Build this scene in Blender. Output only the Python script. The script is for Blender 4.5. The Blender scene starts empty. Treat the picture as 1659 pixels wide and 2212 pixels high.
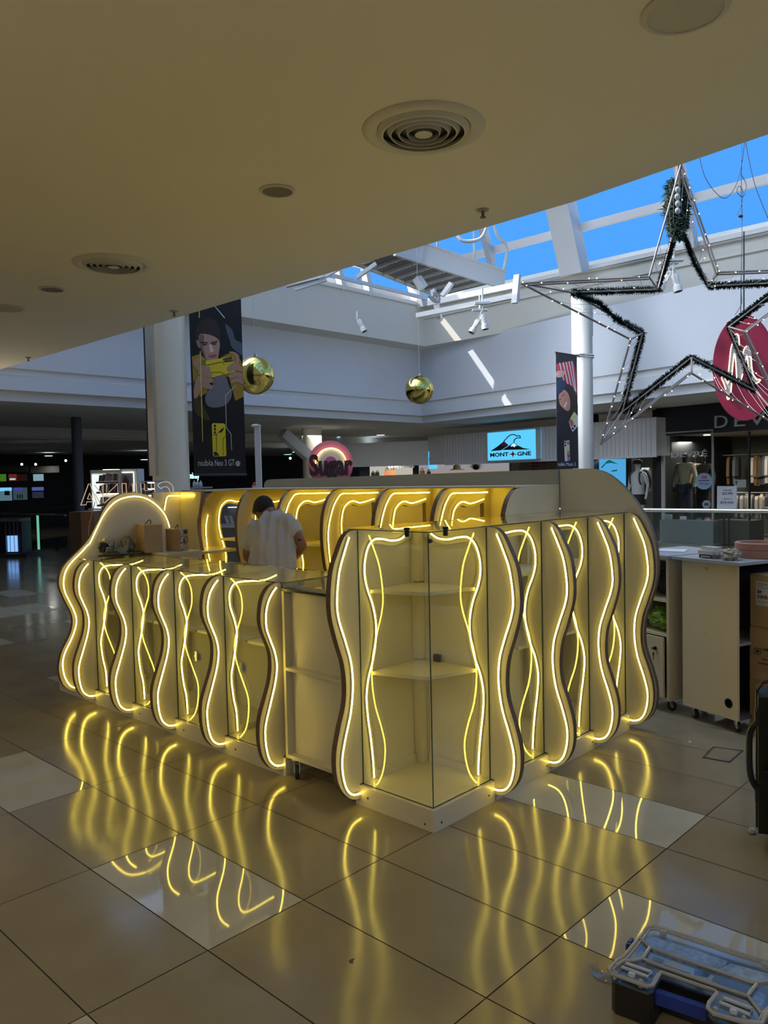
import bpy, bmesh, math, random
from mathutils import Vector, Matrix
from mathutils.geometry import tessellate_polygon
random.seed(7)
sc = bpy.context.scene
col = sc.collection
# ---------------------------------------------------------------- camera
SC = 1.12                      # metres per working unit, applied to everything at the end
CAM = Vector((-2.4910, -2.1181, 1.5))
CR = Vector((0.688145, -0.725239, -0.022020))     # camera right
CU = Vector((0.046798, 0.014079, 0.998805))       # camera up
CF = Vector((0.724063, 0.688353, -0.043628))      # camera forward
FPX = 1708.07
cd = bpy.data.cameras.new('camera'); cam = bpy.data.objects.new('camera', cd); col.objects.link(cam)
cd.sensor_fit = 'VERTICAL'; cd.sensor_height = 24.0; cd.lens = 24.0*FPX/2212.0
cd.clip_end = 300
cam.matrix_world = Matrix(((CR.x, CU.x, -CF.x, CAM.x*SC), (CR.y, CU.y, -CF.y, CAM.y*SC), (CR.z, CU.z, -CF.z, CAM.z*SC), (0, 0, 0, 1)))
sc.camera = cam
# ---------------------------------------------------------------- exposure, sky, sun
sc.view_settings.view_transform = 'Standard'; sc.view_settings.look = 'None'
sc.view_settings.exposure = 0.0; sc.view_settings.gamma = 1.0
sc.view_settings.use_curve_mapping = False
SUN_TO = Vector((0.80, -0.85, -1.0)).normalized()   # direction sunlight travels
w = bpy.data.worlds.new('sky'); sc.world = w; w.use_nodes = True
nt = w.node_tree; nt.nodes.clear()
out = nt.nodes.new('ShaderNodeOutputWorld'); bg = nt.nodes.new('ShaderNodeBackground')
tc = nt.nodes.new('ShaderNodeTexCoord')
dot = nt.nodes.new('ShaderNodeVectorMath'); dot.operation = 'DOT_PRODUCT'
dot.inputs[1].default_value = (-SUN_TO.x, -SUN_TO.y, -SUN_TO.z)
ramp = nt.nodes.new('ShaderNodeValToRGB')
ramp.color_ramp.elements[0].position = 0.30; ramp.color_ramp.elements[0].color = (0.056, 0.245, 0.64, 1)
ramp.color_ramp.elements[1].position = 1.0; ramp.color_ramp.elements[1].color = (4.6, 4.7, 4.9, 1)
e = ramp.color_ramp.elements.new(0.62); e.color = (0.60, 0.86, 1.3, 1)
sep = nt.nodes.new('ShaderNodeSeparateXYZ')
gr = nt.nodes.new('ShaderNodeValToRGB')
gr.color_ramp.elements[0].position = 0.0; gr.color_ramp.elements[0].color = (0, 0, 0, 1)
gr.color_ramp.elements[1].position = 0.10; gr.color_ramp.elements[1].color = (1, 1, 1, 1)
mixw = nt.nodes.new('ShaderNodeMix'); mixw.data_type = 'RGBA'
mixw.inputs[6].default_value = (0.20, 0.165, 0.125, 1)   # below the horizon: the ground
L = nt.links
L.new(tc.outputs['Generated'], dot.inputs[0]); L.new(dot.outputs['Value'], ramp.inputs[0])
L.new(tc.outputs['Generated'], sep.inputs[0]); L.new(sep.outputs['Z'], gr.inputs[0])
L.new(gr.outputs[0], mixw.inputs[0]); L.new(ramp.outputs[0], mixw.inputs[7])
L.new(mixw.outputs[2], bg.inputs[0]); bg.inputs[1].default_value = 1.6
L.new(bg.outputs[0], out.inputs[0])
sd = bpy.data.lights.new('sun', 'SUN'); sd.energy = 5.0; sd.angle = math.radians(0.6); sd.color = (1, 0.95, 0.88)
so = bpy.data.objects.new('sun', sd); col.objects.link(so)
so.rotation_euler = SUN_TO.to_track_quat('-Z', 'Y').to_euler(); so.location = (0, 0, 20)
def area(name, loc, size, power, color, rot=(0, 0, 0), sy=None):
    l = bpy.data.lights.new(name, 'AREA'); l.energy = power*SC*SC; l.color = color; l.size = size
    if sy: l.shape = 'RECTANGLE'; l.size_y = sy
    o = bpy.data.objects.new(name, l); col.objects.link(o); o.location = loc; o.rotation_euler = rot
    return o
HC = 2.85                                          # mall ceiling height
area('mall_fill', (-5.0, -4.5, HC-0.03), 2.5, 32, (1.0, 0.95, 0.84))  # unseen area lights added behind the camera as ambient fill
area('mall_fill', (-5.5, 2.5, HC-0.03), 2.5, 32, (1.0, 0.95, 0.84))
area('mall_fill', (0.5, -6.5, HC-0.03), 2.5, 32, (1.0, 0.95, 0.84))
def ceiling_fill(loc, power, color, deg=150):  # unseen upward spots added to brighten the ceiling, not fittings of the mall
    l = bpy.data.lights.new('ceiling_fill', 'SPOT'); l.energy = power*SC*SC; l.color = color; l.spot_size = math.radians(deg); l.spot_blend = 1.0; l.shadow_soft_size = 0.4
    o = bpy.data.objects.new('ceiling_fill', l); col.objects.link(o); o.location = loc; o.rotation_euler = (math.pi, 0, 0)
ceiling_fill((-5.5, -0.5, 0.9), 390, (1.0, 0.86, 0.62)); ceiling_fill((-2.6, -5.2, 0.9), 340, (1.0, 0.88, 0.66)); ceiling_fill((-4.5, 6.5, 0.9), 340, (1.0, 0.84, 0.58)); ceiling_fill((0.6, 8.5, 0.9), 120, (1.0, 0.84, 0.58))
# ---------------------------------------------------------------- pixel helpers (1659 x 2212 frame)
def ray(u, v): return CR*((u-829.5)/FPX) - CU*((v-1106)/FPX) + CF
def at(u, v, D): return CAM + ray(u, v)*D
def onp(u, v, ax, val):
    d = ray(u, v); i = 'xyz'.index(ax); return CAM + d*((val-CAM[i])/d[i])
class VP:
    """a vertical plane through two ground points; maps pixels onto it"""
    def __init__(s, p, q, off=0.0):
        d = Vector((q.x-p.x, q.y-p.y, 0)).normalized(); n = Vector((d.y, -d.x, 0))
        if n.dot(CAM-p) < 0: n = -n
        s.p = Vector((p.x, p.y, 0)) - n*off; s.d = d; s.n = n   # off > 0: further from the camera
    def __call__(s, u, v, off=0.0):
        r = ray(u, v); P = s.p - s.n*off
        return CAM + r*((P-CAM).dot(s.n)/r.dot(s.n))
# ---------------------------------------------------------------- materials
MATS = {}
def mat(name, c, rough=0.5, metal=0.0, emit=None, es=1.0, noise=0.0, nscale=8.0, bump=0.0, bscale=60.0, spec=0.5, coat=0.0, trans=0.0):
    if name in MATS: return MATS[name]
    m = bpy.data.materials.new(name); m.use_nodes = True; n = m.node_tree; b = n.nodes['Principled BSDF']
    b.inputs['Base Color'].default_value = (*c, 1); b.inputs['Roughness'].default_value = rough
    b.inputs['Metallic'].default_value = metal; b.inputs['Specular IOR Level'].default_value = spec
    b.inputs['Coat Weight'].default_value = coat; b.inputs['Transmission Weight'].default_value = trans
    if emit: b.inputs['Emission Color'].default_value = (*emit, 1); b.inputs['Emission Strength'].default_value = es
    if noise or bump:
        t = n.nodes.new('ShaderNodeTexCoord')
    if noise:
        x = n.nodes.new('ShaderNodeTexNoise'); x.inputs['Scale'].default_value = nscale; x.inputs['Detail'].default_value = 6
        mr = n.nodes.new('ShaderNodeMapRange'); mr.inputs[3].default_value = 1-noise; mr.inputs[4].default_value = 1+noise
        mx = n.nodes.new('ShaderNodeVectorMath'); mx.operation = 'SCALE'; mx.inputs[0].default_value = c
        n.links.new(t.outputs['Object'], x.inputs['Vector']); n.links.new(x.outputs['Fac'], mr.inputs[0])
        mr.inputs[1].default_value = 0.3; mr.inputs[2].default_value = 0.7
        n.links.new(mr.outputs[0], mx.inputs['Scale']); n.links.new(mx.outputs[0], b.inputs['Base Color'])
    if bump:
        y = n.nodes.new('ShaderNodeTexNoise'); y.inputs['Scale'].default_value = bscale; y.inputs['Detail'].default_value = 4
        bp = n.nodes.new('ShaderNodeBump'); bp.inputs['Strength'].default_value = bump; bp.inputs['Distance'].default_value = 0.01
        n.links.new(t.outputs['Object'], y.inputs['Vector']); n.links.new(y.outputs['Fac'], bp.inputs['Height'])
        n.links.new(bp.outputs[0], b.inputs['Normal'])
    MATS[name] = m; return m
def emis(name, c, s):
    if name in MATS: return MATS[name]
    m = bpy.data.materials.new(name); m.use_nodes = True; n = m.node_tree; n.nodes.clear()
    o = n.nodes.new('ShaderNodeOutputMaterial'); e = n.nodes.new('ShaderNodeEmission')
    e.inputs[0].default_value = (*c, 1); e.inputs[1].default_value = s; n.links.new(e.outputs[0], o.inputs[0])
    MATS[name] = m; return m
def glassm(name, tint=(0.955, 0.97, 0.945), refl=0.05, rough=0.0, op=0.0, opc=(0.5, 0.5, 0.5)):
    """thin clear pane: transparent with a fresnel reflection"""
    if name in MATS: return MATS[name]
    m = bpy.data.materials.new(name); m.use_nodes = True; n = m.node_tree; n.nodes.clear()
    o = n.nodes.new('ShaderNodeOutputMaterial'); t = n.nodes.new('ShaderNodeBsdfTransparent'); g = n.nodes.new('ShaderNodeBsdfGlossy')
    t.inputs[0].default_value = (*tint, 1); g.inputs['Roughness'].default_value = rough; g.inputs[0].default_value = (1, 1, 1, 1)
    lw = n.nodes.new('ShaderNodeFresnel'); lw.inputs[0].default_value = 1.75
    geo = n.nodes.new('ShaderNodeNewGeometry'); inv = n.nodes.new('ShaderNodeMath'); inv.operation = 'SUBTRACT'; inv.inputs[0].default_value = 1.0
    ml = n.nodes.new('ShaderNodeMath'); ml.operation = 'MULTIPLY'
    n.links.new(geo.outputs['Backfacing'], inv.inputs[1]); n.links.new(lw.outputs[0], ml.inputs[0]); n.links.new(inv.outputs[0], ml.inputs[1])
    m1 = n.nodes.new('ShaderNodeMixShader'); n.links.new(ml.outputs[0], m1.inputs[0]); n.links.new(t.outputs[0], m1.inputs[1]); n.links.new(g.outputs[0], m1.inputs[2])
    last = m1
    if op:
        d = n.nodes.new('ShaderNodeBsdfDiffuse'); d.inputs[0].default_value = (*opc, 1)
        m2 = n.nodes.new('ShaderNodeMixShader'); m2.inputs[0].default_value = op
        n.links.new(m1.outputs[0], m2.inputs[1]); n.links.new(d.outputs[0], m2.inputs[2]); last = m2
    n.links.new(last.outputs[0], o.inputs[0]); MATS[name] = m; return m
WHITE = mat('white_melamine', (0.58, 0.54, 0.42), 0.35, noise=0.03, nscale=3)
CREAM = mat('cream_panel', (0.60, 0.56, 0.46), 0.4, noise=0.03, nscale=3)
GREYP = mat('grey_panel', (0.42, 0.42, 0.38), 0.4, noise=0.03)
EDGE = mat('brown_board_edge', (0.14, 0.085, 0.055), 0.55, noise=0.15, nscale=40)
PLYE = mat('plywood_edge', (0.30, 0.17, 0.08), 0.55, noise=0.3, nscale=60)
NEON = emis('neon_yellow', (1.0, 0.745, 0.10), 15.0)
NEOF = emis('neon_back_wall', (1.0, 0.73, 0.06), 17.0)
GLASS = glassm('clear_glass')
GLEDGE = mat('glass_edge', (0.02, 0.05, 0.045), 0.15, spec=0.8)
BLACK = mat('black_plastic', (0.012, 0.012, 0.014), 0.35)
METAL = mat('brushed_metal', (0.55, 0.55, 0.55), 0.3, 1.0)
CHROME = mat('chrome', (0.75, 0.75, 0.75), 0.12, 1.0)
RUBBER = mat('dark_rubber', (0.02, 0.02, 0.02), 0.6)
WALLW = mat('white_wall_paint', (0.60, 0.63, 0.68), 0.8, noise=0.03, nscale=0.7)
FASC = mat('fascia_paint', (0.66, 0.64, 0.57), 0.85, noise=0.03, nscale=0.5)
CEIL = mat('ceiling_paint', (0.76, 0.73, 0.64), 0.9, noise=0.02, nscale=0.8)
CEILB = mat('far_ceiling_paint', (0.56, 0.56, 0.55), 0.9, noise=0.05, nscale=0.5)
STEEL = mat('white_steel', (0.66, 0.66, 0.66), 0.5)
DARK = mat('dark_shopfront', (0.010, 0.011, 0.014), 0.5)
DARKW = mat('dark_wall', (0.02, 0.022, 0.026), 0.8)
BROWNBOX = mat('cardboard', (0.40, 0.26, 0.13), 0.75, noise=0.08, nscale=12)
# ---------------------------------------------------------------- mesh helpers
class MB:
    def __init__(s): s.v = []; s.f = []; s.m = []
    def add(s, vs, fs, m=0):
        o = len(s.v); s.v += [Vector(x) for x in vs]
        for f in fs: s.f.append([i+o for i in f]); s.m.append(m)
        return s
    def box(s, x0, x1, y0, y1, z0, z1, m=0):
        a, b = sorted((x0, x1)); c, d = sorted((y0, y1)); e, f = sorted((z0, z1))
        vs = [(a, c, e), (b, c, e), (b, d, e), (a, d, e), (a, c, f), (b, c, f), (b, d, f), (a, d, f)]
        return s.add(vs, [(0, 3, 2, 1), (4, 5, 6, 7), (0, 1, 5, 4), (1, 2, 6, 5), (2, 3, 7, 6), (3, 0, 4, 7)], m)
    def bbox(s, x0, x1, y0, y1, z0, z1, b=0.004, m=0):
        """box with chamfered edges"""
        bm = bmesh.new(); bmesh.ops.create_cube(bm, size=1)
        for v in bm.verts: v.co = Vector((x0+(x1-x0)*(v.co.x+.5), y0+(y1-y0)*(v.co.y+.5), z0+(z1-z0)*(v.co.z+.5)))
        bmesh.ops.bevel(bm, geom=bm.edges[:], offset=b, segments=2, affect='EDGES')
        bm.verts.index_update(); s.add([v.co.copy() for v in bm.verts], [[v.index for v in f.verts] for f in bm.faces], m); bm.free(); return s
    def frame(s, o, ex, ey, ez, X, Y, Z, m=0):
        """box in a local frame: o + ex*[X0,X1] + ey*[Y0,Y1] + ez*[Z0,Z1]"""
        vs = [o+ex*X[i]+ey*Y[j]+ez*Z[k] for (i, j, k) in ((0, 0, 0), (1, 0, 0), (1, 1, 0), (0, 1, 0), (0, 0, 1), (1, 0, 1), (1, 1, 1), (0, 1, 1))]
        fs = [(0, 3, 2, 1), (4, 5, 6, 7), (0, 1, 5, 4), (1, 2, 6, 5), (2, 3, 7, 6), (3, 0, 4, 7)]
        if ex.cross(ey).dot(ez) < 0: fs = [f[::-1] for f in fs]
        return s.add(vs, fs, m)
    def beam(s, p, q, wd, h, up=Vector((0, 0, 1)), m=0):
        p = Vector(p); q = Vector(q); d = (q-p); Ln = d.length; d.normalize(); sd = d.cross(up)
        if sd.length < 1e-4: sd = d.cross(Vector((1, 0, 0)))
        sd.normalize(); u2 = sd.cross(d)
        return s.frame(p, d, sd, u2, (0, Ln), (-wd/2, wd/2), (-h/2, h/2), m)
    def tube(s, path, r, n=8, closed=False, cap=True, m=0, rs=None):
        P = [Vector(x) for x in path]; N = len(P); rings = []; prev = None
        for i in range(N):
            if closed: t = P[(i+1) % N]-P[i-1]
            else: t = P[min(i+1, N-1)]-P[max(i-1, 0)]
            if t.length < 1e-9: t = Vector((0, 0, 1))
            t.normalize()
            if prev is None:
                a = Vector((0, 0, 1)) if abs(t.z) < .9 else Vector((1, 0, 0)); prev = t.cross(a).normalized()
            x = prev - t*prev.dot(t); x.normalize(); prev = x; y = t.cross(x)
            rr = rs[i] if rs else r
            rings.append([P[i]+(x*math.cos(2*math.pi*k/n)+y*math.sin(2*math.pi*k/n))*rr for k in range(n)])
        vs = [v for R in rings for v in R]; fs = []
        for i in range(N if closed else N-1):
            j = (i+1) % N
            for k in range(n): fs.append((i*n+k, i*n+(k+1) % n, j*n+(k+1) % n, j*n+k))
        if cap and not closed: fs.append(tuple(range(n))[::-1]); fs.append(tuple((N-1)*n+k for k in range(n)))
        return s.add(vs, fs, m)
    def cyl(s, p, q, r, n=16, m=0, r2=None):
        return s.tube([p, q], r, n, m=m, rs=[r, r if r2 is None else r2])
    def lathe(s, c, prof, n=32, m=0, ax=None, cap=True):
        """prof: (radius, height) pairs about a vertical axis at c, or about ax"""
        c = Vector(c); az = Vector(ax).normalized() if ax is not None else Vector((0, 0, 1))
        x = az.cross(Vector((0, 1, 0)) if abs(az.y) < .9 else Vector((1, 0, 0))).normalized(); y = az.cross(x)
        vs = []; fs = []
        for (r, h) in prof:
            for k in range(n):
                a = 2*math.pi*k/n; vs.append(c+az*h+(x*math.cos(a)+y*math.sin(a))*r)
        for i in range(len(prof)-1):
            for k in range(n): fs.append((i*n+k, i*n+(k+1) % n, (i+1)*n+(k+1) % n, (i+1)*n+k))
        if cap:
            fs.append(tuple(range(n))[::-1]); fs.append(tuple((len(prof)-1)*n+k for k in range(n)))
        return s.add(vs, fs, m)
    def prism(s, pts, mp, t0, t1, holes=(), m=0, me=None, fl=False):
        """2D outline (with holes) mapped by mp(a,b,t) and given thickness t0..t1; me = material of the edge"""
        me = m if me is None else me
        loops = [[Vector((a, b, 0)) for a, b in pts]] + [[Vector((a, b, 0)) for a, b in h] for h in holes]
        flat = [p for l in loops for p in l]; tri = tessellate_polygon(loops); N = len(flat)
        vs = [mp(p.x, p.y, t0) for p in flat]+[mp(p.x, p.y, t1) for p in flat]
        o = len(s.v); s.v += [Vector(x) for x in vs]
        for t in tri:
            s.f.append([t[0]+o, t[1]+o, t[2]+o]); s.m.append(m)
            s.f.append([t[2]+N+o, t[1]+N+o, t[0]+N+o]); s.m.append(m)
        k = 0
        for l in loops:
            for i in range(len(l)):
                a = k+i; b = k+(i+1) % len(l); s.f.append([a+o, b+o, b+N+o, a+N+o]); s.m.append(me)
            k += len(l)
        return s
    def ell(s, c, rx, ry, rz, n=20, k=12, m=0, axes=None):
        c = Vector(c); X, Y, Z = axes or (Vector((1, 0, 0)), Vector((0, 1, 0)), Vector((0, 0, 1)))
        vs = []; fs = []
        for i in range(k+1):
            ph = math.pi*i/k
            for j in range(n):
                a = 2*math.pi*j/n; vs.append(c+X*(rx*math.sin(ph)*math.cos(a))+Y*(ry*math.sin(ph)*math.sin(a))+Z*(rz*math.cos(ph)))
        for i in range(k):
            for j in range(n): fs.append((i*n+j, (i+1)*n+j, (i+1)*n+(j+1) % n, i*n+(j+1) % n))
        return s.add(vs, fs, m)
    def build(s, name, mats, parent=None, smooth=False, fix=True, org=None):
        me = bpy.data.meshes.new(name)
        O = Vector(parent['_w']) if parent is not None else (Vector(org) if org is not None else Vector((0, 0, 0)))
        me.from_pydata([tuple(v-O) for v in s.v], [], s.f)
        if not isinstance(mats, (list, tuple)): mats = [mats]
        for m in mats: me.materials.append(m)
        for p, i in zip(me.polygons, s.m): p.material_index = i
        bm = bmesh.new(); bm.from_mesh(me)
        if fix:
            bmesh.ops.remove_doubles(bm, verts=bm.verts[:], dist=1e-6); bmesh.ops.recalc_face_normals(bm, faces=bm.faces[:])
        if smooth:
            for f in bm.faces: f.smooth = True
            for ed in bm.edges:
                if len(ed.link_faces) == 2 and ed.calc_face_angle(0) > 0.7: ed.smooth = False
        bm.to_mesh(me); bm.free()
        o = bpy.data.objects.new(name, me); col.objects.link(o)
        if parent is not None: o.parent = parent; o['_w'] = list(O)
        else: o.location = O; o['_w'] = list(O)
        return o
def thing(name, label, cat, loc=(0, 0, 0), group=None):
    o = bpy.data.objects.new(name, None); col.objects.link(o); o.location = loc; o['_w'] = list(loc)
    o.empty_display_size = 0.1; o['label'] = label; o['category'] = cat
    if group: o['group'] = group
    return o
def tag(o, label, cat, group=None, kind=None):
    o['label'] = label; o['category'] = cat
    if group: o['group'] = group
    if kind: o['kind'] = kind
    return o
def struct(name, mb, mats, smooth=False, fix=True):
    o = mb.build(name, mats, smooth=smooth, fix=fix); o['kind'] = 'structure'; return o
def dup(root, d, label=None, group=None):
    d = Vector(d)
    def cp(o, par):
        c = o.copy(); col.objects.link(c); c.parent = par
        for ch in [x for x in bpy.data.objects if x.parent == o]: cp(ch, c)
        return c
    r = cp(root, None); r.location = root.location+d; r['_w'] = list(Vector(root['_w'])+d)
    if label: r['label'] = label
    if group: r['group'] = group
    return r
def smoothp(pts, sub=6, closed=False):
    """Catmull-Rom through points"""
    P = [Vector(p) for p in pts]; N = len(P); out = []
    for i in range(N if closed else N-1):
        if closed: a, b, c, d = P[i-1], P[i], P[(i+1) % N], P[(i+2) % N]
        else: a, b, c, d = P[max(i-1, 0)], P[i], P[i+1], P[min(i+2, N-1)]
        for k in range(sub):
            t = k/sub; out.append(0.5*((2*b)+(c-a)*t+(2*a-5*b+4*c-d)*t*t+(3*b-a-3*c+d)*t**3))
    if not closed: out.append(P[-1])
    return out
def text(name, body, size, o, ex, ey, m, parent=None, ext=0.003, width=None, align='LEFT', bold=0.0, mirror=False, outline=0):
    """raised lettering; o = baseline start, ex = reading direction, ey = up; width rescales to that many units"""
    c = bpy.data.curves.new(name, 'FONT'); c.body = body; c.size = size; c.extrude = ext; c.offset = bold; c.align_x = align; c.resolution_u = 3
    t = bpy.data.objects.new(name, c); col.objects.link(t)
    dg = bpy.context.evaluated_depsgraph_get(); me = bpy.data.meshes.new_from_object(t.evaluated_get(dg))
    bpy.data.objects.remove(t); bpy.data.curves.remove(c)
    xs = [v.co.x for v in me.vertices]; k = 1.0
    if width and xs: k = width/(max(xs)-min(xs))
    ez = ex.cross(ey); O = Vector(parent['_w']) if parent is not None else Vector((0, 0, 0))
    for v in me.vertices:
        q = o+ex*(v.co.x*k)+ey*v.co.y+ez*v.co.z; v.co = q-O
    me.materials.clear(); me.materials.append(m)
    ob = bpy.data.objects.new(name, me); col.objects.link(ob)
    if parent is not None: ob.parent = parent
    ob['_w'] = list(O)
    return ob
EX, EY, EZ = Vector((1, 0, 0)), Vector((0, 1, 0)), Vector((0, 0, 1))
# ================================================================ STRUCTURE
# ---- floor: 0.8 x 0.4 tiles (grid measured from the photograph)
TA, TB = 0.8, 0.40275; OX, OY = -0.7093, 0.8132
LIGHT = {(0, -1), (1, 3), (2, 1), (-2, -1), (1, -3), (-3, 3), (-5, 6), (-6, 9), (-4, 8), (-9, 5), (-8, 10), (-12, 14), (-7, 2), (-10, 12), (3, 8), (4, -3), (5, 10), (-3, -4), (6, 15)}
def tilem(name, c, rough, var):
    m = mat(name, c, rough, noise=0.10, nscale=2.2, spec=0.45)
    n = m.node_tree; b = n.nodes['Principled BSDF']; t = n.nodes.new('ShaderNodeTexCoord')
    z = n.nodes.new('ShaderNodeTexNoise'); z.inputs['Scale'].default_value = 14; z.inputs['Detail'].default_value = 8; z.inputs['Distortion'].default_value = 0.4
    r = n.nodes.new('ShaderNodeMapRange'); r.inputs[3].default_value = rough*(1-var); r.inputs[4].default_value = rough*(1+var)
    n.links.new(t.outputs['Object'], z.inputs['Vector']); n.links.new(z.outputs['Fac'], r.inputs[0]); n.links.new(r.outputs[0], b.inputs['Roughness'])
    return m
TM = [tilem('beige_tile', (0.275, 0.235, 0.16), 0.13, 0.25), tilem('tan_tile', (0.265, 0.22, 0.145), 0.15, 0.25),
      tilem('brown_tile', (0.25, 0.20, 0.13), 0.16, 0.25), tilem('polished_cream_tile', (0.46, 0.44, 0.37), 0.035, 0.3)]
GROUT = mat('grout', (0.05, 0.038, 0.026), 0.8)
fl = MB(); g = 0.0022
HOLE = [(5.45, 12.2, -8.0, 9.6)]       # the void to the lower level beyond the glass railing
for i in range(-30, 14):
    for j in range(-16, 75):
        y1 = OY-i*TA; y0 = y1-TA; x0 = OX+j*TB; x1 = x0+TB
        xc, yc = (x0+x1)/2, (y0+y1)/2
        if xc < -5 or yc < -7: pass
        if HOLE[0][0] < xc < HOLE[0][1] and HOLE[0][2] < yc < HOLE[0][3]: continue
        r = random.random(); k = 3 if ((i, j) in LIGHT or (r < 0.07 and not (-2 <= i <= 3 and -4 <= j <= 8))) else (0 if r < .55 else 1 if r < .85 else 2)
        fl.add([(x0+g, y0+g, 0), (x1-g, y0+g, 0), (x1-g, y1-g, 0), (x0+g, y1-g, 0)], [(0, 1, 2, 3)], k)
fl.add([(-14, -12, -0.002), (5.3, -12, -0.002), (5.3, 28, -0.002), (-14, 28, -0.002)], [(0, 1, 2, 3)], 4)
fl.add([(12.3, -12, -0.002), (30, -12, -0.002), (30, 28, -0.002), (12.3, 28, -0.002)], [(0, 1, 2, 3)], 4)
fl.add([(5.3, 9.7, -0.002), (12.3, 9.7, -0.002), (12.3, 28, -0.002), (5.3, 28, -0.002)], [(0, 1, 2, 3)], 4)
fl.box(5.30, 5.42, -8, 9.6, -0.4, -0.003, 5)
struct('floor', fl, TM+[GROUT, CREAM], fix=False)
# ---- near ceiling slab; its edge opens onto the skylit atrium
E0 = onp(1700, 276, 'z', HC); E1 = onp(1235, 437, 'z', HC); E2 = onp(600, 622, 'z', HC); E3 = onp(0, 798, 'z', HC)
ce = MB()
edge = [E0+(E0-E1)*4, E0, E1, E2, E3, E3+(E3-E2)*0.35]
yw = onp(912, 914, 'z', HC)
top = [Vector((-14, edge[0].y, HC)), *edge, Vector((-14, edge[-1].y, HC))]
n = len(top); vs = top+[p+Vector((0, 0, 0.9)) for p in top]
ce.add(vs, [tuple(range(n)), tuple(range(n, 2*n))[::-1]]+[(i, (i+1) % n, (i+1) % n+n, i+n) for i in range(n)])
struct('ceiling', ce, CEIL)
# ---- atrium walls
KK = (HC-1.5)/1.7
def sc_(P): return CAM+(Vector(P)-CAM)*KK       # measurements taken at a 3.2 ceiling, brought to HC
W0 = yw; Wb = onp(1498, 850, 'z', HC)
dR = Vector((Wb.x-W0.x, Wb.y-W0.y, 0)).normalized(); nR = Vector((-dR.y, dR.x, 0));  nR = nR if nR.dot(CAM-W0) > 0 else -nR   # towards the void
yL = W0.y
F = sc_((15.74, 13.365, 5.4)); ZS = F.z; ZT = sc_((0, 0, 6.58)).z; XF, YF = F.x, F.y
def zz(v): return 1.5+(1029.6-v)/FPX*19.86
prof = [(0.0, HC), (0.0, zz(900.5)), (0.17, zz(899.5)), (0.17, zz(881)), (0.14, zz(878.5)), (0.14, zz(871)), (0.20, zz(870)), (0.20, ZS+0.05)]
def wallrun(p, q, nrm, name, mats, pr, mi):
    m = MB(); N = len(pr)
    vs = [p+nrm*o+EZ*(z-p.z) for o, z in pr]+[q+nrm*o+EZ*(z-q.z) for o, z in pr]
    for i in range(N-1): m.add([vs[i], vs[i+1], vs[N+i+1], vs[N+i]], [(0, 1, 2, 3)], mi(i))
    return struct(name, m, mats, fix=False)
mi = lambda i: 1 if i in (1, 3, 5) else 0
nL = Vector((0, -1, 0))
PL = Vector((-12, yL, HC)); PR = W0+dR*22
wallrun(PL, W0, nL, 'wall_north', [WALLW, FASC], prof, mi)
wallrun(W0, PR, nR, 'wall_east', [WALLW, FASC], prof, mi)
# fascia boxes under the skylight, with their undersides
fa = MB()
fa.box(-12, XF, YF, YF+0.25, ZS, ZT)                        # left run
fa.box(-12, XF+3, YF+.25, yL+0.6, ZS+0.001, ZS+0.06)            # its underside
fa.box(XF, XF+0.25, -10, YF+0.25, ZS, ZT)
fa.box(XF+.25, W0.x+1.2, -10, YF+.24, ZS+0.002, ZS+0.06)
fa.box(XF-0.06, XF+0.02, -10, YF-0.02, ZT-0.30, ZT-0.22)    # long ledges along the top of the fascia
fa.box(XF-0.10, XF+0.02, -10, YF-0.02, ZT-0.05, ZT+0.03)
struct('trim_1', fa, FASC)
# ---- ceiling of the mall gallery beyond the atrium
cf = MB()
cf.box(-12, 30, yL+0.01, yL+5.5, HC+.001, HC+0.2); cf.box(-12, 30, yL+5.5, yL+5.7, HC-0.22, HC+0.2)
cf.box(-12, 30, yL+5.7, yL+16, HC-0.25, HC+0.1)
cf.add([W0+EZ*0.001, W0+dR*22+EZ*0.001, W0+dR*22-nR*9, W0-nR*9+Vector((2, 0, 0))], [(0, 1, 2, 3)])
struct('ceiling_gallery', cf, CEILB)
# dark end walls of the gallery
dw = MB()
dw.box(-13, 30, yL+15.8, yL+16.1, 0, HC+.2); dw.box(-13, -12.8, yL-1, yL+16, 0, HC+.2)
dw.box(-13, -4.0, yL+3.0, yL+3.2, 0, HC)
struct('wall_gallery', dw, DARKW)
# ---- skylight: white barrel ribs, rails and glass
ARC = [(15.62, 6.55), (15.35, 7.2), (15.10, 7.8), (14.86, 8.28), (14.25, 9.2), (13.0, 10.3), (11.2, 11.2), (9.2, 11.6), (7.0, 11.3), (5.0, 10.5), (3.4, 9.2), (2.5, 8.0), (2.0, 6.55)]
ARC = [(sc_((x, 0, z)).x, sc_((0, 0, z)).z) for x, z in ARC]
arc = [(p.x, p.y) for p in smoothp([Vector((a, b, 0)) for a, b in ARC], 4)]
def ry(y): return sc_((0, y, 0)).y
sk = MB(); Y1 = YF; Y0 = -8.5
def rib(y0, y1, dpt, m=0):
    pts = arc; inner = []
    cxx, czz = (arc[0][0]+arc[-1][0])/2, ZT
    for (x, z) in pts:
        d = Vector((x-cxx, z-czz+1.5)).normalized(); inner.append((x-d.x*dpt, z-d.y*dpt))
    N = len(pts)
    for i in range(N-1):
        a, b, c, d = pts[i], pts[i+1], inner[i+1], inner[i]
        q = [(p[0], y, p[1]) for y in (y0, y1) for p in (a, b, c, d)]
        sk.add(q, [(0, 1, 2, 3), (7, 6, 5, 4), (3, 2, 6, 7), (0, 4, 5, 1)], m)
rib(ry(7.82), ry(8.42), 0.35)
rib(ry(10.45), ry(10.62), 0.16)
rib(ry(13.1), YF+0.1, 0.2)
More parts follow.
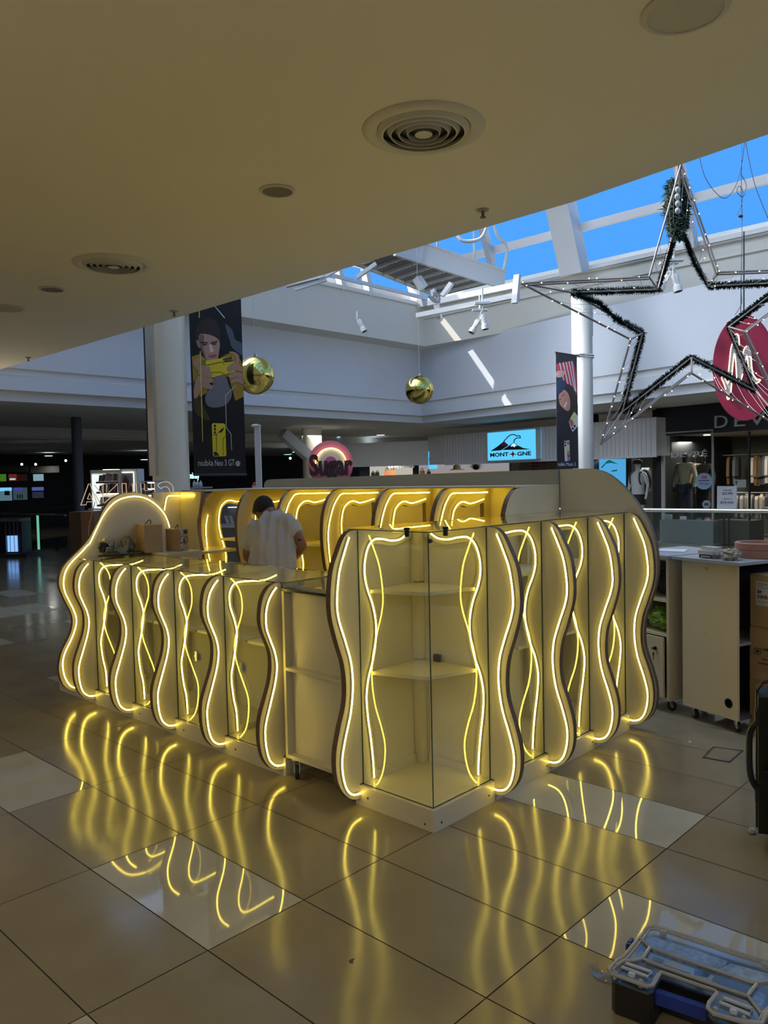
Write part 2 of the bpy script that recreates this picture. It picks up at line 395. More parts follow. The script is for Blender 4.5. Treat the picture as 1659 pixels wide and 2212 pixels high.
for yy in (5.1, 2.0, -1.4, -4.8): rib(ry(yy), ry(yy)+(0.14 if yy != 2.0 else 0.45), 0.2)
sk.box(arc[0][0]-.05, XF+.2, Y0, Y1, ZT-.02, ZT+.06)
def arcpt(z, side=0):
    for i in range(len(arc)-1):
        if (arc[i][1]-z)*(arc[i+1][1]-z) <= 0: return arc[i][0]
for zc in (sc_((0, 0, 7.52)).z, sc_((0, 0, 8.75)).z):
    x = arcpt(zc); sk.beam((x, Y0, zc), (x, Y1, zc), 0.07, 0.16)
for k in (16, 22, 28, 34): sk.beam((arc[k][0], Y0, arc[k][1]), (arc[k][0], Y1, arc[k][1]), 0.07, 0.12)
# gable frame at the far end
for x, lean in ((12.40, .35), (13.42, .25), (10.8, .4), (9.0, .3)):
    a = sc_((x, 13.37, 6.55)); b = sc_((x-lean*3, 13.2, 10.2)); sk.beam((a.x, YF+.02, a.z), (b.x, YF+.02, b.z), 0.16, 0.12)
sk.beam((XF, YF, ZT+.02), (sc_((7, 0, 0)).x, YF, ZT+.02), .1, .08)
sk.beam((sc_((15.5, 0, 0)).x, YF-.25, sc_((0, 0, 6.72)).z), (sc_((10, 0, 0)).x, YF-.25, sc_((0, 0, 6.78)).z), .05, .07)   # pipe rail in front of the gable
struct('window_1', sk, STEEL, fix=True)
# roof decks around the skylight (opaque)
rf = MB()
xa = arc[-1][0]
rf.box(-14, xa, -14, 26, ZT-.05, ZT+.25)
rf.box(XF+.25, 32, -14, 26, ZT-.05, ZT+.25); rf.box(xa-.1, XF+.3, YF+.25, 26, ZT-.05, ZT+.25); rf.box(xa-.1, XF+.3, -14, Y0, ZT-.05, ZT+.25)
rf.box(xa-.25, xa, Y0, YF, HC+.9, ZT+.1)
struct('ceiling_roof', rf, FASC)
cr_ = MB(); inx = [i for i, (x, z) in enumerate(arc) if 5.5 < x < 10.6]
for i in inx[:-1]: cr_.add([(arc[i][0], Y0, arc[i][1]+.05), (arc[i+1][0], Y0, arc[i+1][1]+.05), (arc[i+1][0], YF+.1, arc[i+1][1]+.05), (arc[i][0], YF+.1, arc[i][1]+.05)], [(3, 2, 1, 0)])
gz = 6.12; gtop = [(x, z) for x, z in arc if z > gz and x > 2.2]
cr_.prism([(gtop[0][0], gz)]+gtop+[(gtop[-1][0], gz)], lambda a, c, t: Vector((a, YF+.12+t, c)), 0, .05)
struct('ceiling_sun_block', cr_, FASC, fix=False)          # unseen opaque crown and gable sheet, added to keep sun off the walls
sg = MB(); ga = [arc[k] for k in range(len(arc))]
for i in range(len(ga)-1): sg.add([(ga[i][0], Y0, ga[i][1]), (ga[i+1][0], Y0, ga[i+1][1]), (ga[i+1][0], Y1, ga[i+1][1]), (ga[i][0], Y1, ga[i][1])], [(3, 2, 1, 0)])
struct('window_2', sg, glassm('sky_glass', (0.93, 0.97, 1.0)), fix=False)

vo = MB(); vo.box(5.4, 5.5, -8, 9.7, -4, -.003); vo.box(12.2, 12.3, -8, 9.7, -4, -.003); vo.box(5.4, 12.3, 9.6, 9.7, -4, -.003); vo.box(5.4, 12.3, -8.1, -8, -4, -.003); vo.box(5.4, 12.3, -8, 9.7, -4.1, -4)
struct('wall_void', vo, mat('void_wall', (.22, .21, .19), .7))

bk_ = MB(); bk_.box(-14.2, -14, -12, 27, 0, HC+.9); bk_.box(-14.2, 5.4, -12.2, -12, 0, HC+.9); bk_.box(5.4, 32, -12.2, -12, -4, ZT)
struct('wall_south', bk_, mat('mall_shopfront_beige', (.36, .32, .26), .8))
# ================================================================ KIOSK
def P2(l): return [Vector((a, 0, b)) for a, b in l]
def sm(l, sub=5): return [(p.x, p.z) for p in smoothp(P2(l), sub)]
LOWW = [(-0.148, 0.88), (-0.115, 0.765), (-0.082, 0.668), (-0.071, 0.565), (-0.08, 0.48), (-0.115, 0.38), (-0.141, 0.285), (-0.144, 0.2), (-0.128, 0.13), (-0.092, 0.075), (-0.045, 0.04), (0.0, 0.032)]
T_OUT = sm([(0.02, 1.266), (-0.03, 1.26), (-0.065, 1.232), (-0.098, 1.175), (-0.137, 1.09), (-0.153, 0.975)]+LOWW)
T_NEO = [(-0.04, 1.235), (-.075, 1.16), (-0.107, 1.075), (-0.1235, 0.95), (-0.113, 0.87), (-0.075, 0.764), (-0.045, 0.665), (-0.0385, 0.558), (-0.055, 0.445), (-0.092, 0.335), (-0.114, 0.25), (-0.113, 0.18), (-0.096, 0.115), (-0.07, 0.078), (-0.04, 0.063), (-0.006, 0.059)]
T_INN = [(0.345, 1.224), (0.30, 1.203), (0.24, 1.200), (0.178, 1.212), (0.122, 1.214), (0.082, 1.185), (0.058, 1.125), (0.053, 1.06), (0.067, 0.995), (0.099, 0.918), (0.118, 0.838), (0.118, 0.76), (0.096, 0.662), (0.063, 0.58), (0.047, 0.495), (0.053, 0.40), (0.069, 0.29), (0.080, 0.19), (0.085, 0.105)]
S_OUT = sm([(.02, .985), (-0.022, 0.983), (-0.06, 0.966), (-0.094, 0.926), (-0.111, 0.87), (-0.116, 0.807), (-0.107, 0.759), (-0.084, 0.703), (-0.060, 0.64), (-0.056, 0.568), (-0.069, 0.494), (-0.098, 0.418), (-0.13, 0.337), (-0.141, 0.275), (-0.139, 0.192), (-0.119, 0.117), (-0.077, 0.062), (-0.03, 0.04), (0.0, 0.035)])
S_NEO = [(-0.019, .962), (-.046, .936), (-.073, .894), (-.088, .838), (-.087, .768), (-.065, .705), (-.040, .64), (-.029, .569), (-.042, .488), (-.077, .384), (-.106, .30), (-.114, .246), (-.108, .167), (-.089, .105), (-.055, .071), (-.02, .061), (-.004, .060)]
S_INN = [(.385, .948), (.33, .934), (.281, .928), (.199, .934), (.124, .937), (.081, .925), (.055, .88), (.056, .809), (.08, .735), (.095, .662), (.087, .592), (.065, .494), (.050, .416), (.060, .301), (.076, .216), (.081, .108)]
def cut(inn, right, bottom=0.13):
    """opening in the board that follows the inner light line at a small distance"""
    l = sm(inn, 3); N = len(l); o = []
    for i, (a, b) in enumerate(l):
        t = Vector((l[min(i+1, N-1)][0]-l[max(i-1, 0)][0], l[min(i+1, N-1)][1]-l[max(i-1, 0)][1])).normalized()
        o.append((a-t.y*0.024, b+t.x*0.024))
    o = [p for p in o if p[0] < right and p[1] > bottom]
    return o+[(o[-1][0]+.01, bottom), (right, bottom), (right, o[0][1])]
def fin(parent, out, mp, th, label=None, m0=None):
    b = MB(); b.prism(out+[(0.02, out[-1][1]) if False else (0.0, 0.10), (0.02, 0.10)], mp, 0, th, me=1)
    return b.build('fin', [m0 or WHITE, EDGE], parent)
def side(parent, H, depth, mp, th, hole=None, name='side_panel'):
    b = MB(); b.prism([(0.028, 0.093), (depth, 0.093), (depth, H), (0.028, H)], mp, 0, th, holes=[hole] if hole else [])
    return b.build(name, WHITE, parent)
def neon(parent, pts3, r=0.0042, m=None, name='neon_tube', sub=6):
    """flexible light line: the outward half glows, the half against the board is its white silicone back"""
    b = MB(); P = smoothp(pts3, sub); b.tube(P, r, 12)
    ys = [p.y for p in P]; nr = -EY if max(ys)-min(ys) < 0.02 else -EX
    if 0.02 <= max(ys)-min(ys) and max(p.x for p in P)-min(p.x for p in P) > 0.02: nr = -EY
    for k in range((len(P)-1)*12):
        f = b.f[k]; i_ = k//12; c = sum((b.v[q] for q in f), Vector())/4-(P[i_]+P[i_+1])/2
        if c.dot(nr) < -0.15*r: b.m[k] = 1
    return b.build(name, [m or NEON, mat('silicone', (.8, .78, .70), .5)], parent, smooth=True)
TH = 0.030
def mapY(y0): return lambda a, b, t: Vector((a, y0+t, b))
def mapX(x0): return lambda a, b, t: Vector((x0+t, a, b))
def neoY(l, y, off=0.009): return [Vector((a, y-off, b)) for a, b in l]
def neoX(l, x, off=0.009): return [Vector((x-off, a, b)) for a, b in l]
def clipend(parent, p, q):
    b = MB(); b.cyl(p, q, 0.0075, 8); return b.build('neon_end_cap', mat('neon_cap', (0.75, 0.68, 0.4), .4), parent)
def screws(parent, pts, ax, name='screw'):
    for p in pts:
        b = MB(); b.cyl(Vector(p), Vector(p)-Vector(ax)*0.002, 0.0045, 10); b.build(name, BLACK, parent)
def pane(parent, x0, x1, y0, y1, z0, z1, name='glass_pane'):
    b = MB(); b.box(x0, x1, y0, y1, z0, z1); return b.build(name, GLASS, parent)
def edgeline(parent, segs, r=0.002, name='glass_edge'):
    b = MB()
    for p, q in segs: b.beam(p, q, r*2, r*2)
    return b.build(name, GLEDGE, parent)
def hinge(parent, c, n, up=EZ):
    b = MB(); s = n.cross(up); b.frame(c, s, up, n, (-.03, .03), (-.02, .02), (0, .006)); b.frame(c, s, up, n, (-.01, .012), (-.03, .035), (0, .02)); b.cyl(c+s*.02+n*.006, c+s*.02+n*.012, .012, 12)
    return b.build('hinge', CHROME, parent)
GX = 0.0235
# ---- corner display case
cc = thing('corner_display_case', 'tall glass corner cabinet with wavy lit side boards, at the near corner of the kiosk', 'display case', (0.22, 0.22, 0))
b = MB(); b.box(0, .44, 0, .47, 0, .093); b.build('plinth', WHITE, cc)
fin(cc, T_OUT, mapY(.441), TH); side(cc, 1.262, .437, mapY(.441), .012, cut(T_INN, .40)); side(cc, 1.262, .437, mapY(.4535), .018, None, 'back_panel')
fin(cc, T_OUT, mapX(.435), TH); side(cc, 1.262, .441, mapX(.435), .012, cut(T_INN, .40)); side(cc, 1.262, .441, mapX(.4475), .018, None, 'back_panel')
neon(cc, neoY(T_NEO, .441)); neon(cc, neoY(T_INN, .441)); neon(cc, neoX(T_NEO, .435)); neon(cc, neoX(T_INN, .435))
for zs in (0.605, 0.985):
    b = MB(); b.prism([(.085, .428), (.165, .165), (.425, .085), (.43, .433)], lambda a, c, t: Vector((a, c, zs+t)), -.016, 0); b.build('shelf', WHITE, cc)
b = MB(); b.box(.396, .432, .40, .438, .095, .59); b.box(.396, .432, .40, .438, .61, .965); b.box(.396, .432, .40, .438, .99, 1.26); b.build('corner_post', WHITE, cc)
pane(cc, GX, GX+.006, GX+.008, .438, .093, 1.262); pane(cc, GX+.008, .432, GX, GX+.006, .093, 1.262)
b = MB(); b.box(.012, .445, .012, .50, 1.2655, 1.2725); b.build('glass_top', GLASS, cc)
edgeline(cc, [((GX+.002, GX, .093), (GX+.002, GX, 1.262)), ((GX-.001, .440, .093), (GX-.001, .440, 1.262)), ((.434, GX-.001, .093), (.434, GX-.001, 1.262)), ((.012, .012, 1.267), (.012, .49, 1.267)), ((.012, .012, 1.267), (.445, .012, 1.267)),
              ((GX-.003, GX-.003, .0945), (GX-.003, .44, .0945)), ((GX-.003, GX-.003, .0945), (.434, GX-.003, .0945))], 0.0018)
for p in [(.018, .135), (.135, .018)]:
    b = MB(); b.cyl((p[0], p[1], 1.245), (p[0], p[1], 1.280), .011, 14); b.cyl((p[0]-.0, p[1], 1.275), (p[0], p[1], 1.284), .014, 14); b.build('glass_clamp', BLACK, cc)
b = MB()
c0 = onp(949, 1423, 'x', .43); b.frame(c0, EY, EZ, -EX, (-.012, .028), (-.018, .022), (0, .012)); b.cyl(c0+EY*.01+EZ*.01, c0+EY*.01+EZ*.01-EX*.02, .014, 12); b.build('cam_lock', BLACK, cc)
b = MB(); c0 = onp(931, 1169, 'x', .05); b.cyl(c0, c0-EX*.012, .009, 12); b.build('glass_clamp', BLACK, cc)
screws(cc, [(0, .39, .045), (0, .05, .025)], EX); screws(cc, [(.05, 0, .03), (.39, 0, .04)], EY)
# ---- right hand counter (tall)
rc = thing('tall_display_counter', 'tall glass-topped display counter with three wavy lit fins, running right from the corner case', 'display counter', (1.1, .22, 0))
b = MB(); b.box(.447, 1.774, 0, .46, 0, .093); b.build('plinth', WHITE, rc)
for k, x in enumerate((.895, 1.357)):
    fin(rc, T_OUT, mapX(x), TH); side(rc, 1.262, .455, mapX(x), .018, cut(T_INN, .41)); neon(rc, neoX(T_NEO, x)); neon(rc, neoX(T_INN, x))
fin(rc, T_OUT, mapX(1.776), .026); side(rc, 1.262, .455, mapX(1.776), .018, None); neon(rc, neoX(T_NEO, 1.776)); neon(rc, neoX(T_INN, 1.776))
for x0, x1 in ((.468, .893), (.925, 1.355), (1.388, 1.774)):
    pane(rc, x0, x1, GX, GX+.006, .093, 1.262)
    for zs in (0.605, 0.985): b = MB(); b.box(x0, x1, .19, .445, zs-.016, zs); b.build('shelf', WHITE, rc)
b = MB(); b.box(.466, 1.80, .447, .457, .093, .93); b.build('back_panel', WHITE, rc)
b = MB(); b.box(.448, 1.80, .012, .462, 1.2655, 1.2725); b.build('glass_top', GLASS, rc)
edgeline(rc, [((.447, .012, 1.267), (1.80, .012, 1.267)), ((.447, .462, 1.268), (1.80, .462, 1.268))]+[((x-.001, GX-.001, .093), (x-.001, GX-.001, 1.262)) for x in (.894, 1.356, 1.772)]+[((.447, GX-.003, .0945), (1.774, GX-.003, .0945))], 0.0018)
for x in (.88, 1.34, 1.75): screws(rc, [(x, 0, .04)], EY)
# ---- left hand counter (lower)
lc = thing('low_display_counter', 'lower glass-topped display counter with five wavy lit fins, on the left of the corner case', 'display counter', (.22, 2.1, 0))
b = MB(); b.box(0, .455, .975, 3.56, 0, .093); b.build('plinth', WHITE, lc)
LY = (.995, 1.498, 2.001, 2.502, 3.003)
for k, y in enumerate(LY):
    fin(lc, S_OUT, mapY(y), TH); side(lc, .978, .455, mapY(y), .018, cut(S_INN, .41) if k else None); neon(lc, neoY(S_NEO, y))
    if k: neon(lc, neoY(S_INN, y))
for y0, y1 in zip((1.015, 1.518, 2.021, 2.522, 3.023), (1.496, 1.999, 2.5, 3.0, 3.19)):
    pane(lc, GX, GX+.006, y0, y1, .093, .977)
    b = MB(); b.box(.17, .445, y0, y1, .584, .60); b.build('shelf', WHITE, lc)
    b = MB(); b.box(.447, .462, y0, y1, .60, .977); b.build('upper_back', WHITE, lc)
    b = MB(); b.box(.447, .462, y0, y1, .093, .596); b.build('cabinet_door', WHITE, lc)
for y in (1.42, 1.92, 2.42): hinge(lc, Vector((.447, y, .33)), -EX)
b = MB(); b.box(.447, .44, 1.35, 1.39, .62, .66); b.cyl((.447, 1.37, .64), (.43, 1.37, .64), .016, 14); b.build('cam_lock', BLACK, lc)
b = MB(); b.box(.012, .46, .985, 3.20, .980, .9865); b.build('glass_top', GLASS, lc)
edgeline(lc, [((.012, .985, .982), (.012, 3.2, .982)), ((.012, .985, .982), (.46, .985, .982)), ((.46, .985, .984), (.46, 3.2, .984)), ((.012, 2.10, .985), (.46, 2.10, .985))]+[((GX-.001, y-.001, .093), (GX-.001, y-.001, .977)) for y in LY]+[((GX-.003, .99, .0945), (GX-.003, 3.2, .0945))], 0.0018)
screws(lc, [(0, y+.55, .045) for y in (.85, 1.36, 1.86)], EX); screws(lc, [(0, 3.3, .05), (0, 3.5, .045)], EX)
# arch shaped end board of the left counter
def up(l, y): return [(onp(u, v, 'y', y).x, onp(u, v, 'y', y).z) for u, v in l]
archL = sm([(-0.02, .052), (-0.057, .066), (-.098, .09), (-.135, .136), (-.156, .22), (-.149, .295), (-.125, .366), (-.084, .435), (-.055, .5), (-.046, .563), (-.059, .623), (-.097, .709), (-.128, .794), (-.131, .851), (-.112, .913), (-.075, .961), (-.013, 1.013)]
           + up([(152, 1207), (173.6, 1186), (190, 1167), (202, 1146), (214, 1122), (225, 1100), (239, 1081), (255, 1070), (271, 1065), (296, 1065), (317, 1069), (336, 1080), (353, 1099), (362, 1118), (368, 1139), (373, 1165), (376, 1190)], 3.2), 4)
nl = [(120+.1808*a, 1180+.1808*c) for a, c in [(228, 1692), (170, 1660), (110, 1560), (85, 1430), (95, 1330), (130, 1230), (180, 1130), (230, 1000), (250, 880), (215, 760), (160, 650), (110, 540), (95, 440), (110, 330), (160, 230), (230, 150), (310, 70), (380, -10)]]
nl += [(160+.14467*a, 1000+.14467*c) for a, c in [(240, 1190), (330, 1000), (430, 800), (540, 650), (650, 560), (780, 515), (900, 500), (1020, 515), (1130, 560), (1240, 640), (1330, 740), (1390, 850), (1425, 960)]]
b = MB(); b.prism(archL+[(archL[-1][0], .10), (0.0, .10)], mapY(3.2), 0, TH, me=1); b.build('arched_end_board', [mat('end_board', (0.66, 0.60, 0.47), .38, noise=.02), EDGE], lc)
neon(lc, [onp(u, v, 'y', 3.193) for u, v in nl], sub=4)
# ---- gate on castors between the corner case and the left counter
gt = thing('rolling_counter_gate', 'plain white counter gate on castors, between the corner cabinet and the low counter', 'gate', (.04, .72, 0))
b = MB(); b.box(.002, .40, .955, .972, .10, .955); b.box(.002, .40, .475, .49, .10, .955); b.box(.002, .40, .49, .955, .10, .118); b.build('carcass', WHITE, gt)
b = MB(); b.box(.045, .06, .49, .955, .118, .94); b.build('front_panel', WHITE, gt)
b = MB(); b.box(.0, .045, .49, .955, .545, .561); b.build('shelf', WHITE, gt)
b = MB(); b.box(-.002, .045, .475, .972, .945, .958); b.build('top_rail', BLACK, gt)
pane(gt, -.002, .40, .475, .972, .972, .979, 'glass_top')
def castor(parent, x, y, z, r=.033, yaw=0.4, name='castor'):
    c, s = math.cos(yaw), math.sin(yaw); f = Vector((c, s, 0)); sd = Vector((-s, c, 0)); hub = Vector((x, y, r+.0005))-f*.018
    b = MB(); b.lathe(hub-sd*.011, [(0, 0), (r-.006, 0), (r, .004), (r, .018), (r-.006, .022), (0, .022)], 24, ax=sd, cap=False)
    wh = b.build(name, RUBBER, parent, smooth=True)
    b = MB(); b.lathe(hub-sd*.0125, [(0, 0), (.012, 0), (.012, .025), (0, .025)], 14, ax=sd, cap=False)
    b.add([hub+sd*.014, hub+sd*.014+f*.03+EZ*(z-hub.z), hub+sd*.014-f*.008+EZ*(z-hub.z)], [(0, 1, 2)]); b.add([hub-sd*.014, hub-sd*.014+f*.03+EZ*(z-hub.z), hub-sd*.014-f*.008+EZ*(z-hub.z)], [(0, 1, 2)])
    for k in (1, -1): b.beam(hub+sd*.014*k, Vector((x, y, z))+sd*.014*k, .003, .022)
    b.frame(Vector((x, y, z)), f, sd, EZ, (-.028, .028), (-.022, .022), (-.006, 0)); b.build('castor_fork', CHROME, wh)
    wh.name = name; return wh
castor(gt, .03, .925, .10, yaw=.9); castor(gt, .03, .52, .10, yaw=1.2); castor(gt, .36, .90, .10); castor(gt, .36, .52, .10)
# ---- shelving wall at the back of the kiosk
YEL = mat('neon_tinted_panel', (0.66, 0.57, 0.33), 0.45, noise=.03)  # white boards coloured yellow, with the neon's light put into the base colour
bw = thing('back_shelving_wall', 'shelving wall with wavy brown-edged dividers and yellow light lines, behind the man in white T-shirt', 'shelving unit', (1.55, 2.0, 0))
B_OUT = sm([(1.42, 1.424), (1.345, 1.42), (1.305, 1.403), (1.252, 1.35), (1.212, 1.255), (1.197, 1.14), (1.2, 1.02), (1.22, .88), (1.255, .77), (1.28, .66), (1.285, .56), (1.27, .47), (1.235, .38), (1.21, .28), (1.207, .2), (1.225, .13), (1.26, .075), (1.31, .04), (1.36, .03)], 4)
inn = up([(710, 1077), (703, 1079), (690, 1083), (678, 1085), (667, 1082), (658, 1083), (649, 1090), (642.5, 1102), (639, 1130)], 2.47)
xi = inn[-1][0]
inn += [(xi+.012, 1.06), (xi+.045, .95), (xi+.062, .86), (xi+.05, .74), (xi+.02, .62), (xi+.005, .5), (xi+.01, .38), (xi+.03, .25), (xi+.035, .12)]
outn = [(1.75, 1.388), (1.5, 1.390), (1.42, 1.392), (1.375, 1.388), (1.345, 1.368), (1.30, 1.31), (1.262, 1.22), (1.240, 1.13), (1.240, 1.02), (1.258, .88), (1.292, .77), (1.318, .66), (1.322, .56), (1.306, .47), (1.272, .38), (1.248, .28), (1.245, .2), (1.262, .13), (1.30, .09), (1.35, .08)]
def bhole(r=1.72):
    l = cut(inn, r, .13); return l
for k, y in enumerate((.98, 1.48, 1.98, 2.48, 2.98)):
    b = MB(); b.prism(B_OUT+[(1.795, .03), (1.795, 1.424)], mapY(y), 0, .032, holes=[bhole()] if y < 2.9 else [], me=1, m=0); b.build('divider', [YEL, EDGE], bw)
    if y < 2.9:
        neon(bw, [Vector((a, y-.009, c)) for a, c in outn], m=NEOF); neon(bw, [Vector((a, y-.009, c)) for a, c in inn], m=NEOF)
    else:
        neon(bw, [Vector((a, y-.009, c)) for a, c in inn], m=NEOF)
b = MB(); b.prism(B_OUT+[(1.801, .03), (1.801, 1.424)], mapY(.463), 0, .032, me=1); b.build('end_divider', [WHITE, EDGE], bw)
for y0, y1 in ((.495, .98), (1.012, 1.48), (1.512, 1.98), (2.012, 2.48), (2.512, 2.98), (3.012, 3.44)):
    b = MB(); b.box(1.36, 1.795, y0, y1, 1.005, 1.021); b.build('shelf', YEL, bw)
    b = MB(); b.box(1.36, 1.795, y0, y1, .03, .093); b.build('base', WHITE, bw)
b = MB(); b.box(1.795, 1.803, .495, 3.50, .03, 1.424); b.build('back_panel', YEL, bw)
b = MB(); b.box(1.325, 1.803, .463, 3.50, 1.424, 1.434); b.build('top_board', WHITE, bw)
fz = sm([(3.40, 1.434), (3.395, 1.47), (3.36, 1.498), (3.30, 1.505)], 4)
b = MB(); b.prism([(2.97, 1.434)]+fz+[(2.97, 1.508)], mapX(1.80), 0, .03); b.prism([(.466, 1.434), (2.97, 1.434), (2.97, 1.506), (.466, 1.527)], mapX(1.77), 0, .06); b.box(1.768, 1.78, .463, 2.96, 1.432, 1.437); b.build('fascia_board', mat('fascia_board', (0.33, 0.32, 0.27), .5), bw)
archR = sm([(0.46, 1.527), (.33, 1.527), (0.255, 1.525), (.189, 1.513), (.125, 1.484), (.055, 1.431), (-.007, 1.366), (-.061, 1.295), (-.113, 1.207), (-.15, 1.10), (-.163, .985)]+[(a-.008, c) for a, c in LOWW], 4)
b = MB(); b.prism(archR+[(0.0, .10), (.46, .10)], mapX(1.805), 0, .03, me=1); b.build('arched_end_board', [CREAM, EDGE], bw)
# ---- far side unit and return counter
fu = thing('far_shelving_unit', 'see-through lit shelving unit closing the far side of the kiosk, left of the back wall', 'shelving unit', (1.1, 3.4, 0))
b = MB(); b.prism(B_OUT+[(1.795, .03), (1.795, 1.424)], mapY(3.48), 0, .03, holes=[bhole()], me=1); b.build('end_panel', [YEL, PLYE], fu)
neon(fu, [Vector((a, 3.472, c)) for a, c in outn[6:]], m=NEOF); neon(fu, [Vector((a, 3.472, c)) for a, c in inn], m=NEOF)
xo = sm([(3.19, 1.42), (3.205, 1.35), (3.235, 1.25), (3.262, 1.17), (3.25, 1.06), (3.225, .96), (3.21, .85), (3.24, .6), (3.22, .3), (3.25, .1)], 4)
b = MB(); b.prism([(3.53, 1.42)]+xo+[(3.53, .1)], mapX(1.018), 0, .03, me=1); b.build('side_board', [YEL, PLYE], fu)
b = MB(); b.box(.78, 1.017, 3.5, 3.53, .1, 1.42); b.build('back_board', [mat('beige_board', (.62, .55, .42), .5)], fu)
neon(fu, [onp(353, 1114, 'y', 3.49), onp(357, 1090, 'y', 3.49), onp(361, 1074, 'y', 3.49), onp(370, 1071, 'y', 3.49), onp(386, 1071, 'y', 3.49), onp(391, 1070.5, 'x', 1.010), onp(418, 1070, 'x', 1.010)], m=NEOF)
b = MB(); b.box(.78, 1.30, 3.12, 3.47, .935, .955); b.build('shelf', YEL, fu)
b = MB(); b.box(1.05, 1.795, 3.19, 3.53, 1.42, 1.432); b.build('top_board', WHITE, fu)
b = MB(); b.box(.78, 1.795, 3.2, 3.53, .0, .1); b.build('base', WHITE, fu)
rt = thing('return_counter', 'low white return counter with a flap front, carrying cardboard boxes beside the arched board', 'counter', (.6, 3.0, 0))
b = MB(); b.box(.465, .755, 2.80, 3.19, .985, 1.0); b.build('counter_top', WHITE, rt)
b = MB(); b.box(.465, .755, 2.81, 2.825, .0, .985); b.box(.74, .755, 2.825, 3.19, .0, .985); b.build('carcass', WHITE, rt)
b = MB(); b.box(.49, .735, 2.802, 2.811, .55, .93); b.build('flap', [WHITE], rt)
b = MB(); b.beam((.49, 2.801, .93), (.735, 2.801, .93), .003, .003); b.beam((.735, 2.801, .55), (.735, 2.801, .93), .003, .003); b.build('flap_gap', BLACK, rt)
# ================================================================ ATRIUM AND CEILING FITTINGS
def ring_diffuser(u, v, label, r=.215):
    c = onp(u, v, 'z', HC); t = thing('ceiling_diffuser', label, 'air vent', c, 'round air diffusers in the near ceiling')
    PW = mat('vent_paint', (.62, .60, .55), .5)
    b = MB(); b.lathe(c, [(r*1.12, 0), (r*1.10, -.006), (r*.97, -.016), (r*.90, -.014), (r*.84, -.002)], 48, cap=False); b.build('rim', PW, t, smooth=True)
    b = MB(); b.lathe(c, [(r*.88, .0), (0.001, -.0005)], 40, cap=False); b.build('backing', BLACK, t)
    for k in range(4):
        ro = r*(.76-.155*k); b = MB(); b.lathe(c+EZ*(-.002), [(ro*1.10, -.002), (ro, -.020), (ro*.965, -.020), (ro*1.03, -.002)], 48, cap=False); b.build('ring', PW, t, smooth=True)
    b = MB(); b.lathe(c, [(r*.10, -.004), (r*.16, -.022), (.001, -.024)], 32, cap=False); b.build('centre_cone', PW, t, smooth=True)
ring_diffuser(915, 279, 'large round slatted air diffuser in the ceiling above the kiosk corner')
ring_diffuser(245, 570, 'round slatted air diffuser in the ceiling towards the left side')
def speaker(u, v, r, label, col_=(.30, .28, .24)):
    c = onp(u, v, 'z', HC); t = thing('ceiling_speaker', label, 'ceiling speaker', c, 'round speaker grilles in the near ceiling')
    b = MB(); b.lathe(c, [(r, 0), (r, -.005), (r*.86, -.010), (r*.84, -.006)], 40, cap=False); b.build('rim', mat('grille_rim', (.55, .53, .48), .5), t, smooth=True)
    b = MB(); b.lathe(c, [(r*.86, -.006), (.001, -.008)], 40, cap=False); b.build('grille', mat('grille_%d' % int(col_[0]*100), col_, .7, bump=.4, bscale=300), t)
speaker(599, 411, .082, 'small round speaker grille in the ceiling above the white T-shirt man', (.20, .19, .17))
speaker(112, 624, .085, 'small round grille in the ceiling left of the left diffuser', (.2, .19, .17))
speaker(12, 665, .135, 'round ceiling grille cut off by the left edge', (.45, .43, .36))
speaker(1480, 22, .125, 'round white ceiling grille at the top right corner', (.55, .53, .47))
for u, v, l in ((1043, 453, 'sprinkler head by the ceiling edge below the skylight'), (376, 672, 'sprinkler head by the ceiling edge near the tall black banner'), (61, 772, 'sprinkler head at the far left end of the ceiling edge')):
    c = onp(u, v, 'z', HC); t = thing('sprinkler', l, 'sprinkler', c, 'sprinkler heads in the near ceiling')
    b = MB(); b.lathe(c, [(.032, 0), (.030, -.006), (.012, -.008)], 20); b.build('escutcheon', mat('sprinkler_plate', (.4, .38, .33), .4), t)
    b = MB(); b.cyl(c-EZ*.006, c-EZ*.035, .008, 10); b.lathe(c-EZ*.04, [(.016, 0), (.016, .003)], 12); b.build('head', mat('sprinkler_brass', (.22, .16, .12), .35, .8), t)
# ---- columns
COLM = mat('column_paint', (.84, .75, .58), .6, noise=.03, nscale=2)
COLW = mat('column_white', (.58, .57, .53), .6, noise=.03, nscale=2)
def column(u, D, r, z0, z1, label, name='column', m=None):
    c = at(u, 1000, D); c.z = 0; b = MB(); b.lathe(c, [(r, z0), (r, z1)], 48)
    return tag(b.build(name, m or COLM, smooth=True, org=c), label, 'column'), c
lcol, lc_ = column(369, 9.0, .205, 0, 6.5, 'large round beige column left of the tall black phone banner')
rcol, rc_ = column(1260, 13.6, .175, 0, ZS, 'slim round white column with a steel collar, beside the narrow phone banner', m=COLW)
b = MB()
for z in (onp(1259, 770, 'x', rc_.x).z,): b.lathe(rc_, [(.20, z), (.20, z+.02), (.178, z+.02), (.178, z)], 40, cap=False); b.lathe(rc_, [(.20, z-.035), (.20, z-.02), (.178, z-.02), (.178, z-.035)], 40, cap=False)
cl = b.build('collar', CHROME, rcol, smooth=True) if False else None
o_ = MB(); o_.v = [Vector(v) for v in b.v]; o_.f = b.f; o_.m = b.m; o_.build('collar', CHROME, rcol, smooth=True)
b = MB(); b.lathe(rc_+CR*.14+CF*.35, [(.16, 3.9), (.16, ZS)], 4); b.build('conduit_box', FASC, rcol)
c = at(675, 1000, 21); c.z = 0; b = MB(); b.lathe(c, [(.26, 0), (.26, HC)], 32); tag(b.build('column', COLM, smooth=True, org=c), 'distant grey column behind the round pink sign', 'column')
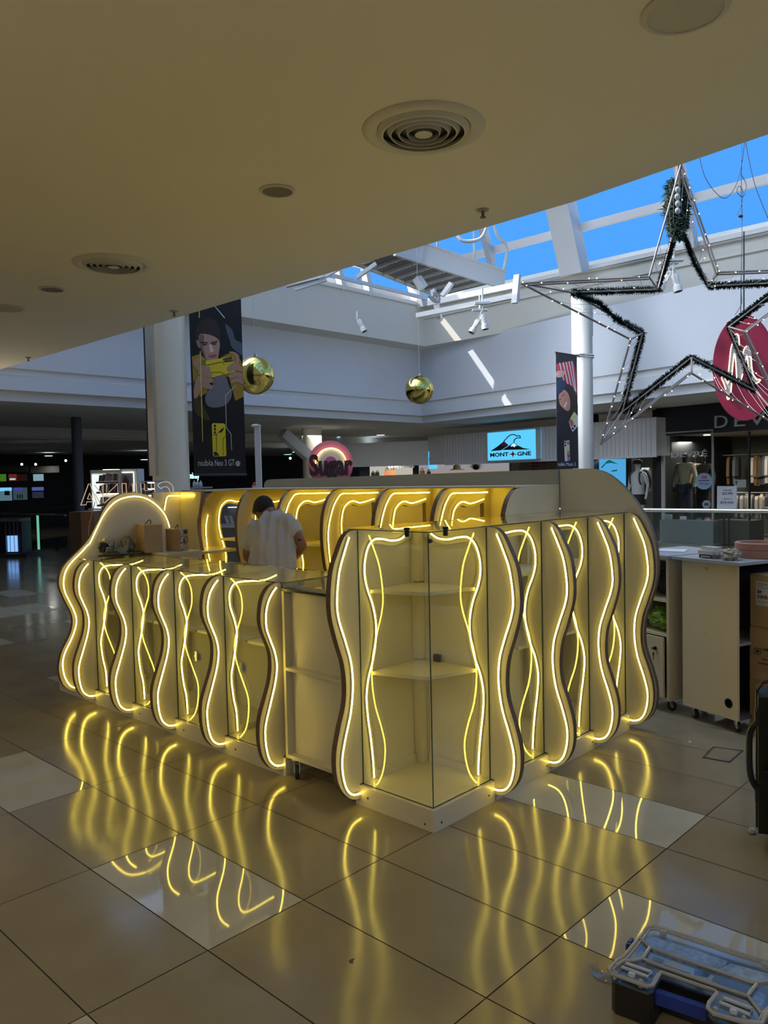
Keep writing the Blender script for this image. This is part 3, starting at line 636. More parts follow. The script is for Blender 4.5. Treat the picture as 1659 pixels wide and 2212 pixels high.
c = at(168, 1000, 16); c.z = 0; b = MB(); b.lathe(c, [(.10, 0), (.10, HC)], 32); tag(b.build('column', mat('dark_column', (.08, .085, .11), .6), smooth=True, org=c), 'dark column in the unlit gallery behind the phone case tower', 'column')
# steel edge strip left of the column
p0 = at(327, 1022, 8.6); p0.z = 0; b = MB(); q = p0.copy(); ztop = HC+2
b.frame(Vector((p0.x, p0.y, 0)), Vector((CR.x, CR.y, 0)).normalized(), Vector((CF.x, CF.y, 0)).normalized(), EZ, (-.02, .045), (0, .12), (at(327, 1028, 8.6).z, 5.5)); 
b.frame(Vector((p0.x, p0.y, 0)), Vector((CR.x, CR.y, 0)).normalized(), Vector((CF.x, CF.y, 0)).normalized(), EZ, (-.035, -.02), (0, .12), (at(327, 1028, 8.6).z, 5.5), 1)
tag(b.build('cladding_strip', [METAL, BLACK], org=p0), 'vertical brushed steel strip running up the left side of the beige column', 'steel strip')
# ---- banners
H1 = Vector((CR.x, CR.y, 0)).normalized()
def flat(name, pts, plane, off, m, parent, th=.001, sub=0):
    q = [plane(u, v, off) for u, v in pts]
    if sub: q = smoothp(q, sub, closed=True)
    n = plane.n; o = q[0]; ex = plane.d; l = [((p-o).dot(ex), (p-o).z) for p in q]
    b = MB(); b.prism(l, lambda a, c, t: o+ex*a+EZ*c+n*t, 0, th); return b.build(name, m, parent)
def cq(l, s, ox, oy): return [(ox+s*a, oy+s*c) for a, c in l]
def C1(l): return cq(l, .1808, 400, 640)
B1 = VP(at(419, 1000, 8.9), at(531, 1000, 8.9)); b1 = thing('hanging_banner', 'tall black hanging banner showing a young man holding a yellow phone', 'banner', B1(475, 1000), None)
PB = lambda nme, c, r=.55: mat('print_'+nme, tuple(min(.8, x*1.9) for x in c), r)
zt = 5.2
tl = B1(410, 660); tr = B1(520, 641)
b = MB(); bl = B1(419.5, 1025); br = B1(531.5, 1024); w2 = (bl-br).length
b.add([bl, br, br+EZ*(4.4-br.z)-H1*.0, bl+EZ*(4.4-bl.z)], [(0, 1, 2, 3)]); b.add([bl-B1.n*.004, br-B1.n*.004, br-B1.n*.004+EZ*(4.4-br.z), bl-B1.n*.004+EZ*(4.4-bl.z)], [(3, 2, 1, 0)])
b.build('banner_cloth', mat('print_black', (.006, .007, .012), .5, noise=.6, nscale=3), b1, fix=False)
b = MB(); b.cyl(B1(418, 1026), B1(533, 1025), .012, 12); b.cyl(bl+EZ*(4.4-bl.z), br+EZ*(4.4-br.z), .012, 12); b.build('banner_rail', mat('rail_dark', (.02, .03, .07), .4), b1)
o = -.003
flat('printed_smoke', C1([(480, 330), (560, 400), (600, 520), (672, 560), (680, 700), (640, 680), (560, 610), (530, 520), (500, 430)]), B1, o*.4, PB('smoke', (.045, .06, .08)), b1, sub=3)
flat('printed_jacket', C1([(80, 720), (180, 690), (235, 740), (330, 800), (480, 700), (560, 665), (640, 720), (690, 830), (700, 1200), (600, 1250), (520, 960), (300, 980), (260, 1150), (100, 1250), (95, 1000)]), B1, o*.8, PB('jacket', (.20, .12, .015)), b1)
flat('printed_sleeve', C1([(100, 1010), (150, 1120), (210, 1300), (300, 1480), (150, 1420), (105, 1300)]), B1, o*.85, PB('sleeve', (.035, .028, .008)), b1, sub=3)
flat('printed_shirt', C1([(330, 960), (480, 960), (520, 1060), (560, 1180), (480, 1300), (330, 1330), (250, 1280), (250, 1160), (330, 1060)]), B1, o, PB('shirt', (.10, .10, .115)), b1, sub=3)
flat('printed_hair', C1([(140, 530), (130, 420), (160, 320), (230, 270), (330, 270), (395, 340), (428, 450), (420, 560), (400, 560), (350, 470), (180, 470), (165, 540)]), B1, o, PB('hair', (.018, .013, .012)), b1, sub=3)
flat('printed_ear', C1([(132, 525), (165, 540), (180, 620), (150, 600)]), B1, o*1.02, PB('ear', (.20, .11, .085)), b1, sub=2)
flat('printed_face', C1([(160, 500), (190, 450), (300, 462), (380, 500), (415, 560), (405, 660), (390, 740), (330, 780), (250, 750), (200, 660), (175, 580)]), B1, o*1.2, PB('face', (.27, .155, .12)), b1, sub=3)
flat('printed_cheek', C1([(160, 500), (190, 455), (230, 480), (215, 600), (250, 750), (200, 660), (175, 580)]), B1, o*1.3, PB('face_dim', (.12, .065, .055)), b1, sub=2)
flat('printed_nose', C1([(285, 580), (315, 575), (345, 660), (300, 672)]), B1, o*1.4, PB('nose', (.45, .30, .25)), b1)
for i, l in enumerate(([(180, 545), (270, 548), (272, 562), (185, 560)], [(305, 552), (385, 530), (388, 545), (310, 566)])): flat('printed_brow', C1(l), B1, o*1.5, PB('brow', (.015, .01, .01)), b1)
for l in ([(205, 568), (262, 570), (255, 588), (212, 588)], [(318, 566), (378, 556), (372, 578), (325, 584)]): flat('printed_eye', C1(l), B1, o*1.5, PB('eye', (.03, .02, .02)), b1)
flat('printed_mouth', C1([(275, 715), (330, 700), (375, 695), (365, 725), (300, 735)]), B1, o*1.5, PB('lips', (.22, .06, .06)), b1, sub=2)
flat('printed_phone', C1([(245, 770), (570, 715), (600, 900), (310, 975), (300, 900), (255, 850)]), B1, o*1.6, PB('phone', (.50, .33, .012)), b1)
flat('printed_camera', C1([(450, 745), (560, 722), (572, 778), (462, 792)]), B1, o*1.8, PB('black2', (.01, .01, .01)), b1)
for u in (475, 512, 547): flat('printed_lens', C1([(u+16*math.cos(a), 765-(u-475)*.12+20*math.sin(a)) for a in [k*.7854 for k in range(8)]]), B1, o*2, PB('lens', (.10, .07, .02)), b1)
for l in ([(300, 905), (430, 905), (480, 935), (478, 940), (428, 911), (300, 911)], [(258, 820), (440, 780), (470, 815), (466, 818), (438, 788), (260, 828)]): flat('printed_seam', C1(l), B1, o*2, PB('black2', (.01, .01, .01)), b1)
SK = PB('hand', (.26, .15, .10)); SKD = PB('hand_dim', (.13, .07, .05))
for l in ([(95, 800), (120, 750), (190, 728), (235, 745), (225, 765), (180, 775), (170, 830), (140, 870)], [(140, 860), (180, 830), (290, 838), (300, 880), (250, 890), (190, 910)], [(150, 900), (230, 890), (315, 900), (320, 960), (290, 985), (250, 960), (190, 960)], [(105, 1100), (150, 960), (250, 960), (330, 990), (328, 1030), (280, 1040), (330, 1070), (335, 1110), (260, 1105), (200, 1090), (150, 1200), (110, 1220)],
          [(520, 665), (590, 665), (645, 710), (635, 800), (600, 790), (600, 720)], [(500, 850), (560, 800), (620, 790), (670, 850), (680, 900), (600, 880), (545, 900), (510, 900)], [(515, 940), (600, 905), (690, 930), (690, 990), (620, 960), (545, 985)], [(545, 1000), (620, 970), (695, 1000), (695, 1050), (620, 1020), (560, 1035)]):
    flat('printed_hand', C1(l), B1, o*2.2, SK, b1, sub=2)
flat('printed_line', C1([(162, 150), (172, 150), (175, 258), (165, 258)]), B1, o, PB('line_y', (.45, .38, .05)), b1)
flat('printed_line', C1([(335, 102), (345, 102), (478, 258), (468, 262)]), B1, o, PB('line_w', (.5, .5, .45)), b1)
flat('printed_line', C1([(176, 655), (186, 655), (205, 1400), (212, 1740), (206, 1740), (196, 1400)]), B1, o*2.6, PB('line_y', (.45, .38, .05)), b1)
flat('printed_line', C1([(596, 1055), (605, 1058), (602, 1075), (488, 1190), (495, 1570), (550, 1640), (560, 1840), (553, 1840), (543, 1645), (488, 1575), (478, 1185), (594, 1070)]), B1, o*2.6, PB('line_g', (.28, .29, .28)), b1)
flat('printed_small_phone', C1([(318, 1535), (330, 1515), (465, 1520), (480, 1535), (492, 1895), (480, 1912), (345, 1915), (332, 1900)]), B1, o, PB('phone', (.50, .33, .012)), b1)
for y in (1548, 1587, 1627): flat('printed_lens', C1([(355+14*math.cos(a), y+17*math.sin(a)) for a in [k*.7854 for k in range(8)]]), B1, o*1.5, PB('black2', (.01, .01, .01)), b1)
flat('printed_emblem', C1([(400, 1620), (430, 1590), (460, 1565), (458, 1600), (425, 1632)]), B1, o*1.5, PB('black2', (.01, .01, .01)), b1)
flat('printed_emblem', C1([(338, 1860), (375, 1858), (412, 1905), (348, 1908)]), B1, o*1.5, PB('black2', (.01, .01, .01)), b1)
for l in ([(330, 1650), (372, 1650), (400, 1620), (405, 1624), (376, 1655), (376, 1850), (370, 1850), (370, 1656), (330, 1656)], [(452, 1905), (448, 1700), (478, 1670), (478, 1678), (453, 1704), (458, 1905)]): flat('printed_seam', C1(l), B1, o*1.5, PB('black2', (.01, .01, .01)), b1)
LET = mat('print_letter', (.62, .62, .62), .6)
text('lettering', 'nubia', .1, B1(427.5, 1006.5, -.004), B1.d if B1.d.dot(H1) > 0 else -B1.d, EZ, LET, b1, width=(B1(460, 1006)-B1(427.5, 1006)).length, ext=.001)
text('lettering', 'Neo 3 GT', .1, B1(463.5, 1006.5, -.004), H1, EZ, LET, b1, width=(B1(506, 1006)-B1(463.5, 1006)).length, ext=.001)
flat('printed_badge', [(514+5.2*math.cos(k*.3927), 1001.5+5.8*math.sin(k*.3927)) for k in range(16)], B1, -.003, LET, b1)
text('lettering', '5G', .042, B1(510.3, 1004, -.0055), H1, EZ, PB('black2', (.01, .01, .01)), b1, width=(B1(518, 1006)-B1(510.5, 1006)).length, ext=.0005)
# narrow banner on the right column
def C2(l): return cq(l, .12658, 1190, 740)
B2 = VP(at(1200, 1000, 12.9), at(1248, 1000, 13.36)); b2 = thing('hanging_banner', 'narrow hanging banner with a laughing woman in a blue cap, fixed to the slim column', 'banner', B2(1225, 1000))
flat('banner_cloth', C2([(80, 165), (440, 225), (470, 2150), (105, 2150)]), B2, 0, PB('bottom_black', (.012, .013, .02)), b2, th=.004)
o = -.006
flat('printed_top', C2([(100, 175), (440, 225), (445, 700), (102, 700)]), B2, o*.3, PB('top_cream', (.42, .40, .38)), b2)
flat('printed_denim', C2([(104, 1110), (460, 1050), (462, 1560), (420, 1760), (108, 1700)]), B2, o*.4, mat('print_denim', (.10, .19, .30), .6, noise=.25, nscale=9), b2)
flat('printed_skirt', C2([(106, 1600), (300, 1640), (463, 1600), (466, 1900), (106, 1900)]), B2, o*.42, PB('denim_dark', (.03, .05, .09)), b2)
flat('printed_red', C2([(98, 370), (350, 310), (385, 340), (438, 560), (440, 900), (380, 840), (270, 720), (210, 560), (102, 470)]), B2, o*.6, PB('red', (.36, .03, .05)), b2)
for x in (140, 200, 250, 300, 350): flat('printed_stripe', C2([(x, 350-(x-100)*.13), (x+16, 348-(x-100)*.13), (min(x+120, 438), 560+(x-140)*.3+220), (min(x+104, 425), 560+(x-140)*.3+220)]), B2, o*.8, PB('stripe', (.55, .42, .42)), b2)
flat('printed_hair', C2([(230, 730), (330, 720), (420, 860), (440, 1060), (340, 1250), (250, 1230), (130, 1200), (115, 1080), (125, 900)]), B2, o*.9, PB('hair2', (.022, .012, .012)), b2, sub=3)
flat('printed_face', C2([(135, 900), (215, 800), (300, 880), (330, 1020), (320, 1140), (270, 1165), (200, 1110), (150, 1040)]), B2, o*1.1, PB('face2', (.36, .17, .12)), b2, sub=3)
flat('printed_smile', C2([(215, 1100), (265, 1000), (278, 1040), (240, 1110)]), B2, o*1.3, PB('smile', (.55, .5, .48)), b2)
for x, y in ((205, 895), (150, 965)): flat('printed_eye', C2([(x-20, y+15), (x+22, y-12), (x+24, y), (x-14, y+24)]), B2, o*1.3, PB('brow', (.015, .01, .01)), b2)
flat('printed_cap', C2([(105, 700), (150, 610), (215, 640), (262, 720), (215, 810), (125, 890), (104, 880)]), B2, o*1.3, PB('cap', (.012, .025, .06)), b2, sub=3)
flat('printed_hand', C2([(102, 490), (180, 480), (238, 490), (225, 560), (180, 590), (104, 590)]), B2, o*1.2, PB('hand2', (.38, .24, .2)), b2, sub=2)
flat('printed_phone', C2([(305, 1350), (350, 1260), (400, 1180), (460, 1260), (462, 1420), (375, 1525), (345, 1480)]), B2, o*1.4, PB('phone_white', (.55, .55, .52)), b2)
flat('printed_colour', C2([(352, 1265), (395, 1185), (440, 1260), (380, 1330)]), B2, o*1.6, PB('yellow2', (.6, .42, .12)), b2)
flat('printed_colour', C2([(310, 1350), (340, 1300), (385, 1350), (385, 1400), (350, 1435)]), B2, o*1.6, PB('disc', (.3, .1, .05)), b2, sub=2)
for x, y in ((405, 1425), (372, 1468)): flat('printed_lens', C2([(x+18*math.cos(k*.785), y+24*math.sin(k*.785)) for k in range(8)]), B2, o*1.6, PB('black2', (.01, .01, .01)), b2)
flat('printed_small_phone', C2([(225, 1680), (315, 1668), (325, 2015), (238, 2025)]), B2, o, PB('phone_white', (.55, .55, .52)), b2)
for x, y in ((245, 1705), (247, 1755)): flat('printed_lens', C2([(x+13*math.cos(k*.785), y+20*math.sin(k*.785)) for k in range(8)]), B2, o*1.6, PB('black2', (.01, .01, .01)), b2)
for i, (y, c) in enumerate(((1690, (.3, .1, .05)), (1790, (.6, .5, .15)), (1850, (.6, .2, .03)), (1905, (.5, .03, .03)), (1965, (.1, .15, .5)))): flat('printed_colour', C2([(272+i*2, y), (316, y), (322, y+52), (276+i*2, y+52)]), B2, o*1.6, PB('c%d' % i, c), b2)
ex2 = B2.d if B2.d.dot(H1) > 0 else -B2.d
text('lettering', 'nubia Music 2', .085, B2(1205.5, 1006.5, -.006), ex2, EZ, LET, b2, width=(B2(1243.5, 1006)-B2(1205.5, 1006)).length, ext=.001)
b = MB(); b.cyl(B2(1198, 761), B2(1250, 769), .016, 12); b.build('banner_rail', BLACK, b2)
# ---- golden balls
GOLD = mat('gold_foil', (.74, .61, .17), .12, 1.0)
def ball(u, v, D, rpx, label):
    c = at(u, v, D); r = rpx/FPX*D; t = thing('gold_ball', label, 'hanging ornament', c, 'big gold balls hanging in the atrium')
    b = MB(); b.ell(c, r, r, r, 40, 24); b.build('ball', GOLD, t, smooth=True)
    b = MB(); b.cyl(c+EZ*(r-.004), c+EZ*(r+.03), .018, 12); b.build('cap', CHROME, t)
    b = MB(); b.cyl(c+EZ*(r+.03), c+EZ*(r+3.2), .0025, 5); b.build('thread', mat('thread', (.5, .5, .5), .6), t)
ball(552, 811, 9.6, 41, 'big gold ball hanging beside the tall black banner')
ball(906, 842, 13, 31, 'gold ball hanging in front of the atrium corner')
# ---- star
TUBE = mat('star_tube', (.27, .24, .23), .45, .3); BULB = emis('fairy_bulb', (1, .86, .5), 5.0); WIRE = mat('fairy_wire', (.5, .5, .46), .5); GARL = mat('garland_green', (.008, .03, .018), .7, noise=.4, nscale=20)
DS = 6.3
fo = [(1471, 354), (1552, 588), (1790, 580), (1612, 717), (1720, 945), (1494, 806), (1297, 960), (1362, 733), (1126, 612), (1402, 598)]
bo = [(1463, 470), (1531, 618), (1700, 610), (1574, 706), (1632, 844), (1494, 772), (1344, 890), (1388, 720), (1236, 632), (1421, 625)]
DB = 6.62
st = thing('christmas_star', 'large hanging five-point star frame wound with green garland and tiny warm lights', 'christmas decoration', at(1490, 690, DS))
ctr = at(1490, 690, DS)
def starframe(pts, D, gap, name):
    for i in range(10):
        p = at(*pts[i], D); q = at(*pts[(i+1) % 10], D); c_ = at(1490, 690, D)
        b = MB(); b.tube([p, q], .0075, 6); p2 = c_+(p-c_)*gap+CF*.03; q2 = c_+(q-c_)*gap+CF*.03; b.tube([p2, q2], .0075, 6); b.build(name, TUBE, st)
starframe(fo, DS, .975, 'front_frame_bar')
for i in range(10):
    p = at(*bo[i], DB); q = at(*bo[(i+1) % 10], DB); b = MB(); b.tube([p, q], .0075, 6); b.build('back_frame_bar', TUBE, st)
    b = MB(); b.tube([at(*fo[i], DS), p], .0075, 6); b.build('cross_bar', TUBE, st)
rnd = random.Random(3)
def garland(pts, rad, name='garland', dens=2600):
    b = MB(); P = [Vector(p) for p in pts]
    b.tube(P, .01, 6)
    for i in range(len(P)-1):
        Ln = (P[i+1]-P[i]).length; d = (P[i+1]-P[i]).normalized(); a = d.cross(EZ if abs(d.z) < .9 else EX).normalized(); c2 = d.cross(a)
        for k in range(int(Ln*dens)):
            t = rnd.random(); an = rnd.random()*6.283; o = P[i]+(P[i+1]-P[i])*t; r = rad*rnd.uniform(.6, 1.1)
            v = (a*math.cos(an)+c2*math.sin(an))*r+d*rnd.uniform(-.02, .02); sd = v.cross(d).normalized()*.009
            b.add([o-sd, o+sd, o+v*.9+sd*.6, o+v], [(0, 1, 2, 3)])
    return b.build(name, GARL, st, fix=False)
BZ = [at(u, v, DB+.03) for u, v in bo]
seq = [(9, 0), (0, 1), (1, 2), (2, 3), (3, 4), (4, 5), (5, 6), (6, 7), (7, 8), (8, 9)]
for i, j in seq:
    if (i, j) in ((9, 0),): garland([BZ[9], at(1455, 520, DB)], .035)
    elif (i, j) == (0, 1): garland([at(1478, 510, DB), at(1500, 570, DB+.02), BZ[1]], .038)
    elif (i, j) == (7, 8): garland([BZ[7], at(1330, 688, DB), at(1295, 655, DB), at(1255, 640, DB), BZ[8]], .045)
    else: garland([BZ[i], BZ[j]], .042)
b = MB()
for k in range(3500):
    u = rnd.gauss(1462, 12); v = rnd.uniform(385, 515); hw = 30*(1-abs(v-445)/85)+4
    if abs(u-1463) > hw: continue
    o = at(u, v, DB+rnd.uniform(-.08, .08)); d = Vector((rnd.uniform(-1, 1), rnd.uniform(-1, 1), rnd.uniform(-1, .4))).normalized()*.06; s_ = d.cross(EX).normalized()*.007
    b.add([o-s_, o+s_, o+d], [(0, 1, 2)])
b.build('garland_bunch', GARL, st, fix=False)
b = MB(); b.tube([at(1464, 352, DS+.2), at(1462, 400, DS+.2)], .02, 6); b.tube([at(1460, 200, DS+.2), at(1464, 352, DS+.2)], .012, 6); b.build('hanger', mat('hanger_strap', (.25, .2, .2), .6), st)
b = MB(); b.bbox(0, .06, 0, .04, 0, .06, .006); cnt = at(1466, 410, DS-.02)
b2_ = MB()
for k in range(4): b2_.ell(cnt-EZ*.055*k+H1*rnd.uniform(-.012, .012), .03, .02, .026, 8, 6)
b2_.build('junction_box', mat('grey_tape', (.45, .48, .5), .5), st)
wires = MB(); nb = 0
for i in range(10):
    a, c_ = at(*fo[i], DS), at(*fo[(i+1) % 10], DS); a2, c2 = BZ[i], BZ[(i+1) % 10]
    N = 7
    for k in range(N):
        t = (k+rnd.random()*.7)/N; p = a+(c_-a)*t; q = a2+(c2-a2)*min(1, max(0, t+rnd.uniform(-.06, .06))); mid = (p+q)/2+Vector((rnd.uniform(-.03, .03), 0, rnd.uniform(-.06, .01)))
        wires.tube(smoothp([p, mid, q], 3), .0016, 4)
        for w_ in ([p+EZ*rnd.uniform(-.02, .01)] + ([mid] if rnd.random() < .5 else [])):
            if nb < 96:
                bb = MB(); bb.ell(w_-CF*.012, .0046, .0046, .0046, 8, 5); bb.build('fairy_bulb', BULB, st, smooth=True); nb += 1
wires.build('light_string', WIRE, st, fix=False)
# loose cables hanging from the skylight at the right
DC = 6.9
cb = thing('hanging_cable', 'thin dark cables looping down from the skylight at the right', 'cable', at(1600, 400, DC))
for l in ([(1602, 250), (1602, 340), (1601, 420), (1603, 470), (1601, 620), (1602, 655), (1588, 680)], [(1510, 335), (1522, 380), (1545, 415), (1568, 428), (1590, 400), (1603, 350), (1609, 300)], [(1609, 300), (1628, 390), (1650, 450), (1680, 520)], [(1600, 375), (1612, 400), (1605, 425), (1592, 415), (1596, 402), (1604, 412), (1602, 440), (1592, 465)]):
    b = MB(); b.tube(smoothp([at(u, v, DC) for u, v in l], 5), .0028, 5); b.build('wire', mat('cable_dark', (.05, .05, .09), .5), cb)
b = MB(); b.ell(at(1600, 467, DC), .03, .02, .012, 8, 5); b.build('tape_knot', mat('red_tape', (.12, .02, .03), .5), cb)
# ---- gantry and truss under the skylight
SG = mat("gantry_paint", (.70, .70, .68), .45); MESHM = mat('gantry_deck', (.22, .22, .21), .5, .3, bump=.5, bscale=90)
ga_ = thing('maintenance_gantry', 'white steel maintenance walkway hanging under the skylight', 'gantry', sc_((12, 10.5, 6.4)))
def g3(u, v, z): return onp(u, v, 'z', z)
zg = sc_((0, 0, 6.35)).z
A_, B_, C_, D_ = g3(765, 566, zg), g3(852, 530, zg), g3(1088, 606, zg), g3(950, 640, zg)
b = MB(); b.add([A_, B_, C_, D_, A_+EZ*.03, B_+EZ*.03, C_+EZ*.03, D_+EZ*.03], [(0, 1, 2, 3), (4, 7, 6, 5)]); b.build('deck', MESHM, ga_)
b = MB(); b.beam(A_, D_, .05, .09); b.beam(B_, C_, .06, .34, m=0); b.beam(B_+EZ*.17, C_+EZ*.17, .16, .03); b.build('side_beam', SG, ga_)
for k in range(8):
    t = (k+.3)/8; p = A_+(D_-A_)*t; q = B_+(C_-B_)*t; b = MB(); b.beam(p-EZ*.02, q-EZ*.02, .035, .05); b.build('cross_beam', SG, ga_)
    for (f0, f1) in ((.15, .35), (.5, .9)):
        bb = MB()
        for j in range(6):
            c_ = p+(q-p)*(f0+(f1-f0)*j/5)-EZ*.05; bb.ell(c_, .022, .022, .008, 8, 4)
        bb.build('sun_dots', mat('sun_dot_metal', (.95, .95, .92), .15, 1.0), ga_)  # bright discs modelled in place of sunlight through the deck perforations
for u in (945, 1025): p = g3(u, 580 if u > 1000 else 560, zg+.1); b = MB(); b.beam(p, p+EZ*2.6, .03, .03); b.build('hanger_rod', SG, ga_)
b = MB(); p = at(1060, 470, (g3(1060, 590, zg)-CAM).dot(CF)); q = g3(1085, 596, zg+.1); b.tube(smoothp([p+EZ*.3, p-EZ*.3+H1*.1, (p+q)/2+H1*.2, q], 5), .03, 6); b.tube(smoothp([at(1055, 480, 11.5), at(1038, 515, 11.5), at(1000, 520, 11.5), at(985, 500, 11.5)], 5), .025, 6); b.build('conduit', STEEL, ga_)
tr_ = thing('lighting_beam', 'white steel beam with brackets crossing the atrium corner under the walkway', 'steel beam', at(1010, 650, 14))
DT = (g3(900, 680, ZS+.5)-CAM).dot(CF)
pA, pB = at(902, 682, 13.6), at(1120, 638, 12.4); pC, pD = at(925, 655, 13.6), at(1118, 615, 12.4)
b = MB(); b.beam(pA, pB, .10, .08); b.build('lower_flange', SG, tr_); b = MB(); b.beam(pC, pD, .05, .09); b.build('upper_beam', SG, tr_)
b = MB(); b.beam(pD+EZ*.15, at(1112, 655, 12.4), .10, .06, up=EX); b.build('end_bracket', SG, tr_)
b = MB(); b.beam(at(935, 625, 13.5), at(950, 690, 13.5), .09, .05, up=EX); b.beam(at(955, 640, 13.4), at(975, 612, 13.4), .08, .06, up=EX); b.build('bracket', SG, tr_)
b = MB(); b.beam(at(900, 600, 13.9), at(915, 622, 13.9), .12, .16, up=EX); b.bbox(0, .001, 0, .001, 0, .001, .0001); b.build('gusset', SG, tr_)
b = MB()
for k in range(3): b.tube(smoothp([at(925+k*4, 640, 13.4), at(940+k*3, 652, 13.4), at(948, 640, 13.4), at(936, 632+k*3, 13.4)], 4), .02, 6)
b.build('coiled_cable', mat('grey_cable', (.3, .3, .3), .5), tr_)
tl_ = thing('lighting_beam', 'sunlit white steel bracket at the left end of the skylight', 'steel beam', at(660, 610, 12))
for p, q, w_ in (((618, 617), (700, 596), .11), ((636, 625), (705, 603), .05), ((690, 604), (740, 575), .07), ((770, 600), (812, 570), .09)):
    b = MB(); b.beam(at(*p, 11.2), at(*q, 11.2), w_, .05); b.build('bar', SG, tl_)
def spot(u, v, D, yaw, label, tilt=.5, plate=True):
    c = at(u, v, D); t = thing('spotlight', label, 'spotlight', c, 'white theatre spotlights on the atrium fascia')
    ax = (Vector((math.cos(yaw), math.sin(yaw), 0))*tilt-EZ).normalized()
    b = MB(); b.lathe(c-ax*.11, [(0, 0), (.04, .004), (.048, .035), (.04, .08), (.04, .15), (.055, .165), (.055, .23), (.045, .23)], 20, ax=ax, cap=False); b.build('lamp_body', SG, t, smooth=True)
    b = MB(); b.lathe(c+ax*.11, [(.045, 0), (0, .002)], 20, ax=ax, cap=False); b.build('lens', mat('lens_dark', (.08, .09, .1), .1), t)
    b = MB(); s_ = ax.cross(EZ).normalized() if ax.cross(EZ).length > .1 else H1
    b.tube(smoothp([c+s_*.065, c+s_*.06-ax*.13, c-ax*.17, c-s_*.06-ax*.13, c-s_*.065], 5), .008, 6); b.cyl(c-ax*.17, c-ax*.17+EZ*.1, .015, 8)
    if plate: b.frame(c-ax*.17+EZ*.1, H1, CF, EZ, (-.12, .12), (-.04, .04), (0, .03)); b.cyl(c-ax*.17+EZ*.13, c-ax*.17+EZ*.35, .015, 8)
    b.build('yoke', SG, t)
spot(781, 703, 13.6, -1.2, 'white spotlight on the left fascia above the gold balls', plate=False)
spot(1026, 705, 12.6, 2.6, 'white spotlight tilted left, left one of the pair under the steel beam', .6)
spot(1046, 695, 12.1, -1.5, 'white spotlight pointing down, right one of the pair under the steel beam', .15)
spot(1433, 610, 10.5, 2.6, 'white spotlight half hidden behind the star garland', .6)
spot(1461, 610, 9.9, -1.5, 'white spotlight hanging inside the top of the star', .2)
# post with lamp arm
pp = at(557, 1000, 8.2); b = MB(); b.frame(Vector((pp.x, pp.y, 0)), H1, Vector((CF.x, CF.y, 0)).normalized(), EZ, (-.028, .03), (0, .06), (0, at(557, 917, 8.2).z)); po = b.build('light_post', STEEL, org=(pp.x, pp.y, 0)); tag(po, 'white square post with a cream cap beside the tall black banner', 'post')
b = MB(); b.ell(at(553, 920, 8.2), .06, .04, .02, 14, 8); b.build('post_cap', CREAM, po, smooth=True)
# ================================================================ SHOPS AND THINGS BEYOND THE ATRIUM
SO = 2.2                                        # the shopfront line stands this far behind the atrium wall
SP = VP(W0, W0+dR*10, SO)
DSH = (SP(1430, 1000)-CAM).dot(CF)
def stp(name, pts, m, off=0.0, th=.05, plane=None):
    """structure panel traced on the shopfront plane"""
    plane = plane or SP; q = [plane(u, v, off) for u, v in pts]; o = q[0]; ex = plane.d
    b = MB(); b.prism([((p-o).dot(ex), (p-o).z) for p in q], lambda a, c, t: o+ex*a+EZ*c-plane.n*t, 0, th)
    ob = b.build(name, m); return ob
SD = SP.d if SP.d.dot(H1) > 0 else -SP.d
sh = MB()
def strip(m, u0, u1, z0, z1, off, mi=0, th=.06):
    p, q = SP(u0, 1000, off), SP(u1, 1000, off); n = SP.n
    m.frame(Vector((p.x, p.y, 0)), (q-p).normalized() if False else Vector((q.x-p.x, q.y-p.y, 0)).normalized(), -n, EZ, (0, (Vector((q.x, q.y, 0))-Vector((p.x, p.y, 0))).length), (0, th), (z0, z1), mi)
def zat(u, v, off=0): return SP(u, v, off).z
ZTOP = HC+.05
DEVW = mat('shop_back_wall', (.10, .095, .08), .8); FLD = mat('shop_floor', (.18, .17, .15), .5)
strip(sh, 1418, 2000, zat(1500, 937), ZTOP, 0, 0, .25)                    # black fascia
strip(sh, 1418, 1433, 0, ZTOP, 0, 0, .3)                                  # black pier
strip(sh, 1380, 2000, 0, ZTOP, 3.4, 1, .1); strip(sh, 1100, 1418, 0, ZTOP, 4.5, 2, .1)
strip(sh, 1410, 1418, 0, ZTOP, .3, 0, 3.0)
strip(sh, 1433, 2000, zat(1500, 937)+.02, ZTOP-.1, .25, 3, 3.1)            # lowered shop ceiling
o_ = struct('wall_shopfront', sh, [DARK, DEVW, mat('outdoor_shop_back', (.16, .14, .11), .8), mat('shop_ceiling', (.30, .28, .24), .8)])
b = MB(); strip(b, 1428, 1433.6, zat(1430, 1100)-.4, zat(1433, 935), -.03, 0, .05); strip(b, 1430, 1540, zat(1470, 935), zat(1470, 935)+.03, -.03, 0, .05); strip(b, 1537, 1540, .3, zat(1540, 931), -.01, 0, .04); strip(b, 1616, 1619, 0, zat(1616, 932), -.01, 1, .04)
struct('window_3', b, [mat('window_frame', (.35, .34, .33), .5), DARK])
b = MB(); strip(b, 1424, 1540, .02, .48, -.25, 0, .3); strip(b, 1540, 1618, .02, .5, -.05, 1, .5); strip(b, 1424, 1540, 0, .025, -.4, 2, .3)
struct('trim_2', b, [mat('stone_plinth', (.15, .17, .17), .5), mat('dark_plinth', (.04, .04, .035), .5), FLD])
g_ = MB(); strip(g_, 1433, 1537, .5, zat(1470, 936), .02, 0, .01); strip(g_, 1540, 1616, .5, zat(1580, 936), .02, 0, .01); struct('window_4', g_, glassm('shop_glass', (.9, .93, .93)))
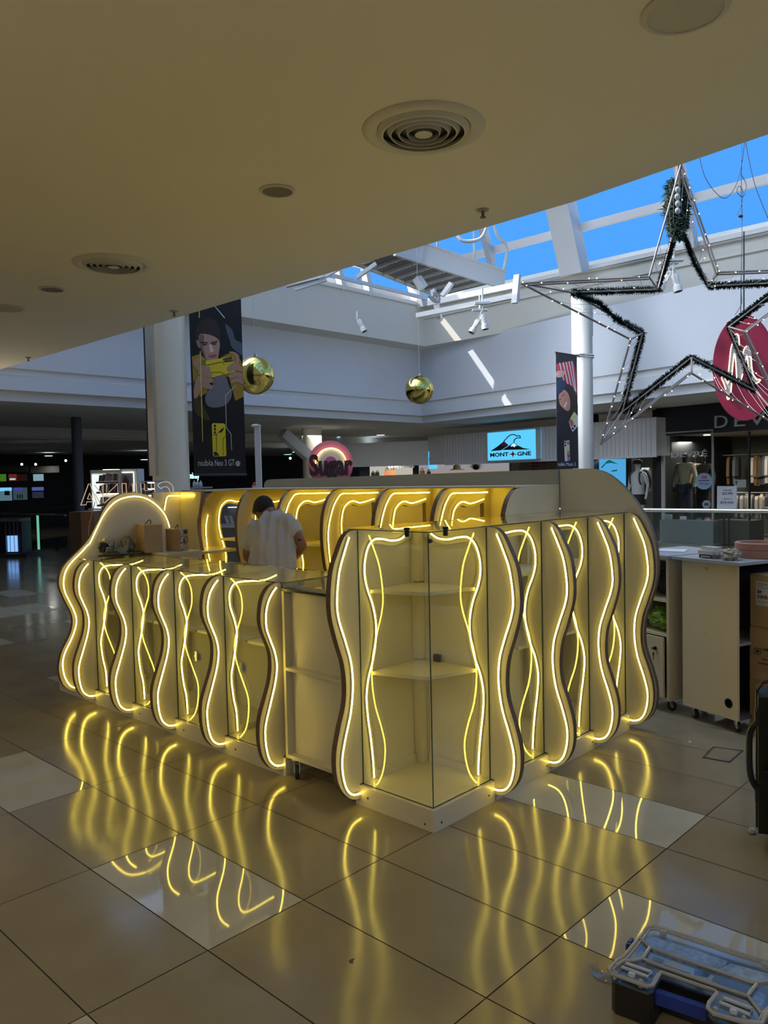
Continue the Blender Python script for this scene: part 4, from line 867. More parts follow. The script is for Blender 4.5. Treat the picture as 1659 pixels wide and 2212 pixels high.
# lettering over the shop and on its window
PV = lambda u, v, off=0: SP(u, v, off)
LM = mat('brushed_letter', (.50, .49, .47), .4, .3)
sg_ = thing('shop_sign', 'big silver letters DEV on the black shop fascia, partly behind the red oval', 'sign', PV(1600, 915))
for ch, u0, u1, v0 in (('D', 1541, 1569, 925), ('E', 1583, 1606, 922), ('V', 1617, 1655, 919), ('R', 1662, 1690, 917)):
    text('letter', ch, (25/FPX*DSH)/.70, PV(u0, v0, -.03), SD, EZ, LM, sg_, ext=.02, width=(PV(u1, 920)-PV(u0, 920)).length)
s2 = thing('shop_sign', 'small silver DEVRÉ lettering across the shop window', 'sign', PV(1487, 983))
text('lettering', 'DEVR\u00c9', (11.5/FPX*DSH)/.70, PV(1448, 988.5, -.01), SD, EZ, mat('window_letter', (.62, .62, .60), .4), s2, ext=.008, width=(PV(1525, 985)-PV(1448, 985)).length)
# outdoor shop: ribbed fascia and lit sign
RIB = mat('ribbed_cladding', (.62, .62, .64), .6)
rb = MB(); FP = VP(W0, W0+dR*10, SO-.35)
def fpz(u, v): return FP(u, v).z
pa, pb = FP(962, 1000), FP(1417, 1000); dd = Vector((pb.x-pa.x, pb.y-pa.y, 0)); Lw = dd.length; dd.normalize(); o0 = Vector((pa.x, pa.y, 0))
z0, z1 = fpz(1300, 989), fpz(1300, 911)
N = 60
for i in range(N):
    a = Lw*i/N; rb.frame(o0, dd, -FP.n, EZ, (a, a+Lw/N*.86), (0, .1), (z0, z1)); 
rb.frame(o0, dd, -FP.n, EZ, (0, Lw), (.015, .5), (z0, z1)); rb.frame(o0, dd, FP.n, EZ, (0, Lw), (-.0, .02), (z0-.03, z0+.02)); rb.frame(o0, dd, FP.n, EZ, (Lw-.03, Lw+.03), (-.0, .03), (z0-.03, z1))
pc = at(740, 1000, 24); pc.z = 0; d2 = (pc-o0); L2 = d2.length; d2.normalize(); n2 = Vector((-d2.y, d2.x, 0)); n2 = n2 if n2.dot(CAM-o0) > 0 else -n2
pm = at(925, 1000, (o0-CAM).dot(CF)+.7); pm.z = 0; d1 = (pm-o0); L1 = d1.length; d1.normalize(); n1 = Vector((-d1.y, d1.x, 0)); n1 = n1 if n1.dot(CAM-o0) > 0 else -n1
for i in range(14): rb.frame(o0, d1, -n1, EZ, (L1*i/14, L1*(i+.86)/14), (0, .1), (z0, z1))
d2 = (pc-pm); L2 = d2.length; d2.normalize()
rb.frame(pm, d2, -n1, EZ, (0, L2), (0, .1), (z0, z1-.1))
tag(rb.build('ribbed_fascia', RIB), 'grey ribbed shop fascia that carries the glowing blue signs', 'fascia')
LB = VP(W0, W0+dR*10, SO-.52)
ls = thing('lit_sign', 'glowing light blue MONTAGNE sign with a mountain eagle emblem on the ribbed fascia', 'lit sign', LB(1105, 960))
def sgn(l): return cq(l, .21700, 900, 900)
b = MB(); q = [LB(u, v) for u, v in ((1053, 935), (1157.5, 926.5), (1157.5, 990.5), (1053, 995))]
zz0, zz1 = LB(1105, 993).z, LB(1105, 931).z; a0 = Vector((q[0].x, q[0].y, 0)); dl = Vector((q[1].x-q[0].x, q[1].y-q[0].y, 0)); W_ = dl.length; dl.normalize()
b.frame(a0, dl, -LB.n, EZ, (0, W_), (0, .14), (zz0, zz1)); b.build('light_box', emis('sign_blue', (.10, .55, .95), 1.15), ls)
b = MB()
for x0, x1, y0, y1 in ((-.02, 0, -.02, 0), (W_, W_+.02, 0, 0)): b.frame(a0, dl, -LB.n, EZ, (x0, x1), (-.01, .14), (zz0-.02, zz1+.02))
b.frame(a0, dl, -LB.n, EZ, (-.02, W_+.02), (-.01, .14), (zz1, zz1+.02)); b.frame(a0, dl, -LB.n, EZ, (-.02, W_+.02), (-.01, .14), (zz0-.02, zz0)); b.build('sign_frame', mat('sign_frame', (.5, .6, .65), .4), ls)
SBK = mat('sign_print_dark', (.005, .012, .03), .6); SRD = mat('sign_print_red', (.5, .01, .03), .6); SW = emis('sign_white', (.6, .85, 1), 1.1)
fl_ = lambda nme, l, m, k=1: flat(nme, sgn(l), LB, -.004*k, m, ls, th=.002)
fl_('mountain', [(735, 343), (800, 300), (870, 245), (915, 285), (840, 335)], SBK); fl_('mountain', [(850, 332), (920, 290), (970, 258), (1005, 285), (1060, 312), (1140, 326)], SBK)
fl_('snow_cap', [(845, 285), (872, 252), (900, 285), (885, 282), (878, 298), (868, 285), (858, 292)], SRD, 2); fl_('snow_cap', [(935, 292), (968, 262), (1002, 292), (985, 290), (972, 306), (960, 292), (948, 300)], SW, 2)
def strokes(l, w, m, k=1.5):
    P = [LB(u, v, -.004*k) for u, v in sgn(l)]; b = MB(); b.tube(smoothp(P, 5), w, 6); b.build('emblem_line', m, ls)
strokes([(866, 250), (895, 215), (930, 185), (968, 177), (995, 192), (1025, 190), (1033, 215)], .012, SBK); strokes([(1030, 212), (1000, 212), (975, 230), (966, 262)], .012, SBK)
hh = (8.2/FPX*(LB(1105, 980)-CAM).dot(CF))/.70
text('lettering', 'MONT', hh, LB(1058.5, 987, -.008), SD, EZ, SBK, ls, ext=.002, width=(LB(1098, 987)-LB(1058.5, 987)).length, bold=.004)
text('lettering', 'GNE', hh, LB(1117, 984.5, -.008), SD, EZ, SBK, ls, ext=.002, width=(LB(1147, 985)-LB(1117, 985)).length, bold=.004)
fl_('star_mark', [(958, 338), (966, 362), (998, 380), (970, 378), (964, 388), (958, 408), (952, 388), (946, 378), (918, 380), (950, 362)], SRD, 2)
l2 = thing('lit_sign', 'narrow glowing blue sign on the angled end of the ribbed fascia', 'lit sign', at(933, 980, 19))
p = pm+n1*.05+d2*.0; b = MB(); s0 = at(925.5, 1000, (pm-CAM).dot(CF)-.1); s0.z = 0; s1 = at(940, 1000, (pm-CAM).dot(CF)-.35); s1.z = 0; d3 = (s1-s0); L3 = d3.length; d3.normalize(); n3 = Vector((-d3.y, d3.x, 0)); n3 = n3 if n3.dot(CAM-s0) > 0 else -n3
b.frame(s0, d3, -n3, EZ, (0, L3), (0, .08), (at(933, 1007, 17).z, at(933, 956, 17).z)); b.build('light_box', MATS['sign_blue'], l2)
b = MB(); zc_ = at(933, 985, 17).z; b.frame(s0, d3, n3, EZ, (L3*.15, L3*.75), (.001, .004), (zc_, zc_+.06)); b.add([s0+d3*L3*.1+n3*.004+EZ*(zc_+.06), s0+d3*L3*.8+n3*.004+EZ*(zc_+.06), s0+d3*L3*.45+n3*.004+EZ*(zc_+.24)], [(0, 1, 2)]); b.build('emblem', SBK, l2)
# ---- interior of the outdoor shop seen under the fascia
def person_form(name, label, cat, u, vtop, vfoot, plane_off, skin, torso=None, legs=None, group=None, head=True, headm=None, lean=0):
    """standing display mannequin built as one skinned body"""
    P = SP(u, 1000, plane_off); D = (P-CAM).dot(CF); zt = 1.5+(1106-vtop)/FPX*D*.9988-0.0436*D+0.0; zt = SP(u, vtop, plane_off).z; zf = SP(u, vfoot, plane_off).z
    H = zt-zf; o = Vector((P.x, P.y, zf)); X = SD; Y = SP.n; r = H/7.6
    J = {'pel': (0, 0, .52), 'wst': (0, 0, .60), 'chs': (0, 0, .74), 'nck': (0, 0, .835), 'nk2': (0, 0, .87), 'hd': (0, .01, .925), 'tp': (0, 0, .965),
         'sl': (-.105, 0, .80), 'el': (-.145, -.01, .64), 'wl': (-.150, .03, .50), 'hl': (-.145, .045, .45), 'sr': (.105, 0, .80), 'er': (.150, -.01, .64), 'wr': (.150, .03, .50), 'hr': (.145, .045, .45),
         'hpl': (-.055, 0, .50), 'kl': (-.062, .01, .28), 'al': (-.065, 0, .05), 'tl': (-.07, .07, .015), 'hpr': (.055, 0, .50), 'kr': (.066, .01, .28), 'ar': (.075, 0, .05), 'tr': (.085, .07, .015)}
    R = {'pel': .062, 'wst': .055, 'chs': .068, 'nck': .04, 'nk2': .03, 'hd': .048, 'tp': .036, 'sl': .036, 'el': .024, 'wl': .018, 'hl': .018, 'sr': .036, 'er': .024, 'wr': .018, 'hr': .018, 'hpl': .05, 'kl': .034, 'al': .022, 'tl': .02, 'hpr': .05, 'kr': .034, 'ar': .022, 'tr': .02}
    E = [('pel', 'wst'), ('wst', 'chs'), ('chs', 'nck'), ('nck', 'nk2'), ('nk2', 'hd'), ('hd', 'tp'), ('chs', 'sl'), ('sl', 'el'), ('el', 'wl'), ('wl', 'hl'), ('chs', 'sr'), ('sr', 'er'), ('er', 'wr'), ('wr', 'hr'), ('pel', 'hpl'), ('hpl', 'kl'), ('kl', 'al'), ('al', 'tl'), ('pel', 'hpr'), ('hpr', 'kr'), ('kr', 'ar'), ('ar', 'tr')]
    ks = list(J); t = thing(name, label, cat, o, group)
    def sk_(nm, keys, edges, m, k=1.0, rr=None):
        me = skinned([o+X*(J[q][0]*H)+Y*(J[q][1]*H)+EZ*(J[q][2]*H) for q in keys], [(keys.index(a), keys.index(c)) for a, c in edges], [R[q]*H*k*((rr or {}).get(q, 1)) for q in keys], keys.index('pel') if 'pel' in keys else 0)
        ob = bpy.data.objects.new(nm, me); me.materials.append(m); me.transform(Matrix.Translation(-o)); col.objects.link(ob); ob.parent = t; ob['_w'] = list(o)
        for p_ in me.polygons: p_.use_smooth = True
        return ob
    sk_('body', ks, E, skin)
    if headm:
        b = MB(); b.ell(o+EZ*H*.94, .055*H, .062*H, .065*H, 16, 10, axes=(X, Y, EZ)); b.build('head_cover', headm, t, smooth=True)
    if torso:
        kk = ['pel', 'wst', 'chs', 'nck', 'sl', 'el', 'wl', 'sr', 'er', 'wr']; ee = [e_ for e_ in E if e_[0] in kk and e_[1] in kk]
        sk_('jacket', kk, ee, torso, 1.28, {'nck': .8, 'wl': 1.1, 'wr': 1.1, 'pel': 1.15})
    if legs:
        kk = ['pel', 'hpl', 'kl', 'al', 'hpr', 'kr', 'ar']; ee = [e_ for e_ in E if e_[0] in kk and e_[1] in kk]; sk_('trousers', kk, ee, legs, 1.22, {'al': 1.3, 'ar': 1.3})
    return t, o, H, X, Y
def skinned(pts, edges, rads, root=0, sub=1):
    me = bpy.data.meshes.new('skin'); me.from_pydata([tuple(p) for p in pts], edges, []); ob = bpy.data.objects.new('skin', me); col.objects.link(ob)
    md = ob.modifiers.new('s', 'SKIN'); md.use_smooth_shade = True
    for i, v in enumerate(me.skin_vertices[0].data):
        v.radius = (rads[i], rads[i]) if not isinstance(rads[i], tuple) else rads[i]; v.use_root = (i == root)
    sb = ob.modifiers.new('u', 'SUBSURF'); sb.levels = sub; sb.render_levels = sub
    dg = bpy.context.evaluated_depsgraph_get(); out = bpy.data.meshes.new_from_object(ob.evaluated_get(dg)); bpy.data.objects.remove(ob)
    return out
t, o, H, X, Y = person_form('mannequin', 'white mannequin in a cap with a hiking backpack, beside the blue screen', 'mannequin', 1378, 991, 1150, .25, mat('mannequin_white', (.50, .50, .49), .5), None, None)
b = MB(); b.ell(o+EZ*H*.955, .058*H, .066*H, .038*H, 16, 8); b.ell(o+EZ*H*.94+Y*.065*H, .05*H, .03*H, .008*H, 14, 6, axes=(X, Y, EZ)); b.build('cap', mat('brown_cap', (.07, .055, .035), .7), t, smooth=True)
b = MB(); b.bbox(0, 1, 0, 1, 0, 1, .1); 
b = MB(); b.ell(o+EZ*H*.70-Y*.12*H+X*.02*H, .10*H, .07*H, .16*H, 16, 10, axes=(X, Y, EZ)); b.build('backpack', mat('pack_grey', (.05, .07, .07), .7), t, smooth=True)
for s_ in (-1, 1): b = MB(); b.tube(smoothp([o+EZ*H*.82+X*s_*.06*H-Y*.05*H, o+EZ*H*.81+X*s_*.07*H+Y*.06*H, o+EZ*H*.70+X*s_*.075*H+Y*.078*H, o+EZ*H*.62+X*s_*.075*H]), .010*H, 6); b.build('backpack_strap', mat('strap_dark', (.03, .035, .035), .7), t)
b = MB(); b.lathe(o+EZ*H*.585, [(.075*H, 0), (.076*H, .02*H)], 20, cap=False); b.build('waist_strap', MATS['strap_dark'], t)
kk_ = MB(); kk_.lathe(o+EZ*H*.5, [(.105*H, -.12*H), (.10*H, -.04*H), (.085*H, .035*H)], 20); kk_.build('shorts', mat('black_shorts', (.015, .015, .017), .8), t, smooth=True)
kk_ = MB(); kk_.lathe(o+EZ*H*.53, [(.092*H, -.01*H), (.086*H, .05*H), (.098*H, .20*H), (.088*H, .26*H)], 20, cap=False); kk_.build('shirt', mat('white_tee', (.52, .52, .52), .7), t, smooth=True)
tj = mat('tan_jacket', (.50, .43, .28), .8, noise=.1, nscale=30); bk = mat('mannequin_black', (.012, .012, .013), .3)
person_form('mannequin', 'black mannequin in a light tan blazer, foremost in the window', 'mannequin', 1480, 973, 1135, .8, bk, tj, mat('navy_trousers', (.04, .045, .07), .8))
person_form('mannequin', 'black mannequin in a brown blazer and tan trousers, behind the tan blazer', 'mannequin', 1501, 977, 1130, 1.6, bk, mat('brown_jacket', (.30, .20, .14), .8), mat('tan_trousers', (.34, .26, .16), .8))
person_form('mannequin', 'black mannequin in a dark suit with white shirt, last in the window', 'mannequin', 1520, 977, 1130, 1.2, bk, mat('dark_suit', (.02, .021, .025), .8), mat('dark_suit', (.02, .021, .025), .8))
sgm = flat_ = None
def sticker(name, label, cat, pts, m, off=-.01, parts=()):
    q = [SP(u, v, off) for u, v in pts]; o = q[0]; t = thing(name, label, cat, o)
    flat('panel', pts, SP, off, m, t, th=.006)
    for nm, l, mm in parts: flat(nm, l, SP, off-.008, mm, t, th=.002)
    return t
def circ(u, v, r, k=20, e=1.0): return [(u+r*math.cos(2*math.pi*i/k), v+r*e*math.sin(2*math.pi*i/k)) for i in range(k)]
LBLU = mat('sticker_blue', (.22, .38, .52), .6); PINK = mat('sticker_pink', (.5, .08, .16), .6); WPR = mat('sticker_white', (.5, .52, .58), .6); TXT = mat('print_text', (.05, .06, .10), .7)
t = sticker('window_sticker', 'round light blue sale sticker with pink print on the shop window', 'sticker', circ(1520.5, 1039.5, 18), LBLU, parts=[('print_block', [(1515, 1028), (1527, 1028), (1527, 1034), (1515, 1034)], PINK), ('print_line', [(1509, 1037), (1532, 1037), (1532, 1039), (1509, 1039)], TXT)])
for u, s_ in ((1509.5, '50%'), (1521.5, '30%')): text('print', s_, .055, SP(u, 1047, -.022), SD, EZ, PINK, t, ext=.001, width=(SP(u+10, 1047)-SP(u, 1047)).length)
t = sticker('price_sign', 'white price board reading 25.990 and 39.990 on a stand before the shop window', 'sign', [(1549.5, 1050), (1592, 1050), (1591, 1103), (1549, 1103)], WPR, -.3)
for s_, u0, u1, v in (('PRENDAS', 1562, 1580, 1060), ('$25.990', 1560, 1582, 1068.5), ('CAMISAS', 1561, 1581, 1079), ('$39.990', 1556, 1584, 1088)): text('print', s_, .07 if '$' in s_ else .03, SP(u0, v, -.312), SD, EZ, TXT, t, ext=.001, width=(SP(u1, v, -.312)-SP(u0, v, -.312)).length)
b = MB(); b.frame(Vector((SP(1570, 1000, -.28).x, SP(1570, 1000, -.28).y, 0)), SD, SP.n, EZ, (-.07, -.05), (-.02, .02), (.0, .75)); b.frame(Vector((SP(1570, 1000, -.28).x, SP(1570, 1000, -.28).y, 0)), SD, SP.n, EZ, (.03, .05), (-.02, .02), (.0, .75)); b.build('stand', BLACK, t)
sticker('window_sticker', 'small round pale sticker with a dark rectangle on the shop window', 'sticker', circ(1526, 1089.5, 9), mat('sticker_pale', (.25, .33, .33), .6), parts=[('print_block', [(1521.5, 1086.5), (1530.5, 1086.5), (1530.5, 1092), (1521.5, 1092)], TXT)])
sticker('window_notice', 'pale notice with a pin symbol on the right hand shop pane', 'notice', [(1586, 1036), (1612, 1036), (1612, 1053), (1586, 1053)], mat('notice_pale', (.30, .33, .30), .6), parts=[('pin_mark', [(1588.5, 1039), (1592.5, 1039), (1592.5, 1043), (1590.5, 1048), (1588.5, 1043)], TXT)])
sticker('window_notice', 'white printed notice low on the left of the shop window', 'notice', [(1435, 1111), (1452.5, 1111), (1452.5, 1136), (1435, 1136)], mat('notice_white', (.30, .37, .38), .6), parts=[('print_line', [(1437, 1115+k*3), (1450, 1115+k*3), (1450, 1116+k*3), (1437, 1116+k*3)], TXT) for k in range(6)])
sticker('window_notice', 'small white tag notice low in the middle of the shop window', 'notice', [(1469, 1115), (1483, 1115), (1483, 1129), (1469, 1129)], WPR, parts=[('print_line', [(1471, 1122), (1481, 1122), (1481, 1124), (1471, 1124)], TXT)])
sticker('window_sticker', 'round bright blue sticker low on the shop window', 'sticker', circ(1510, 1127.5, 9), mat('sticker_cyan', (.03, .18, .28), .6), parts=[('print_line', [(1505, 1125), (1515, 1125), (1515, 1127), (1505, 1127)], WPR)])
t = sticker('window_sticker', 'round white and magenta sticker with a 4, low on the shop window', 'sticker', circ(1529, 1126, 9), mat('sticker_mag', (.35, .10, .25), .6), parts=[('print_block', circ(1529, 1126, 5.5, 12), WPR)])
text('print', '4', .09, SP(1526.3, 1130, -.022), SD, EZ, PINK, t, ext=.001)
# back of the window: pale poster, garments on rails, folded stock
t = thing('window_poster', 'pale blue-grey poster standing behind the mannequins', 'poster', SP(1485, 985, 2.2)); flat('panel', [(1463, 958), (1501, 958), (1499, 1010), (1461, 1010)], SP, 2.2, mat('poster_pale', (.17, .21, .22), .7), t, th=.02)
t = thing('window_lamp', 'small round lit downlight inside the shop window', 'ceiling light', SP(1527, 938, .9)); b = MB(); b.lathe(SP(1527, 939.5, .9), [(.07, 0), (.07, -.01), (0, -.012)], 16); b.build('lens', emis('warm_lamp', (1, .93, .8), 6), t)
rnd = random.Random(11)
cols = [(.02, .02, .025), (.16, .10, .04), (.30, .27, .23), (.03, .035, .05), (.22, .16, .10), (.09, .09, .10), (.34, .30, .26)]
def garment(u, v0, v1, off, c, label, grp):
    p = SP(u, v0, off); q = SP(u, v1, off); h = p.z-q.z; o = Vector((p.x, p.y, q.z)); w_ = h*.42
    X_ = (SD*.35+SP.n*.94).normalized() if True else SD; Yn = X_.cross(EZ)
    b = MB(); pr_ = [(-.5, 0), (-.52, .45), (-.62, .25), (-.74, .3), (-.6, .85), (-.16, 1.0), (.16, 1.0), (.6, .85), (.74, .3), (.62, .25), (.52, .45), (.5, 0)]
    b.prism([(a*w_, c_*h) for a, c_ in pr_], lambda a, c_, t: o+X_*a+EZ*c_+Yn*t, -.03, .03); ob = b.build('hanging_jacket', mat('cloth_%d' % int(sum(x*1000*(i+1) for i, x in enumerate(c))), c, .85), org=o); tag(ob, label, 'jacket', grp); return ob
G1 = 'jackets on the upper rails of the menswear shop'
for i, (u, c) in enumerate(((1575, 1), (1588, 5), (1595, 0), (1626, 2), (1634, 1), (1640, 1), (1646, 0), (1652, 3), (1657, 2), (1664, 0), (1672, 4))):
    garment(u, 987+rnd.uniform(-3, 3), 1042+rnd.uniform(0, 8), 2.3+rnd.random()*.4, cols[c], 'jacket hanging on an upper rail deep in the menswear shop', G1)
G2 = 'garments on the lower rails of the menswear shop'
for i in range(16):
    u = 1592+i*5.4; garment(u, 1068+rnd.uniform(-2, 4), 1112+rnd.uniform(0, 10), 1.9+rnd.random()*.3, cols[rnd.choice((0, 2, 3, 4, 6, 6, 2))], 'garment hanging on a lower rail in the menswear shop', G2)
b = MB()
for v, off in ((984, 2.5), (1064, 2.0)):
    p, q = SP(1560 if v < 1000 else 1588, v, off), SP(1700, v, off); q.z = p.z; b.cyl(p, q, .012, 8)
tag(b.build('clothes_rail', METAL), 'thin metal clothes rails deep in the menswear shop', 'clothes rail')
b = MB(); tb = thing('display_table', 'low dark display table with folded pale clothes in the shop entrance', 'table', SP(1650, 1140, .6))
p = SP(1640, 1000, .6); p.z = 0; b.frame(p, SD, -SP.n, EZ, (0, 1.2), (0, .7), (.62, .66)); b.build('tabletop', DARK, tb)
for a in (.03, 1.15):
    for c_ in (.03, .65): bb = MB(); bb.frame(p, SD, -SP.n, EZ, (a, a+.03), (c_, c_+.03), (0, .62)); bb.build('leg', DARK, tb)
b = MB(); b.bbox(0, .34, 0, .26, 0, .05, .015)
for i in range(3):
    o = p+SD*(.0+i*.3)-SP.n*.1; m2 = MB(); m2.frame(o, SD, -SP.n, EZ, (0, .26), (0, .3), (.661, .661+.07)); tag(m2.build('folded_shirt', mat('folded_%d' % i, ((.40, .36, .33), (.36, .32, .30), (.3, .28, .3))[i], .8), org=o), 'pale folded shirts on the dark table in the shop entrance', 'shirt', 'folded shirts on the shop table')
# screen next to the mannequin
t = thing('display_screen', 'large bright blue screen with green lines in the outdoor shop', 'screen', SP(1318, 1030, .3))
flat('bezel', [(1278, 988), (1360, 990), (1360, 1075), (1278, 1075)], SP, .32, BLACK, t, th=.01); flat('screen', [(1280, 992), (1352, 991), (1352, 1072), (1280, 1072)], SP, .305, emis('screen_blue', (.08, .38, .72), 1.0), t, th=.004)
for l in ([(1306, 1002), (1316, 993), (1336, 1003), (1320, 1000)], [(1298, 1010), (1312, 995), (1314, 996), (1301, 1011)], [(1322, 1016), (1334, 1014), (1332, 1018), (1320, 1019)]): flat('picture_shape', l, SP, .29, emis('screen_green', (.005, .12, .09), 1.0), t, th=.002)
strip_ = MB(); strip(strip_, 1275, 1282, 0, HC, -.1, 0, .2); 
strip(strip_, 1362, 1364, 0, HC, .35, 0, .2)
struct('trim_3', strip_, DARK)
# clothes rack behind the mannequin and hats / stock in the outdoor shop
for i, (u, c) in enumerate(((1390, (.05, .11, .10)), (1396, (.06, .12, .12)), (1401, (.1, .1, .1)))): garment(u, 1010, 1062, 1.4, c, 'teal jacket hanging behind the white mannequin', 'jackets behind the white mannequin')
STK = [('cap_display', 'tan sun hat on the stock shelf under the blue sign', 'hat', 985, 1011, .11, (.36, .27, .15)), ('plant', 'dark green plant on the stock shelf under the blue sign', 'plant', 1035, 1009, .14, (.015, .035, .015))]
def px3(u, v, off=1.5): return SP(u, v, off)
c = px3(987, 1015); b = MB(); b.lathe(c, [(.24, 0), (.2, .02), (.12, .03), (.11, .13), (.04, .16)], 20); tag(b.build('sun_hat', mat('straw', (.36, .27, .15), .8), smooth=True, org=c), 'tan sun hat on the shelf under the grey ribbed fascia', 'hat')
c = px3(1028, 1015); b = MB()
for k in range(160):
    d = Vector((rnd.uniform(-1, 1), rnd.uniform(-1, 1), rnd.uniform(.1, 1))); s_ = d.cross(EZ).normalized()*.02; b.add([c-s_, c+s_, c+d*.3], [(0, 1, 2)])
tag(b.build('shop_plant', mat('leaf_dark', (.02, .05, .015), .7), org=c, fix=False), 'dark leafy plant on the shelf under the glowing blue sign', 'plant')
for k in range(9):
    c = px3(1148+(k % 3)*8.5, 1000+(k//3)*7, 1.8); b = MB(); b.frame(c, SD, -SP.n, EZ, (-.035, .035), (0, .2), (-.025, .025)); tag(b.build('shoe_box', mat('shoebox', (.14, .05, .03), .7), org=c), 'small reddish box stacked on the shelf right of the blue sign', 'box', 'reddish boxes stacked in the outdoor shop')
t = thing('hanging_shirt', 'pale shirt hanging under the right side of the blue sign', 'shirt', px3(1114, 1010)); b = MB(); c = px3(1114, 1018, 1.3); b.prism([(-.12, 0), (-.13, .2), (-.2, .15), (-.1, .32), (.1, .32), (.2, .15), (.13, .2), (.12, 0)], lambda a, z, q: c+SD*a+EZ*z+SP.n*q, 0, .05); b.build('cloth', mat('pale_shirt', (.3, .27, .26), .8), t)
# distant lit handbag shop
DB_ = 25.0
t = thing('handbag_shop', 'brightly lit distant shop interior with orange handbags', 'shop', at(865, 1020, DB_))
def fb(m, u0, u1, v0, v1, D, th=.1): a = at(u0, v1, D); c_ = at(u1, v0, D); m.frame(Vector((a.x, a.y, 0)), H1, Vector((CF.x, CF.y, 0)).normalized(), EZ, (0, (at(u1, v1, D)-a).length), (0, th), (a.z, c_.z))
b = MB(); fb(b, 800, 893, 998, 1075, DB_); b.build('glowing_back_wall', emis('shop_glow_wall', (.62, .58, .50), .8), t)  # wall emits by itself, standing in for the shop's interior light
b = MB(); fb(b, 778, 800, 1000, 1075, DB_-.3); fb(b, 893, 906, 1000, 1075, DB_-.3); fb(b, 700, 960, 985, 999, DB_-.3); b.build('frame', DARK, t)
OR = mat('orange_leather', (.55, .20, .05), .5)
for i, (u, w_, h, m) in enumerate(((836, 13, 15, OR), (849, 12, 16, OR), (815, 10, 9, BLACK), (806, 9, 8, BLACK), (912, 12, 14, OR), (926, 9, 12, mat('bag_brown', (.15, .05, .04), .5)))):
    D_ = DB_-.6; c = at(u, 1026, D_); s_ = D_/FPX; o = c; b = MB(); b.prism([(-w_*.5*s_, -.05), (-w_*.42*s_, h*.62*s_), (w_*.42*s_, h*.62*s_), (w_*.5*s_, -.05)], lambda a, z, q: o+H1*a+EZ*z-CF*q, 0, .12)
    b.tube(smoothp([o+H1*(-w_*.2*s_)+EZ*h*.6*s_, o+H1*(-w_*.12*s_)+EZ*h*.95*s_, o+H1*(w_*.12*s_)+EZ*h*.95*s_, o+H1*(w_*.2*s_)+EZ*h*.6*s_], 4), .012, 5)
    lab = ('left orange handbag of the pair in the bright shop', 'right orange handbag of the pair in the bright shop', 'black bag next to the orange pair in the bright shop', 'leftmost black bag in the bright shop', 'orange handbag just below the narrow blue sign', 'brown handbag just below the narrow blue sign')[i]
    tag(b.build('handbag', m, org=c), lab, 'handbag')
for i in range(9):
    c = at(838+i*6.6, 1004+rnd.uniform(-1.5, 1.5), DB_-.8); b = MB(); b.cyl(c, c+Vector((.05, 0, -.08)), .045, 8); tag(b.build('track_light', mat('track_white', (.6, .6, .6), .5), org=c), 'small white track spotlight in the bright handbag shop', 'spotlight', 'track lights in the bright handbag shop')
# downlights of the far gallery
GLW = emis('downlight', (.80, .95, 1.0), 8); GLT = emis('downlight_cyan', (.35, .85, 1.0), 4)
for u, v, m, z in ((727, 944, GLT, HC), (822, 940, GLW, HC), (815, 953, GLW, HC), (810, 961, GLW, HC-.25), (808, 968, GLT, HC-.25), (640, 977, GLW, HC-.25), (621, 982, GLT, HC-.25), (754, 975, GLW, HC-.25), (773, 981, GLT, HC-.25), (105, 985, GLW, HC-.3), (312, 993, GLW, HC-.3)):
    D_ = min(27, ((z-.015-1.5)/(ray(u, v).z))); c = at(u, v, D_); b = MB(); b.lathe(c, [(.135, .012), (.125, 0), (0, -.002)], 20, cap=False); b.lathe(c, [(.15, .016), (.15, .004), (.125, .0)], 20, cap=False, m=1)
    tag(b.build('downlight', [m, FASC], org=c), 'small round downlight glowing in the dim far gallery ceiling', 'ceiling light', 'downlights of the far gallery')
for u, v in ((47, 1003), (77, 1003), (142, 995), (627, 990)):
    c = at(u, v, 20); b = MB(); b.ell(c, .03, .03, .03, 8, 6); tag(b.build('point_light', GLW, org=c), 'tiny bright point light in the dark left gallery', 'ceiling light', 'tiny lights in the dark gallery')
# sloping beam and boards in the far gallery
b = MB(); b.beam(at(610, 935, 20), at(665, 985, 20.5), .25, .25); b.beam(at(530, 962, 22), at(670, 962, 22), .2, .12)
struct('trim_4', b, CEILB)
# red oval with neon monogram
ov = thing('oval_sign', 'large crimson oval sign with a white neon monogram, behind the star', 'sign', at(1608, 795, 11))
DO = 11.2; oc = at(1607, 794, DO); OP = VP(at(1540, 1000, DO), at(1680, 1000, DO-.2))
flat('oval_board', [(1607+68*math.cos(k*math.pi/24), 795+114*math.sin(k*math.pi/24)) for k in range(48)], OP, 0, mat('crimson_board', (.24, .008, .035), .6), ov, th=.05)
def C3(l): return cq(l, .16273, 1480, 560)
WN = emis('white_neon', (1, .90, .60), 2.2); PL_ = mat('neon_plate', (.42, .36, .34), .5)
flat('letter_plate', C3([(575, 1550), (610, 1130), (650, 1010), (700, 1000), (720, 1200), (760, 1290), (800, 1160), (860, 1150), (880, 1290), (900, 1520), (960, 1600), (1000, 1600), (920, 1645), (860, 1560), (820, 1290), (760, 1520), (720, 1620), (690, 1590), (655, 1260), (620, 1560), (600, 1760), (570, 1855), (555, 1800), (490, 1590), (520, 1570), (560, 1640), (580, 1600)]), OP, -.06, PL_, ov, th=.02)
